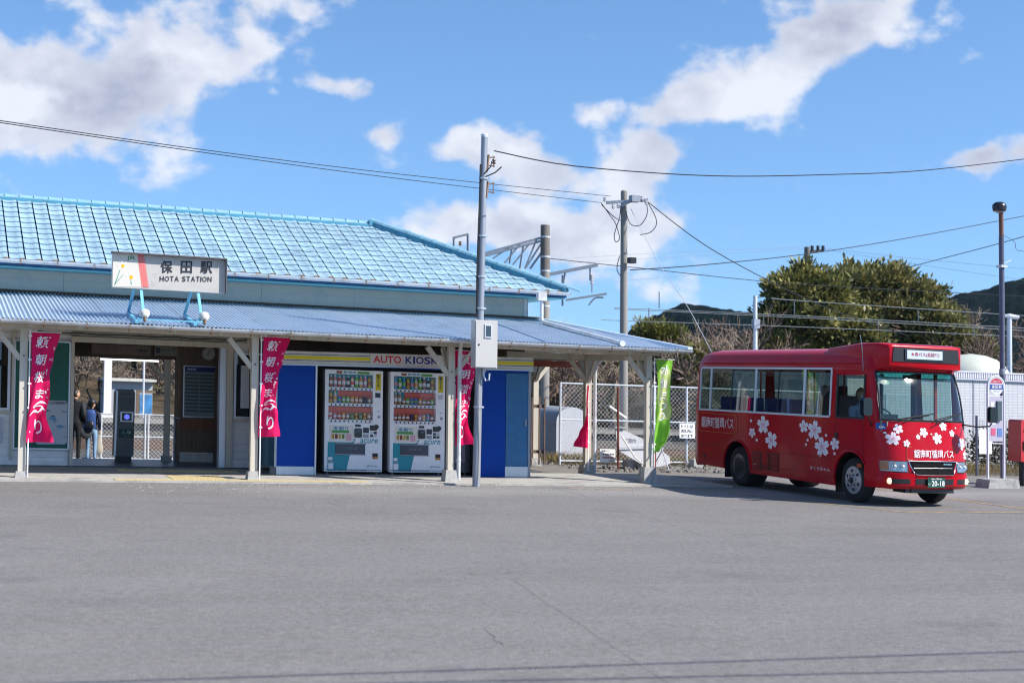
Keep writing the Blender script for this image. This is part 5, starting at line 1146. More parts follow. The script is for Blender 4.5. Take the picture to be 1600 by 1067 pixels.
q = MB(); q.box(.44, 1.22, -.832, -.817, 2.40, 2.585); q.build('display_frame', flat('display_frame', '#30333a', .3), db)
q = MB(); q.box(.475, 1.185, -.838, -.8325, 2.42, 2.565); q.build('destination_display', flat('display_white', '#c9d2dc', .35), db)
q = MB(); put_text(q, '★赤バス(北回り)', lambda a, c_: (.55+.57*a, -.841, 2.457+.075*c_), bold=.015); q.build('destination_lettering', flat('display_red', '#b02a3c'), db)
ftube('lip_under_box', M_redp, [(.0, 2.25), (.3, 2.25), (.87, 2.25), (1.4, 2.25), (1.72, 2.25)], .03, off=.02)
# mirrors, wipers, aerial
def mirror(pts, box, nm='wing_mirror'):
    q = MB(); q.tube(pts, .012, 6); mm = q.build('mirror_arm', M_blkp, BUS); x0, x1, y0, y1, z0, z1 = box
    q = MB(); q.prism([(x0+.02, z0), (x1-.02, z0), (x1, z0+.03), (x1, z1-.04), (x1-.03, z1), (x0+.03, z1), (x0, z1-.04), (x0, z0+.03)], y1-y0, 1, y0); q.build(nm, flat('mirror_black', '#0e1013', .18), mm)
mirror([(-.02, -.55, 1.30), (-.16, -.68, 1.42), (-.24, -.72, 1.52)], (-.34, -.17, -.78, -.68, 1.47, 1.76))
mirror([(1.62, -.72, 1.37), (1.66, -1.12, 1.34), (1.80, -1.26, 1.36), (1.86, -1.28, 1.45), (1.86, -1.28, 1.62)], (1.75, 1.90, -1.34, -1.26, 1.42, 1.68))
q = MB(); q.box(1.60, 1.66, -.80, -.66, 1.28, 1.42); q.build('mirror_mount', M_blkp, BUS)
q = MB(); q.lathe((.19, -.56, 2.08), [(.0, -.03), (.09, -.02), (.13, .02), (.135, .03)], 16, (0, .4, -.6)); q.build('inner_safety_mirror', flat('mirror_pale', '#b8c4b0', .2), BUS)
for pts in ([(.22, 1.37, .05), (.30, 1.42, .07), (.55, 1.47, .04), (.85, 1.50, .02)], [(.93, 1.37, .05), (1.0, 1.42, .07), (1.25, 1.47, .04), (1.5, 1.52, .02)]):
    q = MB(); q.tube([Vector(front(v, z, o_+.02)) for v, z, o_ in pts], .011, 5); q.tube([Vector(front(pts[1][0]-.05, pts[1][1]+.01, .05)), Vector(front(pts[3][0]+.1, pts[3][1]+.03, .04))], .009, 5); q.build('wiper', M_blkp, BUS)
q = MB(); q.tube([(.0, -.30, 2.2), (-.03, -.30, 2.62), (-.05, -.28, 2.8)], .006, 5); q.build('aerial', M_steel, BUS)
# cabin
q = MB(); q.box(.45, 1.30, -.55, 5.1, .55, .60); q.box(.0, .449, .6, 3.05, .55, .60); q.box(1.301, 1.74, .6, 3.05, .55, .60); q.box(.0, .449, 4.25, 5.1, .55, .60); q.box(1.301, 1.74, 4.25, 5.1, .55, .60); q.build('cabin_floor', M_int, BUS)
q = MB(); q.box(.03, 1.71, -.74, -.42, 1.22, 1.40); q.box(.1, 1.6, -.8, -.74, 1.30, 1.385); q.build('dashboard', flat('dash_grey', '#767a70', .7), BUS)
q = MB(); q.box(.1, .55, -.50, -.40, 1.40, 1.50); q.build('instrument_hood', M_blkp, BUS)
q = MB(); q.tube([(.42+.2*math.cos(a*math.pi/10), -.26+.09*math.sin(a*math.pi/10), 1.43+.16*math.sin(a*math.pi/10)) for a in range(21)], .014, 6); q.tube([(.42, -.26, 1.43), (.42, -.42, 1.3)], .02, 6); q.tube([(.24, -.26, 1.43), (.6, -.26, 1.43)], .012, 5); q.build('steering_wheel', M_blkp, BUS)
q = MB(); q.prism([(.62, 1.05), (.74, 1.05), (.78, 1.74), (.70, 1.78)], .46, 0, .20); q.box(.20, .66, .18, .66, .98, 1.08); q.box(.25, .6, .25, .6, .6, .98); q.build('driver_seat', flat('driver_seat_navy', '#1c2238', .8), BUS)
def seat(v, u):
    q = MB(); q.box(v, v+.42, u, u+.42, 1.0, 1.08); q.prism([(u+.38, 1.06), (u+.48, 1.06), (u+.52, 1.66), (u+.44, 1.68)], .42, 0, v); q.box(v+.15, v+.27, u+.15, u+.27, .6, 1.0); q.build('passenger_seat', M_seat, BUS)
for u_ in (1.5, 2.3, 3.1, 3.9): seat(.06, u_); seat(1.26, u_)
for v_ in (.5, .92, 1.2): seat(v_-.4+.2, 4.6) if False else None
for v_, u_ in ((.5, .95), (.52, 2.1), (1.2, 2.9), (.52, 3.7), (1.2, 1.3)): q = MB(); q.tube([(v_, u_, .6), (v_, u_, 2.45)], .017, 8); q.build('grab_pole', M_pole, BUS)
q = MB(); q.box(.1, .62, 1.02, 1.06, .6, 1.95); q.build('driver_partition', flat('partition_dark', '#2a2430', .7), BUS)
q = MB(); q.box(1.66, 1.69, .48, .62, .6, 2.2); q.box(1.66, 1.69, 1.44, 1.52, .6, 2.2); q.build('door_pillar', M_blkp, BUS)
q = MB(); q.box(.04, 1.70, .55, 5.0, 2.27, 2.29); q.build('ceiling_lining', M_int, BUS)
q = MB(); q.box(1.05, 1.16, .9, .95, 1.3, 2.25); q.box(.75, .81, -.42, -.40, 1.42, 2.2) if False else q.box(.70, .95, -.46, -.42, 2.08, 2.16); q.build('interior_mirror', M_blkp, BUS)
q = MB(); q.box(1.30, 1.345, -.5, -.46, 1.4, 2.2); q.build('door_grip', M_pole, BUS)
# ------------------------------------------------------------------ surveying helper: a point on a line of sight from the photographer, d metres out
def sight(px, py, d):
    v = F + R2*((px-800)/CAM['f']) - U2*((py-533.5)/CAM['f'])
    p_ = Vector(CAM['c'])+v*d; return Vector((p_.x, p_.y, p_.z-SA*p_.x-SB*p_.y))

# ------------------------------------------------------------------ people
def skin_mesh(verts, edges, radii, root=0, sub=2):
    me = bpy.data.meshes.new('sk'); me.from_pydata(verts, edges, []); o = bpy.data.objects.new('sk', me); COL.objects.link(o)
    md = o.modifiers.new('s', 'SKIN'); md.use_smooth_shade = True
    for i, r_ in enumerate(radii):
        rr_ = r_ if isinstance(r_, tuple) else (r_, r_); me.skin_vertices[0].data[i].radius = rr_
        me.skin_vertices[0].data[i].use_root = (i == root)
    ss = o.modifiers.new('u', 'SUBSURF'); ss.levels = sub; ss.render_levels = sub
    dg = bpy.context.evaluated_depsgraph_get(); out = bpy.data.meshes.new_from_object(o.evaluated_get(dg)); bpy.data.objects.remove(o); return out
M_skin = flat('skin', '#c99a7c', .55); M_hair = flat('hair_black', '#17130f', .5)
def clothed(me, rules, mats):
    me.materials.clear()
    for m_ in mats: me.materials.append(m_)
    for p_ in me.polygons:
        for i, fn in enumerate(rules):
            if fn(p_.center): p_.material_index = i; break
        p_.use_smooth = True
def hand(mb, w, d, s_, scale=1.0, side=1):
    """palm with four curled fingers and a thumb, hanging from the wrist w along d"""
    w = Vector(w); d = Vector(d).normalized(); a = Vector(s_).normalized(); n_ = d.cross(a)
    mb.tube([w, w+d*.03*scale, w+d*.075*scale, w+d*.09*scale], [.018*scale, .028*scale, .032*scale, .026*scale], 7)
    for k_, L in enumerate((.06, .07, .066, .052)):
        b0 = w+d*.085*scale+a*(.021-.014*k_)*scale; mb.tube([b0, b0+d*L*.5*scale+n_*.008*scale*side, b0+d*L*.85*scale+n_*.028*scale*side], [.0085*scale, .008*scale, .006*scale], 5)
    b0 = w+d*.03*scale+a*.024*scale; mb.tube([b0, b0+a*.022*scale+d*.025*scale, b0+a*.026*scale+d*.052*scale+n_*.01*side], [.011*scale, .0095*scale, .007*scale], 5)
def head_mesh(mb_skin, c_, fwd, s_=1.0):
    """an egg-shaped head with nose, brow, ears; returns its axes"""
    c_ = Vector(c_); f_ = Vector(fwd).normalized(); r_ = f_.cross(Vector((0, 0, 1))).normalized(); u_ = Vector((0, 0, 1))
    n, mrows = 14, 10; vs = []
    for j in range(mrows+1):
        th = math.pi*j/mrows
        for i in range(n):
            ph = 2*math.pi*i/n; x_, y_, z_ = math.sin(th)*math.cos(ph), math.sin(th)*math.sin(ph), math.cos(th)
            wx, wy = .076, .094
            if z_ < 0: wx *= 1+.32*z_; wy *= 1+.16*z_
            p_ = c_+r_*(x_*wx*s_)+f_*(y_*wy*s_)+u_*(z_*.118*s_); vs.append(p_)
    mb_skin.add(vs, [(j*n+i, j*n+(i+1) % n, (j+1)*n+(i+1) % n, (j+1)*n+i) for j in range(mrows) for i in range(n)])
    mb_skin.lathe(c_+f_*.085*s_+u_*-.005*s_, [(.006*s_, .03*s_), (.012*s_, .0), (.016*s_, -.022*s_), (.0, -.03*s_)], 6, u_+f_*-.35)
    for sd in (-1, 1):
        mb_skin.lathe(c_+r_*(sd*.074*s_)-u_*.005*s_, [(.026*s_, 0), (.03*s_, .006*s_), (.018*s_, .012*s_)], 8, r_*sd+f_*-.3)
        mb_skin.lathe(c_+r_*(sd*.03*s_)+f_*.083*s_+u_*.012*s_, [(.012*s_, 0), (.009*s_, .004*s_)], 6, f_)
    return r_, f_, u_
def person(label, loc, H, facing, pose, mats, rules, headfwd, hairfn=None, group=None):
    """pose: joint name -> offset in units of H with x right, y forward"""
    t = thing('person', label, 'person', loc, group)
    fx, fy = math.sin(facing), math.cos(facing); r_ = Vector((fy, -fx, 0)); f_ = Vector((fx, fy, 0))
    W_ = lambda x, y, z: Vector(loc)+r_*x*H+f_*y*H+Vector((0, 0, z*H))
    J = pose; names = list(J); v = [W_(*J[k][:3]) for k in names]; rad = [tuple(a*H for a in J[k][3]) if isinstance(J[k][3], tuple) else J[k][3]*H for k in names]
    chains = [('pelvis', 'waist', 'chest', 'neck0', 'neck1')]+[(('chest',)+tuple(k+s_ for k in ('sh', 'el', 'wr'))) for s_ in 'LR']+[(('pelvis',)+tuple(k+s_ for k in ('hip', 'kn', 'an', 'toe'))) for s_ in 'LR']
    ed = []
    for c_ in chains:
        c_ = [k for k in c_ if k in J]
        ed += [(names.index(a), names.index(b2)) for a, b2 in zip(c_, c_[1:])]
    me = skin_mesh([tuple(p-Vector(loc)) for p in v], ed, rad, names.index('pelvis'))
    clothed(me, rules, mats); me.name = 'body'; o = bpy.data.objects.new('body', me); COL.objects.link(o); o.parent = t; ORG[o.name] = tuple(loc)
    hq = MB(); hc = W_(*J['head'][:3]); hf = r_*math.sin(headfwd)+f_*math.cos(headfwd); hr, hf, hu = head_mesh(hq, hc, hf, H/1.72*1.02); hq.tube([W_(*J['neck1'][:3]), hc-hu*.05], .045*H/1.72, 8); hq.build('head', M_skin, t, smooth=60)
    for s_ in 'LR':
        if 'wr'+s_ in J:
            q = MB(); w_ = W_(*J['wr'+s_][:3]); e_ = W_(*J['el'+s_][:3]); hand(q, w_-(w_-e_).normalized()*.01, (w_-e_), f_ if abs((w_-e_).normalized().dot(f_)) < .8 else r_, H/1.72, 1 if s_ == 'L' else -1); q.build('hand', M_skin, t, smooth=60)
    return t, hc, hr, hf, hu, W_, r_, f_
def hair(t, hc, hr, hf, hu, s_=1.0, m_=None, back=.02, low=-.35, nm='hair'):
    q = MB(); n, rows = 14, 7; vs = []
    for j in range(rows+1):
        for i in range(n):
            ph = 2*math.pi*i/n; y_ = math.sin(ph); lim = math.acos(max(-1, min(1, .42 if y_ > .35 else low))); th = lim*j/rows
            vs.append(hc+hr*(math.sin(th)*math.cos(ph)*.088*s_)+hf*((math.sin(th)*y_*.104-back*.5)*s_)+hu*(math.cos(th)*.13*s_))
    q.add(vs, [(j*n+i, j*n+(i+1) % n, (j+1)*n+(i+1) % n, (j+1)*n+i) for j in range(rows) for i in range(n)]); return q.build(nm, m_ or M_hair, t, smooth=60)
STAND = dict(pelvis=(0, 0, .53, (.085, .062)), waist=(0, 0, .60, (.075, .055)), chest=(0, .0, .72, (.092, .062)), neck0=(0, -.005, .815, (.052, .042)), neck1=(0, 0, .86, .032), head=(0, .012, .925, .05),
             shL=(-.105, 0, .79, .040), elL=(-.135, -.02, .63, .030), wrL=(-.13, .03, .49, .022), shR=(.105, 0, .79, .040), elR=(.135, -.02, .63, .030), wrR=(.13, .03, .49, .022),
             hipL=(-.05, 0, .49, .055), knL=(-.055, .01, .28, .036), anL=(-.06, -.01, .045, .026), toeL=(-.07, .075, .018, .022), hipR=(.05, 0, .49, .055), knR=(.055, .01, .28, .036), anR=(.06, -.01, .045, .026), toeR=(.07, .075, .018, .022))
PZ = -.45
# young woman seen from behind
M_navy = flat('jacket_navy', '#1d2238', .8); M_jean = mat('pale_jeans', (.20, .34, .52), .8, var=.2, scale=8); M_shoe = flat('shoe_grey', '#6f7682', .7)
P1 = dict(STAND); P1['wrR'] = (.125, .02, .50, .022); P1['elL'] = (-.13, -.01, .64, .03); P1['wrL'] = (-.06, .09, .60, .022)
wl = (sight(142, 720, 36.2)); wl = (wl.x, wl.y, PZ); Hw = 1.49
t, hc, hr, hf, hu, W_, r_, f_ = person('woman in black cap, navy jacket and pale jeans standing on the platform', wl, Hw, .30, P1, [M_shoe, M_jean, M_navy],
   [lambda c_: c_.z < .07, lambda c_: c_.z < .52*Hw and abs(c_.x) < .30 and not (c_.z > .46*Hw and math.hypot(c_.x, c_.y) > .135*Hw), lambda c_: True], .9)
hair(t, hc, hr, hf, hu, .9, None, .03, -.6)
q = MB(); q.tube([hc-hf*.07-hu*.02, hc-hf*.10-hu*.10, hc-hf*.085-hu*.20], [.03, .045, .02], 8); q.build('ponytail', M_hair, t, smooth=60)
q = MB(); q.lathe(hc+hu*.02, [(.098, 0), (.100, .03), (.085, .08), (.05, .108), (.0, .115)], 16, hu-hf*.1); q.prism([(0, 0)]*0 or [(0, 0), (.01, 0), (.01, .01)], .001, 2, -5) if False else None
q.add([hc+hf*.09+hr*.07+hu*.035, hc+hf*.17+hr*.045+hu*.02, hc+hf*.17-hr*.045+hu*.02, hc+hf*.09-hr*.07+hu*.035], [(0, 1, 2, 3)]); q.build('cap', M_dark, t, smooth=40)
bp = thing('backpack', 'blue and black backpack on the back of the woman in the cap', 'backpack', tuple(W_(0, -.1, .56)))
q = MB(); c0 = W_(0, -.115, .0)
def slab(mb, c_, w, d, z0, z1, tap=.8): 
    vs = []
    for z_, k_ in ((z0, .9), (z0+.05, 1.0), (z1-.10, .95), (z1-.02, tap), (z1, tap*.7)):
        vs += [c_+r_*(sx*w*k_)+f_*(sy*d*k_)+Vector((0, 0, z_)) for sx, sy in ((-1, -.55), (-.6, -1), (.6, -1), (1, -.55), (1, .6), (-1, .6))]
    n = 6; mb.add(vs, [(j*n+i, j*n+(i+1) % n, (j+1)*n+(i+1) % n, (j+1)*n+i) for j in range(4) for i in range(n)]+[tuple(range(n-1, -1, -1)), tuple(range(4*n, 5*n))])
slab(q, c0, .125, .07, .55*Hw-.02, .84*Hw); q.build('bag_body', flat('pack_blue', '#2b4a86', .7), bp, smooth=50)
q = MB(); slab(q, c0-f_*.05, .10, .04, .55*Hw, .66*Hw); q.build('front_pocket', M_dark, bp, smooth=50)
q = MB()
for s_ in (-1, 1): q.tube([c0+r_*.07*s_+Vector((0, 0, .82*Hw)), W_(.055*s_, .02, .835), W_(.07*s_, .085, .74), W_(.085*s_, .02, .60)], .016, 5)
q.build('shoulder_straps', M_dark, bp)
wr = W_(*P1['wrR'][:3]); tb = thing('tote_bag', 'cream cloth tote bag hanging from the right hand of the woman', 'bag', tuple(wr-Vector((0, 0, .42))))
q = MB(); w0 = wr-Vector((0, 0, .10)); vs = []
for z_, k_ in ((-.0, .35), (-.16, .62), (-.30, .95), (-.42, 1.0), (-.45, .8)): vs += [w0+r_*(a*.10*k_)+f_*(b2*.035*k_)+Vector((0, 0, z_)) for a, b2 in ((-1, -.4), (-.5, -1), (.5, -1), (1, -.3), (.8, 1), (-.8, 1))]
q.add(vs, [(j*6+i, j*6+(i+1) % 6, (j+1)*6+(i+1) % 6, (j+1)*6+i) for j in range(4) for i in range(6)]+[tuple(range(24, 30))]); q.build('bag_body', flat('tote_cream', '#c9c1b0', .9), tb, smooth=60)
q = MB(); q.tube([w0+r_*.03, wr+r_*.012-Vector((0, 0, .03)), wr-r_*.012-Vector((0, 0, .03)), w0-r_*.03], .006, 5); q.build('handle', flat('tote_cream', '#c9c1b0'), tb)
# man at the door edge
M_blkj = flat('jacket_black', '#15181b', .7); M_blkt = flat('trousers_black', '#121316', .8); M_wsho = flat('shoe_white', '#d9d9dc', .6)
ml = sight(116, 720, 36.0); ml = (ml.x, ml.y, PZ); Hm = 1.74
P2 = dict(STAND); P2['chest'] = (0, 0, .72, (.108, .08)); P2['waist'] = (0, 0, .61, (.092, .075)); P2['shR'] = (.115, 0, .79, .048); P2['elR'] = (.14, -.02, .64, .042); P2['wrR'] = (.135, .05, .53, .024); P2['shL'] = (-.115, 0, .79, .048); P2['elL'] = (-.15, -.02, .64, .042)
t, hc, hr, hf, hu, W_, r_, f_ = person('man in black padded jacket half hidden by the passage door frame', ml, Hm, .55, P2, [M_wsho, M_blkt, M_blkj],
   [lambda c_: c_.z < .075, lambda c_: c_.z < .53*Hm and math.hypot(c_.x, c_.y) < .125*Hm or c_.z < .42*Hm, lambda c_: True], .6)
hair(t, hc, hr, hf, hu, .95, None, .02, -.3)
wr = W_(*P2['wrR'][:3]); hb = thing('round_bag', 'round dark grey bag held at the side of the man in black', 'bag', tuple(wr-Vector((0, 0, .35))))
q = MB(); q.lathe(wr-Vector((0, 0, .22))+r_*.02, [(.02, -.04), (.13, -.035), (.16, 0), (.13, .035), (.02, .04)], 16, r_*.7+f_*-.7); q.build('bag_body', flat('bag_grey', '#3a3d42', .7), hb, smooth=60); q = MB(); q.tube([wr+Vector((0, 0, -.07))+f_*.06, wr-Vector((0, 0, .01)), wr+Vector((0, 0, -.07))-f_*.06], .007, 5); q.build('handle', M_alu, hb)
# bus driver, seated
def busw(v, u, z): a = BRZ; return Vector((BX+v*math.cos(a)-u*math.sin(a), BY+v*math.sin(a)+u*math.cos(a), z))
dl = busw(.42, .40, .70); Hd = 1.68
P3 = dict(pelvis=(0, 0, .26, (.09, .07)), waist=(0, .0, .33, (.082, .062)), chest=(0, .02, .45, (.098, .066)), neck0=(0, .02, .545, (.052, .042)), neck1=(0, .025, .585, .032), head=(0, .035, .655, .05),
          shL=(-.11, .02, .52, .042), elL=(-.15, .10, .40, .030), wrL=(-.10, .24, .42, .021), shR=(.11, .02, .52, .042), elR=(.15, .10, .40, .030), wrR=(.10, .24, .42, .021),
          hipL=(-.055, .03, .25, .06), knL=(-.08, .27, .27, .040), anL=(-.08, .32, .05, .028), toeL=(-.08, .40, .02, .022), hipR=(.055, .03, .25, .06), knR=(.08, .27, .27, .040), anR=(.08, .32, .05, .028), toeR=(.08, .40, .02, .022))
t, hc, hr, hf, hu, W_, r_, f_ = person('bus driver in pale blue shirt, dark waistcoat and face mask at the wheel', tuple(dl), Hd, math.pi-.017, P3, [M_dark, M_navy, flat('shirt_blue', '#a9c3de', .7)],
   [lambda c_: c_.z < .10, lambda c_: c_.z < .33*Hd or False, lambda c_: True], 0.0)
hair(t, hc, hr, hf, hu, 1.0, None, .02, -.2)
q = MB(); q.lathe(hc+hf*.045-hu*.045, [(.058, 0), (.06, .02), (.04, .05), (.0, .062)], 12, hf); q.build('face_mask', flat('mask_white', '#d9e2ea', .8), t, smooth=60)

# ------------------------------------------------------------------ chain-link fences
M_fpost = mat('galvanised_post', (.56, .59, .63), .5, .1, var=.06); M_fwire = mat('fence_wire', (.66, .67, .66), .5, .1, var=.05)
def chain(p0, p1, z0, z1, pitch, r_=.0028):
    """diagonal wires between two points"""
    p0, p1 = Vector(p0), Vector(p1); L = (p1-p0).length; t_ = (p1-p0)/L; H = z1-z0; q = MB(); nn = t_.cross(Vector((0, 0, 1)))
    o_ = []
    k_ = -int(H/pitch)-1
    while k_*pitch < L:
        for sgn in (1, -1):
            a0 = k_*pitch if sgn > 0 else k_*pitch+H; s0, s1 = k_*pitch, k_*pitch+H
            za, zb = (z0, z1) if sgn > 0 else (z1, z0)
            c0, c1 = max(0, s0), min(L, s1)
            if c1 <= c0: continue
            A = p0+t_*c0+Vector((0, 0, za+(zb-za)*(c0-s0)/H)); B = p0+t_*c1+Vector((0, 0, za+(zb-za)*(c1-s0)/H))
            d_ = (B-A).normalized(); a_ = nn*r_; b_ = d_.cross(nn)*r_
            o = len(q.v); off = nn*(r_*.8*sgn); q.v += [tuple(e+off+w) for e in (A, B) for w in (a_, -a_*.5+b_, -a_*.5-b_)]
            q.f += [(o, o+1, o+4, o+3), (o+1, o+2, o+5, o+4), (o+2, o, o+3, o+5)]; q.mi += [0]*3
        k_ += 1
    return q
def linkfence(label, P, z0, z1, posts, rails, pitch, r_=.0028, pr=.03, rr_=.018, group=None, nm='chain_link_fence'):
    a, c_ = Vector(P[0]), Vector(P[1]); t = thing(nm, label, 'fence', tuple(a+Vector((0, 0, z0))), group); L = (c_-a).length; d_ = (c_-a)/L
    tag(chain(a, c_, z0+.04, z1-.02, pitch, r_).build('wire_mesh', M_fwire, t), kind='stuff')
    for s_ in posts: p_ = a+d_*s_; q = MB(); q.tube([p_+Vector((0, 0, z0-.05)), p_+Vector((0, 0, z1+.02))], pr, 8); q.build('fence_post', M_fpost, t)
    for z_ in rails: q = MB(); q.tube([a+Vector((0, 0, z_)), c_+Vector((0, 0, z_))], rr_, 6); q.build('fence_rail', M_fpost, t)
    return t
linkfence('tall chain-link fence with pale posts between the canopy and the bus', ((11.9, 6, 0), (21.6, 6.35, 0)), .03, 1.84, (0, 2.42, 3.28, 5.2, 7.1, 9.0), (.09, 1.02, 1.84), .105, .0034)
fL = sight(100, 718, 36.4); fR = sight(300, 718, 35.6)
linkfence('low white chain-link fence along the platform beyond the ticket gate', ((1.2, 12.75, 0), (6.8, 12.75, 0)), PZ+.02, PZ+1.15, (.2, 1.4, 2.45, 2.53, 3.9, 5.3), (PZ+.06, PZ+.6, PZ+1.15), .10, .0034, .028, .018)
# concrete fence footings and stones
q0 = MB(); q0.box(-.13, .13, -.11, .11, 0, .20); fm = q0.mesh('concrete_footing_block', M_conc2)
for i, x_ in enumerate((14.32, 15.18, 13.1, 13.35)):
    o = bpy.data.objects.new('concrete_block', fm); COL.objects.link(o); o.location = (x_, 5.75-.1*(i % 2)-(.9 if i > 1 else 0), -.0); o.rotation_euler = (0, 0, .1*i)
    tag(o, ['concrete block at the foot of the tall fence beside the bus', 'concrete block below the toilet notice on the fence', 'left concrete block under the leaning white board', 'right concrete block under the leaning white board'][i], 'block', 'concrete blocks along the fence')
q = MB(); rr = random.Random(5)
for i in range(420):
    x_ = rr.uniform(11.6, 21); y_ = rr.uniform(3.6, 6.2)+.0; s_ = rr.uniform(.015, .06)*(1.6 if rr.random() < .06 else 1); n = 5
    vs = [(x_+s_*math.cos(a*1.2566)*rr.uniform(.7, 1.2), y_+s_*math.sin(a*1.2566)*rr.uniform(.7, 1.2), -.0) for a in range(n)]; vs += [(x_+(p[0]-x_)*.6, y_+(p[1]-y_)*.6, s_*.8) for p in vs]; q.add(vs, [(i_, (i_+1) % n, n+(i_+1) % n, n+i_) for i_ in range(n)]+[tuple(range(n, 2*n))])
tag(q.build('loose_stones', M_gravel), kind='stuff')
# ------------------------------------------------------------------ things along the right-hand fence
M_rust = mat('rust_red_steel', (.20, .05, .03), .75, var=.3, scale=12); M_bgate = mat('brown_gate', (.13, .085, .065), .6, var=.15)
t = thing('rusty_post', 'tall rust red steel post beside the parking notice', 'post', (12.66, 4.5, 0)); q = MB(); q.tube([(12.64, 4.5, 0), (12.62, 4.5, 1.78)], .026, 8); q.build('post', M_rust, t)
t = thing('rusty_post', 'short rust red steel post behind the outermost canopy post', 'post', (13.3, 4.3, 0)); q = MB(); q.tube([(13.42, 4.3, 0), (13.42, 4.3, .50)], .035, 8); q.build('post', M_rust, t)
t = thing('brown_gate', 'brown metal bar gate beside the blue kiosk', 'gate', (10.9, 5.0, 0))
for i, x_ in enumerate((10.60, 10.72, 10.80, 10.98, 11.10)): q = MB(); q.box(x_-.014, x_+.014, 4.985, 5.015, .06, 1.50+.04*(i % 2)); q.build('gate_bar', M_bgate, t)
for z_ in (.30, 1.28): q = MB(); q.box(10.5, 11.14, 5.02, 5.05, z_, z_+.07); q.build('gate_rail', M_bgate, t)
t = thing('parking_notice', 'small white notice with black and red lettering in front of the fence', 'notice', (12.6, 5.0, 0)); q = MB(); q.box(12.43, 12.80, 4.99, 5.0, .12, .42); q.build('board', M_wpet, t); q = MB(); q.box(12.6, 12.64, 5.001, 5.02, 0, .4); q.build('stake', M_conc2, t)
q = MB(); text_y(q, '循環バス', 12.46, 12.66, .355, .40, 4.986, bold=.01); text_y(q, '専用駐車場', 12.49, 12.77, .285, .33, 4.986, bold=.01); text_y(q, '注意', 12.65, 12.75, .14, .18, 4.986); q.build('lettering', M_blk, t)
q = MB(); text_y(q, '一般車両駐車禁止', 12.45, 12.78, .21, .255, 4.986, bold=.012); q.build('red_lettering', flat('notice_red', '#b3202c'), t)
t = thing('toilet_notice', 'white toilet notice with black lettering hung on the fence beside the bus', 'notice', (15.1, 6.0, .9)); q = MB(); q.box(14.93, 15.33, 5.99, 6.0, .66, 1.0); q.build('board', M_wpet, t)
q = MB(); text_y(q, 'トイレは', 14.97, 15.28, .90, .975, 5.985, bold=.01); text_y(q, '改札内に', 14.97, 15.28, .79, .865, 5.985, bold=.01); text_y(q, 'あります', 14.97, 15.28, .68, .755, 5.985, bold=.01); q.build('lettering', M_blk, t)
t = thing('leaning_white_board', 'old white signboard lying tilted against the fence', 'signboard', (13.0, 4.55, 0))
q = MB(); q.prism([(12.62, .93), (13.45, .62), (13.95, .30), (13.98, .14), (13.45, .02), (12.68, .42)], .035, 1, 4.62); q.build('board', mat('old_white_board', (.60, .60, .62), .6, var=.06, scale=2, dirt=(.25, .24, .2), dscale=4, damt=.5), t)
q = MB(); text_y(q, 'ご案内', 12.85, 13.12, .58, .68, 4.614, bold=.01); q.build('faded_lettering', M_steel, t)
q = MB(); q.bar((12.6, 4.58, .46), (13.45, 4.58, .50), .015, .02); q.bar((12.5, 4.58, .93), (12.85, 4.58, .91), .02, .03); q.build('board_batten', M_alu, t)
t = thing('white_stick', 'thin white pole leaning down from the rusty post', 'pole', (12.65, 4.35, 0)); q = MB(); q.tube([(12.66, 4.4, .74), (12.95, 4.3, .28), (13.25, 4.2, .03)], .018, 6); q.build('stick', M_wht, t)
t = thing('white_batten', 'white timber batten slanting across the fence', 'batten', (12.9, 5.5, 1.2)); q = MB(); q.bar((12.65, 5.0, 1.37), (13.5, 5.9, 1.10), .03, .04); q.build('batten', M_wht, t)
t = thing('folding_trestle', 'white and grey folding trestle behind the outermost canopy post', 'trestle', (13.7, 4.3, 0)); q = MB(); q.tube([(13.60, 4.3, .47), (13.72, 4.2, .02)], .014, 6); q.tube([(13.62, 4.3, .47), (13.42, 4.45, .02)], .014, 6); q.tube([(13.35, 4.3, .48), (13.64, 4.3, .48)], .014, 6); q.build('trestle_frame', M_alu, t)
M_cov = mat('grey_cover', (.30, .31, .33), .7, var=.08, scale=3)
c_, w, y_ = 12.92, .42, 7.6; t = thing('grey_container', 'grey barrel-roofed container with pale rounded end behind the tall fence', 'container', (c_, y_, -.1))
pr = [(c_-w, -.1)]+[(c_-w*math.cos(a), .92+.36*math.sin(a)) for a in [math.pi*k_/12 for k_ in range(13)]]+[(c_+w, -.1)]
q = MB(); q.prism(pr, 2.9, 1, y_+.03); q.build('body', M_cov, t, smooth=40); q = MB(); q.prism(pr, .026, 1, y_); q.build('end_panel', mat('pale_cover', (.52, .53, .57), .7, var=.06), t)
q = MB(); q.box(c_-w-.02, c_-w-.002, y_+.03, y_+2.9, .88, .93); q.box(c_-w-.02, c_-w-.002, y_+1.4, y_+1.44, -.05, .88); q.build('side_rail', M_steel, t)
# ------------------------------------------------------------------ utility poles, catenary and wires
M_cpole = mat('concrete_pole', (.27, .25, .225), .85, var=.12, scale=7, streak=True, dirt=(.17, .16, .14), dscale=3, damt=.6); M_pdark = mat('concrete_pole_dark', (.17, .15, .13), .9, var=.2, scale=6, streak=True)
M_ins = flat('porcelain_white', '#c9ccd0', .25); M_wire = flat('cable_black', '#1b1d22', .6); M_gsteel = mat('catenary_steel', (.30, .33, .36), .55, .2, var=.08)
def insul(mb, p, ax=(0, 0, 1), s_=1.0): mb.lathe(p, [(.02*s_, -.07*s_), (.05*s_, -.05*s_), (.02*s_, -.03*s_), (.05*s_, -.01*s_), (.02*s_, .01*s_), (.05*s_, .03*s_), (.02*s_, .05*s_)], 8, ax)
UP = (14.68, 8.45); t = thing('utility_pole', 'concrete utility pole with insulators and looped cables behind the canopy', 'utility pole', (*UP, -.35)); ux, uy = UP
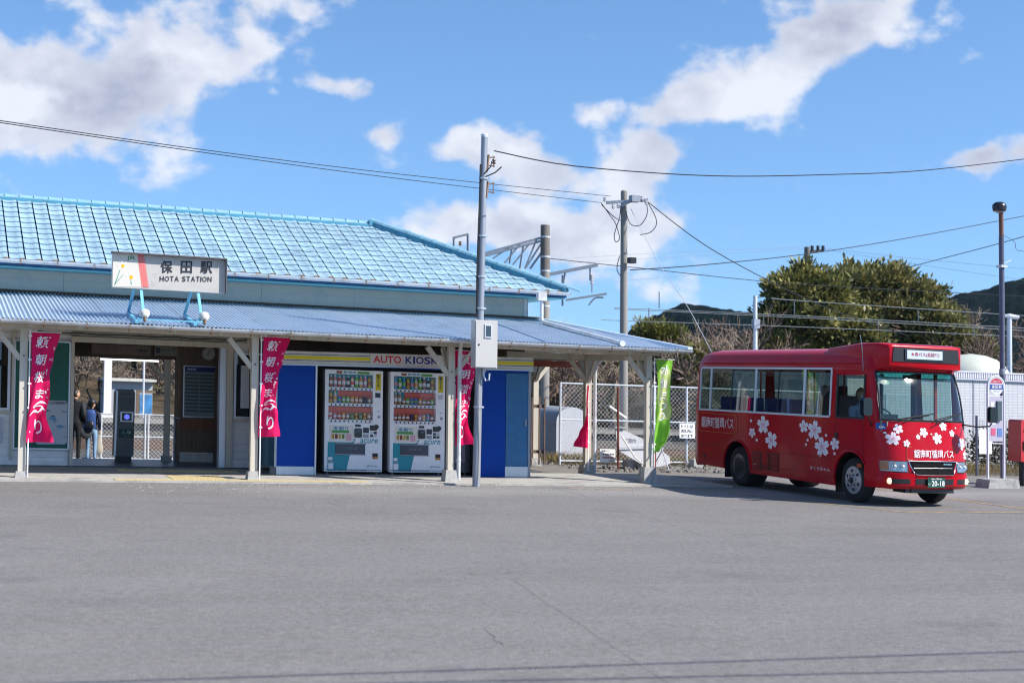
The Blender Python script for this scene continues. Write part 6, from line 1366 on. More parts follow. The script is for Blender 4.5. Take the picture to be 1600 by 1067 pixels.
q = MB(); q.tube([(ux, uy, -.35), (ux-.06, uy-.05, 6.66)], [.118, .078], 16); q.lathe((ux-.06, uy-.05, 6.66), [(.082, -.12), (.084, -.02), (.05, .02)], 12); q.build('pole', M_cpole, t, smooth=40)
for z_ in (1.6, 3.1, 3.9, 5.1): q = MB(); q.lathe((ux-.03, uy-.03, z_), [(.116-.0055*z_, 0), (.116-.0055*z_, .04)], 12); q.build('pole_band', M_steel, t)
A, B = sight(943, 316, 37), sight(1008, 312, 37.0); q = MB(); q.bar(A+Vector((0, -.15, -.03)), B+Vector((0, -.15, -.03)), .07, .07); q.bar(sight(962, 325, 37)+Vector((0, -.14, 0)), sight(990, 312, 37)+Vector((0, -.14, 0)), .05, .05); q.build('cross_arm', M_steel, t)
for px, py in ((945, 311), (958, 322), (966, 321), (1003, 309), (1010, 316)): q = MB(); insul(q, sight(px, py, 36.8)); q.build('insulator', M_ins, t, smooth=40)
q = MB(); p_ = sight(992, 311, 36.8); q.box(p_.x-.12, p_.x+.10, p_.y-.1, p_.y+.1, p_.z-.08, p_.z+.08); q.build('switch_box', M_steel, t); q = MB(); p_ = sight(986, 407, 36.8); q.box(p_.x-.06, p_.x+.10, p_.y-.1, p_.y+.1, p_.z-.07, p_.z+.07); q.build('small_lamp', M_dark, t)
def droop(pts, r_, mb): 
    """smooth curve through a few surveyed points"""
    P = [sight(*p) for p in pts]; out = []
    for i in range(len(P)-1):
        p0, p1, p2, p3 = P[max(0, i-1)], P[i], P[i+1], P[min(len(P)-1, i+2)]
        for k_ in range(5):
            s_ = k_/5; out.append(.5*((2*p1)+(-p0+p2)*s_+(2*p0-5*p1+4*p2-p3)*s_*s_+(-p0+3*p1-3*p2+p3)*s_**3))
    out.append(P[-1]); mb.tube(out, r_, 5, cap=False); return mb
for pts in ([(1010, 314, 37), (1011, 335, 36.8), (1000, 352, 36.8), (985, 350, 36.8), (978, 330, 36.8)], [(1012, 316, 37), (1026, 345, 36.8), (1018, 362, 36.8), (1000, 367, 36.8)], [(940, 318, 37), (952, 335, 36.8), (962, 350, 36.8), (968, 372, 36.8), (962, 378, 36.8), (960, 366, 36.8), (968, 340, 36.8), (970, 322, 37)],
            [(940, 320, 37), (958, 338, 36.8), (970, 345, 36.8)], [(968, 400, 36.8), (964, 420, 36.8), (970, 432, 36.8)]):
    q = MB(); droop(pts, .011, q); q.build('jumper_cable', M_wire, t)
# railway catenary pole
c0 = sight(851, 745, 42); cx, cy2 = 14.75, 13.7
t = thing('catenary_pole', 'dark topped railway catenary pole with truss arm behind the roof hip', 'utility pole', (cx, cy2, -.45))
q = MB(); q.tube([(cx, cy2, -.45), (cx-.01, cy2, 5.0)], [.14, .135], 16); q.build('pole', M_cpole, t, smooth=40); q = MB(); q.tube([(cx-.01, cy2, 5.0), (cx-.02, cy2, 6.28)], [.136, .13], 16); q.build('pole_top', M_pdark, t, smooth=40)
for py in (372, 403, 425, 480): p_ = sight(853, py, 42); q = MB(); q.lathe((cx-.01, cy2, p_.z), [(.143, 0), (.145, .05)], 14); q.build('pole_band', M_ins, t)
def bars(nm, L, w, m_=M_gsteel, d=42):
    q = MB()
    for a in L: q.bar(sight(a[0], a[1], a[4] if len(a) > 4 else d), sight(a[2], a[3], a[5] if len(a) > 5 else d), w, w)
    return q.build(nm, m_, t)
for a in ((848, 371, 757, 396), (848, 376, 757, 400), (828, 420, 846, 395)): bars('truss_chord', [a], .06)
for a in ((838, 375, 820, 420), (828, 380, 801, 414), (812, 382, 786, 414), (796, 386, 770, 404), (846, 380, 822, 418), (812, 420, 818, 382), (796, 412, 800, 386)): bars('truss_brace', [a], .045)
for a in ((842, 432, 934, 414), (884, 469, 948, 459)): bars('bracket_arm', [a], .09 if a[1] < 440 else .06)
for a in ((883, 425, 880, 446), (922, 418, 922, 438)): bars('arm_hanger', [a], .04)
q = MB(); insul(q, sight(925, 432, 42), s_=1.3); insul(q, sight(925, 440, 42), s_=1.3); q.build('insulator', M_ins, t, smooth=40)
q = MB(); droop([(925, 446, 42), (925, 457, 42)], .02, q); droop([(943, 465, 42), (930, 466, 42), (920, 477, 42)], .025, q); q.build('registration_arm', M_gsteel, t)
q = MB(); q.bar(sight(879, 430, 42), sight(879, 478, 42), .05, .05); q.build('arm_post', M_gsteel, t)
t = thing('signal_frame', 'small grey steel frame showing above the roof behind the grey pole', 'frame', tuple(sight(720, 420, 46)))
q = MB(); q.bar(sight(709, 371, 46), sight(709, 390, 46), .05, .05); q.bar(sight(707, 372, 46), sight(732, 366, 46), .06, .06); q.bar(sight(731, 366, 46), sight(731, 470, 46), .06, .06); q.build('steel_frame', M_gsteel, t); q = MB(); insul(q, sight(719, 380, 46), s_=1.2); q.build('insulator', M_brk, t)
# far wooden pole, signal pole, platform lamp
t = thing('far_power_pole', 'distant dark power pole with three insulators above the evergreen tree', 'utility pole', tuple(sight(1262, 560, 75)))
q = MB(); q.tube([sight(1262, 600, 75), sight(1261, 386, 75)], [.22, .14], 10); q.build('pole', M_pdark, t); q = MB(); q.bar(sight(1262, 394, 75), sight(1287, 391, 75), .12, .12); q.build('cross_arm', M_pdark, t)
for px in (1269, 1278, 1286): q = MB(); q.tube([sight(px, 392, 75), sight(px, 384, 75)], .09, 6); q.build('insulator', M_blkp, t)
t = thing('grey_trackside_pole', 'slim grey trackside pole in front of the bare trees above the bus', 'pole', tuple(sight(1180, 640, 45))); q = MB(); q.tube([sight(1180, 660, 45), sight(1180, 462, 45)], [.075, .06], 10); q.build('pole', M_fpost, t); q = MB(); q.box(*[f for p_ in [sight(1180, 505, 45)] for f in (p_.x-.1, p_.x+.1, p_.y-.12, p_.y+.05, p_.z-.15, p_.z+.12)]); q.build('junction_box', M_steel, t)
t = thing('platform_lamp_post', 'pale lamp post with a curved lamp right of the bus stop pole', 'lamp post', tuple(sight(1577, 640, 50))); q = MB(); q.tube([sight(1577, 660, 50), sight(1577, 498, 50)], [.10, .08], 10); q.build('pole', M_fpost, t); q = MB(); q.tube([sight(1570, 494, 50), sight(1577, 494, 50), sight(1592, 496, 50)], [.05, .09, .06], 8); q.build('lamp_head', M_ins, t)
def cable(label, pts, r_=.012, m_=None, cat='cable', nm='overhead_cable', group='overhead cables'):
    q = MB(); droop(pts, r_*.66, q); o = q.build(nm, m_ or M_wire); return tag(o, label, cat, group)
cable('dark cable from the top of the grey meter pole to the right edge', [(772, 236, 24.6), (900, 260, 26), (1111, 275, 28), (1300, 273, 30), (1450, 266, 32), (1640, 244, 35)], .016)
cable('upper of the two cables running from the left edge to the utility pole', [(-60, 180, 19), (300, 232, 23.5), (620, 272, 29), (955, 307, 36.9)], .0105)
cable('lower of the two cables running from the left edge to the utility pole', [(-60, 183, 19), (300, 236, 23.5), (620, 279, 29), (940, 317, 36.9)], .0105)
cable('thick cable sloping down from the utility pole past the evergreen tree', [(1010, 314, 37), (1100, 382, 40), (1200, 438, 43), (1300, 484, 47), (1420, 525, 52)], .02)
cable('steel guy wire with a small insulator sloping from the utility pole', [(985, 325, 37), (1030, 412, 36), (1075, 480, 35.5), (1112, 550, 35)], .012, M_fpost)
cable('twisted cable rising to the right edge above the far power pole', [(985, 422, 37), (1100, 414, 42), (1260, 397, 50), (1430, 370, 56), (1640, 330, 62)], .022)
cable('cable rising behind the bus stop lamp to the right edge', [(1395, 424, 60), (1480, 402, 58), (1560, 381, 56), (1640, 358, 54)], .022)
cable('long thin cable crossing from the catenary pole to the right edge', [(848, 403, 42), (1000, 419, 45), (1250, 444, 50), (1640, 465, 58)], .018)
M_wl = flat('pale_wire', '#7f8486', .4)
for i, (ya, yb, yc, xa) in enumerate(((469, 474, 494, 1205), (484, 497, 513, 960), (486, 500, 517, 960), (503, 514, 526, 940))):
    cable(['topmost pale catenary wire in front of the evergreen tree', 'second pale catenary wire crossing above the bus roof', 'third pale catenary wire crossing above the bus roof', 'lowest pale contact wire crossing above the bus roof'][i], [(xa, ya-3, 48), (1280, yb-2, 50), (1640, yc+2, 54)], .018, M_wl, group='railway catenary wires')
for i, (px, y0, y1) in enumerate(((1241, 471, 492), (1193, 491, 508), (1372, 499, 517), (1435, 485, 502), (1522, 510, 525), (1014, 481, 499), (1030, 456, 482))):
    q = MB(); q.tube([sight(px, y0, 50), sight(px, y1, 50)], .02, 4); tag(q.build('catenary_dropper', M_wl), 'short catenary dropper '+['above the middle windows of the bus', 'just right of the slim grey trackside pole', 'above the front door of the bus', 'hanging from the topmost pale wire above the destination box', 'left of the bus stop lamp above the white building', 'behind the concrete utility pole near the hill', 'tallest, standing against the sky right of the concrete utility pole'][i], 'wire', 'catenary droppers')
for i, (a, c_, d_) in enumerate((((870, 405, 60), (1060, 394, 70), (1262, 386, 75)), ((870, 412, 60), (1060, 401, 70), (1262, 388, 75)), ((1288, 388, 75), (1430, 404, 72), (1640, 424, 68)), ((1288, 390, 75), (1420, 411, 72), (1640, 444, 68)), ((960, 440, 60), (1150, 424, 68), (1205, 417, 70)))):
    cable(['upper faint line from the left to the far power pole', 'lower faint line from the left to the far power pole', 'upper faint line from the far power pole to the right', 'lower faint line from the far power pole to the right', 'faint line ending behind the left side of the evergreen tree'][i], [a, c_, d_], .011, M_steel, group='distant power lines')
cable('thin cable looping down right of the bus stop lamp', [(1564, 366, 27), (1585, 378, 27), (1592, 392, 27), (1640, 392, 27)], .006)
# two cables over the forecourt, their shadows fall at the foot of the picture
sd = Vector((TO_SUN.x/TO_SUN.z, TO_SUN.y/TO_SUN.z, 0))
for (g0, g1, lab) in (((-8, -15.72), (12, -16.38), 'nearer overhead cable above the forecourt'), ((-8, -15.44), (12, -17.42), 'farther overhead cable above the forecourt')):
    z_ = 5.2; a, c_ = Vector((*g0, z_))+sd*z_, Vector((*g1, z_))+sd*z_
    q = MB(); q.tube([a, (a+c_)/2-Vector((0, 0, .02)), c_], .016, 6); tag(q.build('overhead_cable', M_wire), lab, 'cable', 'overhead cables')

# ------------------------------------------------------------------ bus stop, lamp, post box, right-hand building
M_lampp = mat('lamp_post_blue_grey', (.10, .11, .16), .5, .2, var=.12, dirt=(.14, .07, .04), dscale=5, damt=.6, dthr=.58)
t = thing('street_lamp', 'tall slim blue grey street lamp beside the bus stop', 'street lamp', (19.30, .12, 0))
q = MB(); q.tube([(19.35, .12, 0), (19.32, .12, 5.2)], .055, 12); q.build('pole', M_lampp, t, smooth=40); q = MB(); q.tube([(19.32, .12, 5.2), (19.31, .12, 5.72)], .048, 12); q.build('pole_top', mat('lamp_rust', (.16, .07, .045), .7, var=.2), t, smooth=40)
q = MB(); q.lathe((19.27, .12, 5.82), [(.05, -.12), (.13, -.10), (.15, -.02), (.14, .04), (.08, .09), (.0, .10)], 14); q.build('lamp_head', flat('lamp_black', '#1f2126', .3), t, smooth=50); q = MB(); q.lathe((19.27, .12, 5.71), [(.04, -.03), (.10, .0), (.12, .015)], 12); q.build('lamp_glass', flat('lamp_glass_pale', '#9aa4ae', .15), t, smooth=50)
q = MB(); q.bar((19.3, .1, 4.62), (19.55, .1, 4.72), .02, .02); q.box(19.25, 19.40, .03, .2, 4.55, 4.6); q.build('cable_bracket', M_ins, t); q = MB(); q.lathe((19.33, .12, 2.33), [(.058, 0), (.064, .06), (.058, .12)], 12); q.bar((19.35, .1, 2.36), (19.45, .08, 2.52), .02, .02); q.build('pole_clamp', M_steel, t)
t = thing('bus_stop_sign', 'white bus stop stand with round red and blue sign on concrete base', 'bus stop', (19.08, 0, 0))
M_bs = flat('bus_stop_white', '#d6d5dc', .4); q = MB(); x0, x1 = 18.86, 19.27; xm = (x0+x1)/2; rb = (x1-x0)/2
arc = [(x0, 0, .17), (x0, 0, 2.08)]+[(xm-rb*math.cos(a), 0, 2.08+rb*math.sin(a)) for a in [math.pi*k_/10 for k_ in range(1, 10)]]+[(x1, 0, 2.08), (x1, 0, .17)]
q.tube(arc, .026, 8); q.build('frame', M_bs, t, smooth=50)
q = MB(); q.lathe((xm, -.005, 2.08), [(.178, 0), (.178, .02)], 24, (0, -1, 0)); rs = q.build('round_sign', M_bs, t)
q = MB(); q.add([(xm+.168*math.cos(a), -.0275, 2.08+.168*math.sin(a)) for a in [math.radians(22+136*k_/12) for k_ in range(13)]], [tuple(range(13))[::-1]]); q.build('red_cap', flat('bs_red', '#b83a4a'), rs)
q = MB(); q.box(xm-.16, xm+.165, -.030, -.0285, 2.02, 2.12); q.build('blue_band', flat('bs_blue', '#1f4d96'), rs); letters(rs, '保田駅', spans((1, .95, 1), .25), lambda a, b: (xm-.125+.25*a, -.032, 2.035+.07*b), M_dec, .015)
q = MB(); text_y(q, '町営バス', xm-.09, xm+.09, 2.155, 2.195, -.030); q.build('operator_name', M_dec, rs); q = MB(); text_y(q, 'ほたえき', xm-.07, xm+.07, 1.965, 1.99, -.028); q.build('stop_reading', flat('bs_txt', '#3a4f86'), rs)
q = MB(); q.box(x0+.025, x1-.025, -.012, .012, .95, 1.86); q.build('timetable_panel', flat('bs_panel', '#b5aebd', .4), t); q = MB(); q.box(xm+.0, xm+.11, -.06, -.013, 1.38, 1.78); q.build('leaflet_holder', flat('bs_leaf', '#4c5a5c', .3), t)
q = MB(); q.box(xm-.13, xm-.02, -.018, -.013, 1.07, 1.22); q.build('pink_leaflet', flat('bs_pink', '#c9567a'), t); q = MB(); q.box(xm+.03, xm+.15, -.018, -.013, 1.05, 1.22); q.build('blue_leaflet', flat('bs_bl', '#5f7fb8'), t); q = MB(); q.box(xm-.13, xm+.15, -.018, -.0135, 1.5, 1.8) if False else q.box(xm-.14, xm-.01, -.018, -.0135, 1.3, 1.75); q.build('timetable_sheet', M_wpet, t)
q = MB(); [q.box(x0, x1, -.014, .014, z_, z_+.018) for z_ in (.90, 1.87)]; q.build('cross_bar', M_bs, t)
q = MB(); q.prism([(18.70, .0), (19.50, .0), (19.47, .17), (19.42, .19), (18.80, .19), (18.74, .17)], .42, 1, -.22); q.build('concrete_base', M_conc2, t)
t = thing('red_post_box', 'red metal post box on a leg at the right edge', 'post box', (20.3, .6, 0)); q = MB(); q.prism([(20.07, .52), (20.55, .52), (20.55, 1.36), (20.52, 1.40), (20.10, 1.40), (20.07, 1.36)], .40, 1, .42); q.build('box', flat('post_red', '#c01a1e', .35, coat=.4), t); q = MB(); q.box(20.24, 20.38, .55, .69, 0, .52); q.build('leg', M_dark, t); q = MB(); q.box(20.14, 20.48, .405, .419, 1.15, 1.19); q.box(20.12, 20.16, .40, .419, .75, .95); q.build('slot', M_dark, t); q = MB(); text_y(q, '〒', 20.24, 20.38, .95, 1.08, .416, bold=.01); q.build('postal_mark', M_wpet, t)
# prefabricated white building
WBX0, WBX1, WBY = 20.9, 37, 8.0
t = thing('white_prefab_building', 'low white tiled building with pale dome rooflight behind the bus stop', 'building', (28, WBY, 0))
M_wt = bpy.data.materials.new('white_small_tiles'); M_wt.use_nodes = True; g = NT(M_wt.node_tree); tcx = g.n('ShaderNodeTexCoord').outputs['Object']
br = g.n('ShaderNodeTexBrick', {'Vector': g.n('ShaderNodeMapping', {0: tcx, 2: (R(90), 0, 0)}).outputs[0], 'Color1': (.62, .62, .63, 1), 'Color2': (.56, .56, .58, 1), 'Mortar': (.40, .40, .41, 1), 'Scale': 1.0, 'Mortar Size': .008, 'Brick Width': .16, 'Row Height': .075}, offset=0.0)
pb = g.n('ShaderNodeBsdfPrincipled', {'Base Color': br.outputs[0], 'Roughness': .5}); g.n('ShaderNodeOutputMaterial', {'Surface': pb.outputs[0]})
q = MB(); q.box(WBX0, WBX1, WBY, WBY+6, -.1, 2.32); q.build('wall', M_wt, t)
q = MB(); q.box(WBX0-.05, WBX1, WBY-.06, WBY+6, 2.322, 2.36); q.box(WBX0-.07, WBX1, WBY-.08, WBY+6, 2.52, 2.56); q.build('parapet_trim', M_bs, t)
q = MB(); i = 0
while WBX0-.04+.075*i < WBX1: q.box(WBX0-.04+.075*i, WBX0+.005+.075*i, WBY-.07, WBY-.02, 2.362, 2.518); i += 1
tag(q.build('parapet_ribs', M_bs, t), kind='stuff'); q = MB(); q.box(WBX0, WBX1, WBY-.018, WBY+5.9, 2.362, 2.518); q.build('parapet', flat('parapet_grey', '#a9a9a9'), t)
for x_ in (24.9, 29.0): q = MB(); q.box(x_, x_+.03, WBY-.012, WBY-.002, 0, 2.32); q.build('wall_joint', M_steel, t)
p_ = sight(1538, 575, 45); q = MB(); q.lathe((p_.x, p_.y+.6, 2.56), [(1.12, -.02), (1.10, .10), (.98, .28), (.75, .46), (.42, .58), (0, .63)], 28); q.build('dome_rooflight', mat('dome_cream', (.56, .57, .47), .45, var=.05), t, smooth=50); q = MB(); q.box(p_.x-1.3, p_.x+1.35, p_.y-.6, p_.y+1.8, 2.5, 2.62); q.build('rooflight_kerb', M_bs, t)
q = MB(); q.lathe((29.6, WBY-.02, 2.05), [(.06, -.02), (.12, .02), (.10, .06), (.04, .1)], 10, (0, -1, 0)); q.build('wall_lamp', flat('lamp_brass', '#5a5238'), t)
# welded mesh fence in front of it
t = thing('welded_mesh_fence', 'dark welded wire mesh fence behind the bus stop', 'fence', (25, 3.9, 0)); q = MB()
for i in range(95): x_ = 21.7+.1*i; q.bar((x_, 3.9, .05), (x_, 3.9, 1.32), .005, .005, up=(0, 1, 0))
for i in range(13): q.bar((21.7, 3.9, .08+.1*i), (31.2, 3.9, .08+.1*i), .006, .006)
tag(q.build('wire_mesh', flat('mesh_grey', '#70706e'), t), kind='stuff')
for x_ in (21.72, 23.7, 25.7, 27.7): q = MB(); q.tube([(x_, 3.9, 0), (x_, 3.9, 1.42)], .03, 8); q.build('fence_post', M_lampp, t)
t = thing('white_fence_notice', 'blank white notice sheet fixed low on the mesh fence beside the bus', 'notice', (21.9, 3.85, .5)); q = MB(); q.box(21.76, 22.12, 3.85, 3.86, .52, 1.10); q.build('sheet', M_wpet, t)
t = thing('dark_bar_rail', 'dark tubular handrail in front of the white building', 'handrail', (19.9, 4.6, 0))
for x0 in (19.0, 20.1): q = MB(); q.tube([(x0, 4.6, 0), (x0, 4.6, .95), (x0+.12, 4.6, 1.05), (x0+.78, 4.6, 1.05), (x0+.9, 4.6, .95), (x0+.9, 4.6, 0)], .02, 6); q.build('rail_hoop', M_lampp, t)
# opposite platform, shed, pillar
b = MB(); b.box(-12, 60, 22.3, 26, -.45, .28); struct('opposite_platform', b, mat('platform_edge', (.13, .12, .105), .9, var=.1, scale=3)); b = MB(); b.box(-12, 60, 22.14, 22.3, .16, .29); struct('platform_coping', b, mat('coping', (.30, .285, .26), .9, var=.08, scale=2))
M_rail = mat('rail_steel', (.16, .10, .07), .6, .3)
b = MB()
for y_ in (17.2, 18.27, 20.0, 21.07): b.box(-40, 70, y_, y_+.07, -.44, -.28)
struct('railway_rails', b, M_rail)
b = MB(); i = 0
for k_ in range(150): x_ = -12+.62*k_; b.box(x_, x_+.22, 16.9, 18.6, -.449, -.40); b.box(x_, x_+.22, 19.7, 21.4, -.449, -.40)
struct('railway_sleepers', b, mat('sleeper', (.12, .09, .07), .9, var=.2))
b = MB(); b.prism([(-40, 14.6), (70, 14.6), (70, 22.17), (-40, 22.17)], .04, 2, -.455+.0); struct('track_ballast', b, mat('ballast', (.11, .095, .08), .95, var=.4, scale=18, bump=.7))
p_ = sight(167, 655, 47); t = thing('white_platform_pillar', 'white painted pillar on the far platform left of the ticket gate', 'pillar', (p_.x, p_.y, .28)); a = sight(167, 540, 47); q = MB(); q.box(p_.x-.115, p_.x+.115, p_.y-.11, p_.y+.11, .40, a.z+1.5); q.build('shaft', M_wht, t); q = MB(); q.box(p_.x-.30, p_.x+.30, p_.y-.2, p_.y+.2, .28, .40); q.build('base', M_wht, t)
a, c_ = sight(170, 592, 49.5), sight(241, 594, 49.5); t = thing('white_shed', 'small white shed beyond the far platform', 'shed', (6.3, a.y, -.3)); q = MB(); q.box(a.x, c_.x, a.y-.2, a.y+2.4, -.4, a.z-.06); q.build('walls', mat('shed_grey', (.36, .38, .40), .7, var=.08, streak=True), t); q = MB(); q.box(a.x-.1, c_.x+.1, a.y-.4, a.y+2.6, a.z-.055, a.z+.03); q.build('roof', M_soff, t)
t = thing('blue_mural_board', 'blue painted board in a brown frame beside the white shed', 'board', tuple(sight(228, 645, 48.5))); a, c_ = sight(218, 646, 48.5), sight(239, 617, 48.5); q = MB(); q.box(a.x, c_.x, a.y, a.y+.06, a.z, c_.z); q.build('painted_board', mat('mural_blue', (.06, .24, .50), .6, var=.5, scale=3, dirt=(.55, .6, .65), dscale=2.2, damt=.8, dthr=.56), t); q = MB(); q.box(a.x-.12, a.x-.01, a.y-.03, a.y+.08, a.z-.4, c_.z+.05); q.box(a.x-.12, c_.x+.1, a.y-.03, a.y+.08, c_.z+.055, c_.z+.14); q.build('board_frame', M_brown, t)
a = sight(224, 620, 48); t = thing('thin_white_pipe', 'thin white vertical pipe in front of the shed', 'pipe', (a.x, a.y, -.3)); q = MB(); q.tube([(a.x, a.y, -.3), (a.x, a.y, 3.0)], .035, 8); q.build('pipe', M_ins, t)
# ------------------------------------------------------------------ vegetation
def leaf_mat(name, c1, c2, tr=.25, rough=.5):
    mt = bpy.data.materials.new(name); mt.use_nodes = True; g = NT(mt.node_tree)
    tc = g.n('ShaderNodeTexCoord').outputs['Object']; a = g.n('ShaderNodeTexNoise', {'Vector': tc, 'Scale': .9, 'Detail': 4.0}).outputs[0]; w = g.n('ShaderNodeTexWhiteNoise', {'Vector': g.n('ShaderNodeNewGeometry').outputs['Random Per Island'] if False else tc}, noise_dimensions='3D')
    rp = g.n('ShaderNodeNewGeometry').outputs['Random Per Island']
    f = g.m('ADD', g.m('MULTIPLY', g.m('SUBTRACT', a, .5), 2.4), g.m('MULTIPLY', rp, 1.0), clamp=True)
    cc = g.mix(f, c4(c1), c4(c2))
    d = g.n('ShaderNodeBsdfPrincipled', {'Base Color': cc, 'Roughness': rough, 'Specular IOR Level': .45}); t_ = g.n('ShaderNodeBsdfTranslucent', {'Color': cc})
    mx = g.n('ShaderNodeMixShader', {0: tr, 1: d.outputs[0], 2: t_.outputs[0]}); g.n('ShaderNodeOutputMaterial', {'Surface': mx.outputs[0]}); return mt
M_ever = leaf_mat('evergreen_leaves', (.035, .06, .018), (.36, .32, .10), .22, .38)
M_ever2 = leaf_mat('olive_leaves', (.055, .075, .022), (.36, .31, .115), .22, .45)
M_pine = leaf_mat('pine_needles', (.09, .11, .025), (.24, .21, .05), .2, .6)
M_twig = mat('twigs', (.17, .115, .085), .85, var=.25, scale=3); M_twig2 = mat('pale_twigs', (.25, .19, .14), .85, var=.25, scale=3); M_bark = mat('bark', (.13, .10, .075), .9, var=.3, scale=6, bump=.3)
M_dryl = leaf_mat('dry_leaves', (.14, .08, .035), (.26, .19, .09), .3, .7)
def mesh_np(name, V, Fq, m_):
    me = bpy.data.meshes.new(name); n = len(V); k = Fq.shape[1]; nf = len(Fq)
    me.vertices.add(n); me.vertices.foreach_set('co', V.astype(np.float32).ravel()); me.loops.add(nf*k); me.loops.foreach_set('vertex_index', Fq.astype(np.int32).ravel())
    me.polygons.add(nf); me.polygons.foreach_set('loop_start', np.arange(0, nf*k, k, dtype=np.int32)); me.polygons.foreach_set('loop_total', np.full(nf, k, dtype=np.int32)); me.materials.append(m_); me.update(calc_edges=True); return me
def leaves(C, N, L, Wd, rng):
    """leaf quads at C pointing along N"""
    n = len(C); T = np.cross(N, rng.normal(size=(n, 3))); T /= np.linalg.norm(T, axis=1, keepdims=True)+1e-9
    l = (L*rng.uniform(.7, 1.3, n))[:, None]; w = (Wd*rng.uniform(.7, 1.3, n))[:, None]; up = np.cross(T, N)
    v0 = C; v1 = C+N*l*.5+T*w+up*w*.2; v2 = C+N*l; v3 = C+N*l*.5-T*w+up*w*.2
    V = np.stack([v0, v1, v2, v3], 1).reshape(-1, 3); return V, np.arange(4*n).reshape(n, 4)
def crown(blobs, n_clump, per, L, Wd, seed, hollow=.55, clump_r=.34, upb=.5, noise_amt=.5):
    rng = np.random.default_rng(seed); B = np.array(blobs, float); vol = B[:, 3]*B[:, 4]*B[:, 5]; pick = rng.choice(len(B), n_clump, p=vol**.8/(vol**.8).sum())
    d = rng.normal(size=(n_clump, 3)); d /= np.linalg.norm(d, axis=1, keepdims=True); rr = (hollow+(1-hollow)*rng.uniform(0, 1, n_clump)**.6)
    wob = 1+noise_amt*np.sin(d[:, 0]*5+pick*1.7+seed)*np.sin(d[:, 2]*6+pick)*np.cos(d[:, 1]*4+pick*2.2)
    c = B[pick, :3]+d*B[pick, 3:6]*(rr*wob)[:, None]
    C = np.repeat(c, per, 0); dd = rng.normal(size=(len(C), 3)); dd /= np.linalg.norm(dd, axis=1, keepdims=True); out = np.repeat(d, per, 0)
    N = dd*.9+out*.55+np.array([0, 0, upb]); N /= np.linalg.norm(N, axis=1, keepdims=True)
    return leaves(C+dd*rng.uniform(0, clump_r, len(C))[:, None], N, L, Wd, rng)
def branch_mb(base, H, seed, levels=4, spread=.55, split=3, r0=.16, lean=(0, 0), mb=None, twig_r=.012, first=.35, droop_=0.0, kmin=3):
    rr = random.Random(seed); mb = mb or MB(); tips = []
    def grow(p, d, L, r_, lv):
        n = 3; pts = [p]; q = p
        for i in range(n):
            d = (d+Vector((rr.uniform(-1, 1), rr.uniform(-1, 1), rr.uniform(-.6, .8)))*.16).normalized(); q = q+d*(L/n); pts.append(q)
        r1 = max(twig_r*.6, r_*.6); mb.tube(pts, [r_+(r1-r_)*i/n for i in range(n+1)], 6 if lv < 1 else kmin, cap=False)
        if lv >= levels: tips.append((q, d)); return
        k = split+(rr.random() < .5)
        for i in range(k):
            s_ = rr.uniform(.35, 1.0) if i else 1.0; o = pts[0].lerp(pts[-1], s_) if s_ < 1 else q
            a = rr.uniform(0, 6.283); sp = spread*rr.uniform(.7, 1.35); side_ = d.orthogonal().normalized(); side_.rotate(Matrix.Rotation(a, 3, d))
            nd = (d*math.cos(sp)+side_*math.sin(sp)+Vector((0, 0, .12-droop_))).normalized(); grow(o, nd, L*rr.uniform(.62, .85), max(twig_r, r1*.8), lv+1)
    grow(Vector(base), Vector((lean[0], lean[1], 1)).normalized(), H*first, r0, 0); return mb, tips
def gz(x, y): return -.45
# evergreens beyond the tracks
def evergreen(label, px0, d, blobs, nc, seed, m_, L=.26, Wd=.062, trunk=True, **kw):
    """blobs: (px, py, rx_px, ry_px, depth radius) seen from the square"""
    base = sight(px0, 640, d); t = thing('evergreen_tree', label, 'tree', (base.x, base.y, -.45), 'evergreen trees beyond the tracks'); sc_ = d/CAM['f']
    Bl = []
    for (px, py, rx, ry, dr, dd) in blobs: c = sight(px, py, d+dd); Bl.append((c.x, c.y, c.z, rx*sc_, dr, ry*sc_))
    V, Fq = crown(Bl, nc, 13, L, Wd, seed, **kw); me = mesh_np('crown', V-np.array([base.x, base.y, -.45]), Fq, m_); o = bpy.data.objects.new('crown', me); COL.objects.link(o); o.parent = t
    q = MB(); q.tube([Vector((base.x, base.y, -.5)), Vector((base.x+.1, base.y, 1.5)), Vector((Bl[0][0], Bl[0][1], Bl[0][2]))], [.28, .22, .08], 8)
    for b_ in Bl[1:]: q.tube([Vector((base.x+.1, base.y, 1.4)), Vector(((base.x+b_[0])/2, (base.y+b_[1])/2, (1.5+b_[2])/2+.3)), Vector(b_[:3])], [.14, .10, .04], 6)
    q.build('trunk', M_bark, t, smooth=60); return t
evergreen('tall dark evergreen rising to a point left of the others, behind the bus', 1262, 62,
    [(1262, 440, 22, 24, .8, 0), (1250, 425, 9, 9, .3, 0), (1275, 428, 8, 10, .3, 0), (1235, 455, 34, 26, 1.1, 0), (1290, 455, 34, 26, 1.1, 0), (1225, 500, 40, 30, 1.3, 0), (1275, 500, 50, 34, 1.5, 0), (1215, 545, 42, 30, 1.3, 0), (1275, 555, 60, 34, 1.5, .5), (1330, 530, 44, 40, 1.4, 0)], 2600, 11, M_ever, hollow=.35)
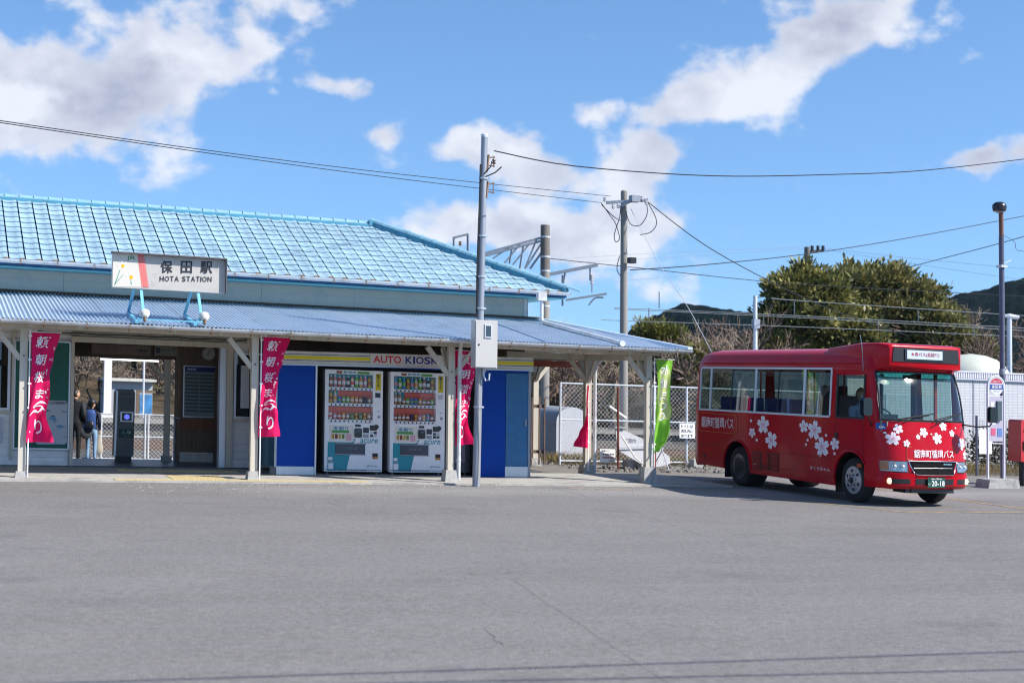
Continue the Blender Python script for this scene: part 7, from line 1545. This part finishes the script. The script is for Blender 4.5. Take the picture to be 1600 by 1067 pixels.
evergreen('broad rounded evergreen in the middle of the tree group above the bus', 1400, 64,
    [(1335, 445, 40, 28, 1.2, 0), (1310, 470, 40, 34, 1.2, 0), (1385, 438, 40, 22, 1.1, 0), (1432, 464, 34, 22, 1.1, 0), (1458, 505, 36, 28, 1.1, 0), (1320, 500, 45, 40, 1.3, 0), (1370, 485, 55, 34, 1.4, 0), (1420, 492, 44, 32, 1.3, 0), (1355, 540, 55, 38, 1.5, 0), (1425, 545, 60, 40, 1.5, 0), (1395, 590, 80, 30, 1.5, 0)], 4200, 12, M_ever2, hollow=.35)
evergreen('lower evergreen sloping down to the right behind the bus stop', 1490, 63,
    [(1478, 520, 30, 22, 1.0, 0), (1505, 545, 30, 22, 1.0, 0), (1475, 555, 45, 34, 1.3, 0), (1450, 510, 36, 36, 1.1, 0), (1520, 560, 34, 26, 1.1, 0), (1535, 580, 22, 18, .9, 0)], 2000, 13, M_ever2, hollow=.35)
evergreen('small yellow green pine beyond the canopy tip', 1030, 60,
    [(1022, 522, 30, 13, .8, 0), (1050, 528, 22, 12, .7, 0), (1005, 540, 20, 12, .7, 0), (1040, 556, 36, 16, .9, 0), (1015, 575, 28, 14, .8, 0)], 900, 14, M_pine, L=.22, Wd=.035, hollow=.2, upb=.8)
evergreen('dark green bush between the canopy and the bus beyond the tracks', 1060, 58,
    [(1065, 590, 24, 22, .8, 0), (1085, 560, 18, 18, .7, 0), (990, 600, 22, 16, .8, 0)], 420, 15, M_ever2, hollow=.2)
evergreen('low olive bush seen through the ticket gate', 190, 62, [(140, 625, 26, 26, .8, 0), (205, 640, 30, 16, .8, 0), (262, 575, 16, 16, .7, 2)], 420, 16, M_pine, hollow=.2)
# bare trees
def bare(label, px, d, top_py, seed, m_=M_twig, spread=.6, levels=5, lean=(0, 0), r0=.12, group='leafless trees beyond the tracks', first=.38, split=3, twig_r=.016, nm='bare_tree'):
    base = sight(px, 640, d); top = sight(px, top_py, d); H = top.z+.45
    t = thing(nm, label, 'tree' if nm == 'bare_tree' else 'shrub', (base.x, base.y, -.45), group)
    mb, tips = branch_mb((base.x, base.y, -.5), H, seed, levels, spread, split, r0, lean, first=first, twig_r=twig_r)
    mb.build('branches', m_, t); return t, tips
bare('leafless tree with fine brown twigs left of the evergreens', 1165, 60, 505, 21, M_twig, .62, 5)
bare('pale leafless tree behind the canopy tip', 1105, 58, 522, 22, M_twig2, .6, 5, (-.2, 0))
bare('reddish leafless tree between the pine and the grey trackside pole', 1135, 64, 502, 23, M_twig, .6, 5)
bare('bare crown of twigs standing over the right side of the evergreens', 1425, 64.5, 425, 24, M_twig2, .6, 5, (.05, 0), first=.36)
bare('leafless tree with bare top right of the bare crown', 1462, 64.0, 440, 25, M_twig, .62, 5, first=.36)
bare('pale bare shrub low in front of the evergreens', 1310, 58, 560, 26, M_twig2, .7, 5)
bare('leafless brown tree at the right edge behind the lamp post', 1600, 58, 500, 27, M_twig, .6, 5)
bare('dark gnarled leafless tree seen through the passage on the left', 150, 52, 530, 28, M_bark, .7, 5, (.3, 0), .10)
bare('pale leafless tree behind the thin white pipe', 235, 57, 540, 29, M_twig2, .7, 5)
bare('leafless tree right of the passage post', 285, 55, 520, 30, M_bark, .7, 5, (-.3, 0), .09)
bare('leafless tree seen left of the inner canopy post', 880, 54, 500, 31, M_twig, .65, 5)
bare('leafless tree behind the concrete utility pole', 960, 56, 520, 32, M_twig2, .65, 5)
# shrubs on the bank: a few individual meshes, copied along it
protos = []
for s_ in range(4):
    mb, tips = branch_mb((0, 0, 0), 1.9, 40+s_, 4, .8, 3, .035, first=.30, twig_r=.010, kmin=3); me = mb.mesh('twigs', [M_twig, M_twig2][s_ % 2])
    rng = np.random.default_rng(s_); P_ = np.array([tuple(p) for p, _ in tips]); P_ = P_[rng.integers(0, len(P_), 500)]+rng.normal(size=(500, 3))*.12; N = rng.normal(size=(500, 3))+np.array([0, 0, .5]); N /= np.linalg.norm(N, axis=1, keepdims=True)
    V, Fq = leaves(P_, N, .13, .04, rng); protos.append((me, mesh_np('foliage', V, Fq, [M_dryl, M_pine, M_dryl, M_ever2][s_])))
rr = random.Random(9); kk = 0
kinds = ['leafless brown bush', 'dry yellowish leafy bush', 'pale brown twiggy bush', 'dark green leafy bush']
zones = [(108, 292, 'on the bank seen through the station passage'), (826, 905, 'on the bank seen beside the kiosk'), (906, 1000, 'on the bank seen around the concrete utility pole'), (1001, 1110, 'on the bank seen between canopy and bus'), (1111, 1230, 'on the bank above the rear of the bus'), (1552, 1612, 'on the bank at the right edge')]
for zi, (xa, xb, zl) in enumerate(zones):
    for i in range([44, 14, 18, 20, 16, 8][zi]):
        d_ = rr.uniform(58, 66); p_ = sight(rr.uniform(xa, xb), 600, d_); z_ = max(-.3, (p_.y-27)*.17-.2); k_ = rr.randrange(4)
        a, c_ = protos[k_]; t = thing('bank_shrub', kinds[k_]+' '+zl, 'shrub', (p_.x, p_.y, z_), kinds[k_].replace('bush', 'bushes')+' '+zl); t.rotation_euler = (0, 0, rr.uniform(0, 6.28)); s_ = rr.uniform(1.2, 2.2 if xa < 300 else 1.75)*(.6 if xa > 1100 else 1); t.scale = (s_, s_, s_*rr.uniform(.8, 1.1))
        for me, nm in ((a, 'twigs'), (c_, 'foliage')): o = bpy.data.objects.new(nm, me); COL.objects.link(o); o.parent = t
# the bank behind, and the near verge grass
def bank(u, v):
    x_ = -60+200*u; y_ = 26.2+26*v; z_ = -.5+3.4*(1-(1-min(1, v*1.6))**2)+.7*mnoise.noise(Vector((x_*.15, y_*.2, 0)))+.25*mnoise.noise(Vector((x_*.8, y_*.8, 3))); return (x_, y_, z_*min(1, v*6+.1)-.0)
b = MB(); b.grid(bank, 110, 22); struct('wooded_bank', b, mat('bank_litter', (.075, .056, .036), .95, var=.4, scale=1.6, dirt=(.07, .075, .03), dscale=.6, damt=.8, bump=.6, bscale=5, spec=.1), smooth=80)
def tuft_field(n, region, h, m_, seed):
    rng = np.random.default_rng(seed); x0, x1, y0, y1, z0 = region; n_t = n//14; cx = rng.uniform(x0, x1, n_t); cyy = rng.uniform(y0, y1, n_t)
    C = np.repeat(np.stack([cx, cyy, np.full(n_t, z0)], 1), 14, 0); C[:, :2] += rng.normal(size=(len(C), 2))*.05; N = rng.normal(size=(len(C), 3))*.45+np.array([0, 0, 1]); N /= np.linalg.norm(N, axis=1, keepdims=True)
    return leaves(C, N, h, .006, rng)
V, Fq = tuft_field(9000, (12.0, 21.5, 6.1, 7.6, -.02), .26, None, 3); V2, F2 = tuft_field(7000, (20.6, 32, 3.95, 5.6, -.02), .30, None, 4)
me = mesh_np('dry_grass', np.vstack([V, V2]), np.vstack([Fq, F2+len(V)]), leaf_mat('dry_grass_blades', (.22, .15, .055), (.38, .29, .12), .3, .8)); o = bpy.data.objects.new('dry_grass', me); COL.objects.link(o); tag(o, kind='stuff')
# dark hedge behind the mesh fence
V, Fq = crown([(24+1.7*i, 5.6, .42, 1.1, .8, .62) for i in range(6)], 900, 12, .12, .03, 77, hollow=.2, noise_amt=.2)
me = mesh_np('foliage', V-np.array([27, 5.6, 0]), Fq, leaf_mat('hedge_leaves', (.03, .026, .015), (.09, .07, .035), .15, .7)); t = thing('dark_hedge', 'low dark brown hedge behind the mesh fence', 'hedge', (27, 5.6, 0)); o = bpy.data.objects.new('foliage', me); COL.objects.link(o); o.parent = t
# ------------------------------------------------------------------ hills
M_hill = mat('wooded_hill', (.004, .009, .009), .95, var=.45, scale=.05, dirt=(.008, .012, .010), dscale=.02, damt=.6, spec=.0)
def hill(name, prof, d0, seed, spanpx, base_py=640):
    b = MB(); NX, NY = 300, 80
    def fn(u, v):
        px = spanpx[0]+(spanpx[1]-spanpx[0])*u; py = interp2(prof, px); d = d0*(.72+.5*v); top = sight(px, py, d0).z+.45; p_ = sight(px, 600, d)
        s_ = math.sin(math.pi*min(1, v/.56)*.5)**.9 if v < .56 else math.cos((v-.56)/.44*math.pi*.5)
        h = top*s_+ (8*mnoise.noise(Vector((p_.x*.012, p_.y*.012, seed)))+3.4*abs(mnoise.noise(Vector((p_.x*.09, p_.y*.09, seed))))+2.2*abs(mnoise.noise(Vector((p_.x*.26, p_.y*.26, seed)))))*min(1, s_*1.3)*(1 if v < .5 else .6)
        return (p_.x, p_.y, -.6+h)
    b.grid(fn, NX, NY); return struct(name, b, M_hill)
def interp2(tab, x_):
    if x_ <= tab[0][0]: return tab[0][1]
    for (a, va), (c_, vc) in zip(tab, tab[1:]):
        if x_ <= c_: return va+(vc-va)*(x_-a)/(c_-a)
    return tab[-1][1]
hill('wooded_hills', [(780, 600), (930, 556), (985, 520), (1020, 498), (1065, 478), (1110, 481), (1180, 488), (1300, 500), (1400, 495), (1470, 470), (1500, 452), (1545, 446), (1580, 436), (1640, 428), (1800, 400), (2000, 420)], 520, 3.3, (740, 2050))
hill('distant_hills', [(-900, 560), (-300, 500), (100, 520), (500, 540), (900, 585)], 600, 8.1, (-1000, 1000))

bare('leafless tree with spreading brown crown just left of the evergreens', 1190, 63, 508, 51)
bare('leafless tree leaning behind the small pine', 1080, 62, 528, 52, M_twig, .62, 5)
bare('leafless twiggy tree above the rear of the bus', 1130, 57, 545, 53, M_twig2, .7, 5)
bare('leafless tree on the bank behind the tall chain-link fence', 1000, 60, 560, 54, M_twig, .7, 5)
bare('leafless tree on the bank at the kiosk end of the fence', 915, 60, 545, 55, M_twig2, .7, 5)
bare('leafless tree behind the white platform pillar', 178, 60, 520, 56, M_twig, .7, 5)
bare('brown bare tree right of the street lamp', 1588, 61, 505, 57, M_twig, .65, 5)
# sea haze that turns the far hills blue
hz = MB(); hz.box(-700, 1500, -95, 1350, -12, 85); o = hz.build('haze', M_hill); mt = bpy.data.materials.new('haze_air'); mt.use_nodes = True; g = NT(mt.node_tree)
pv = g.n('ShaderNodeVolumePrincipled', {'Color': (.62, .78, 1.0, 1), 'Density': .00007, 'Anisotropy': .2}); g.n('ShaderNodeOutputMaterial', {'Volume': pv.outputs[0]}); o.data.materials.clear(); o.data.materials.append(mt); tag(o, kind='stuff'); o['noslope'] = 1

for (px, top, d_, lab, sd_, mm) in ((125, 548, 56, 'leafless tree at the left edge of the passage view', 61, M_bark), (200, 535, 60, 'leafless tree between white pillar and thin pipe', 62, M_twig2), (255, 530, 58, 'leafless tree behind the inner canopy brace', 63, M_twig), (845, 560, 57, 'leafless tree beside the kiosk corner', 64, M_twig), (1050, 540, 58, 'leafless tree behind the green banner', 65, M_twig2)): bare(lab, px, d_, top, sd_, mm, .65, 5)

# ------------------------------------------------------------------ lay everything on the real slope of the site
def lay_on_slope():
    Sm = Matrix(((1, 0, 0), (0, 1, 0), (SA, SB, 1)))
    done = set()
    bpy.context.view_layer.update()
    def lin(o):      # linear part of the world matrix, from the transforms as set
        M = Matrix.Identity(3); ch = []
        while o is not None: ch.append(o); o = o.parent
        for q in reversed(ch): M = M @ (q.rotation_euler.to_matrix() @ Matrix.Diagonal(q.scale))
        return M
    objs = [o for o in scene.objects if o.type in ('MESH', 'EMPTY')]
    new = []
    for o in objs:
        if o.get('noslope') : continue
        Lp = lin(o.parent) if o.parent else Matrix.Identity(3)
        new.append((o, Lp.inverted() @ Sm @ Lp @ o.location))
        if o.type == 'MESH' and o.data.name not in done:
            done.add(o.data.name); L = lin(o); T = (L.inverted() @ Sm @ L)
            o.data.transform(T.to_4x4())
    for o, l in new: o.location = l
lay_on_slope()
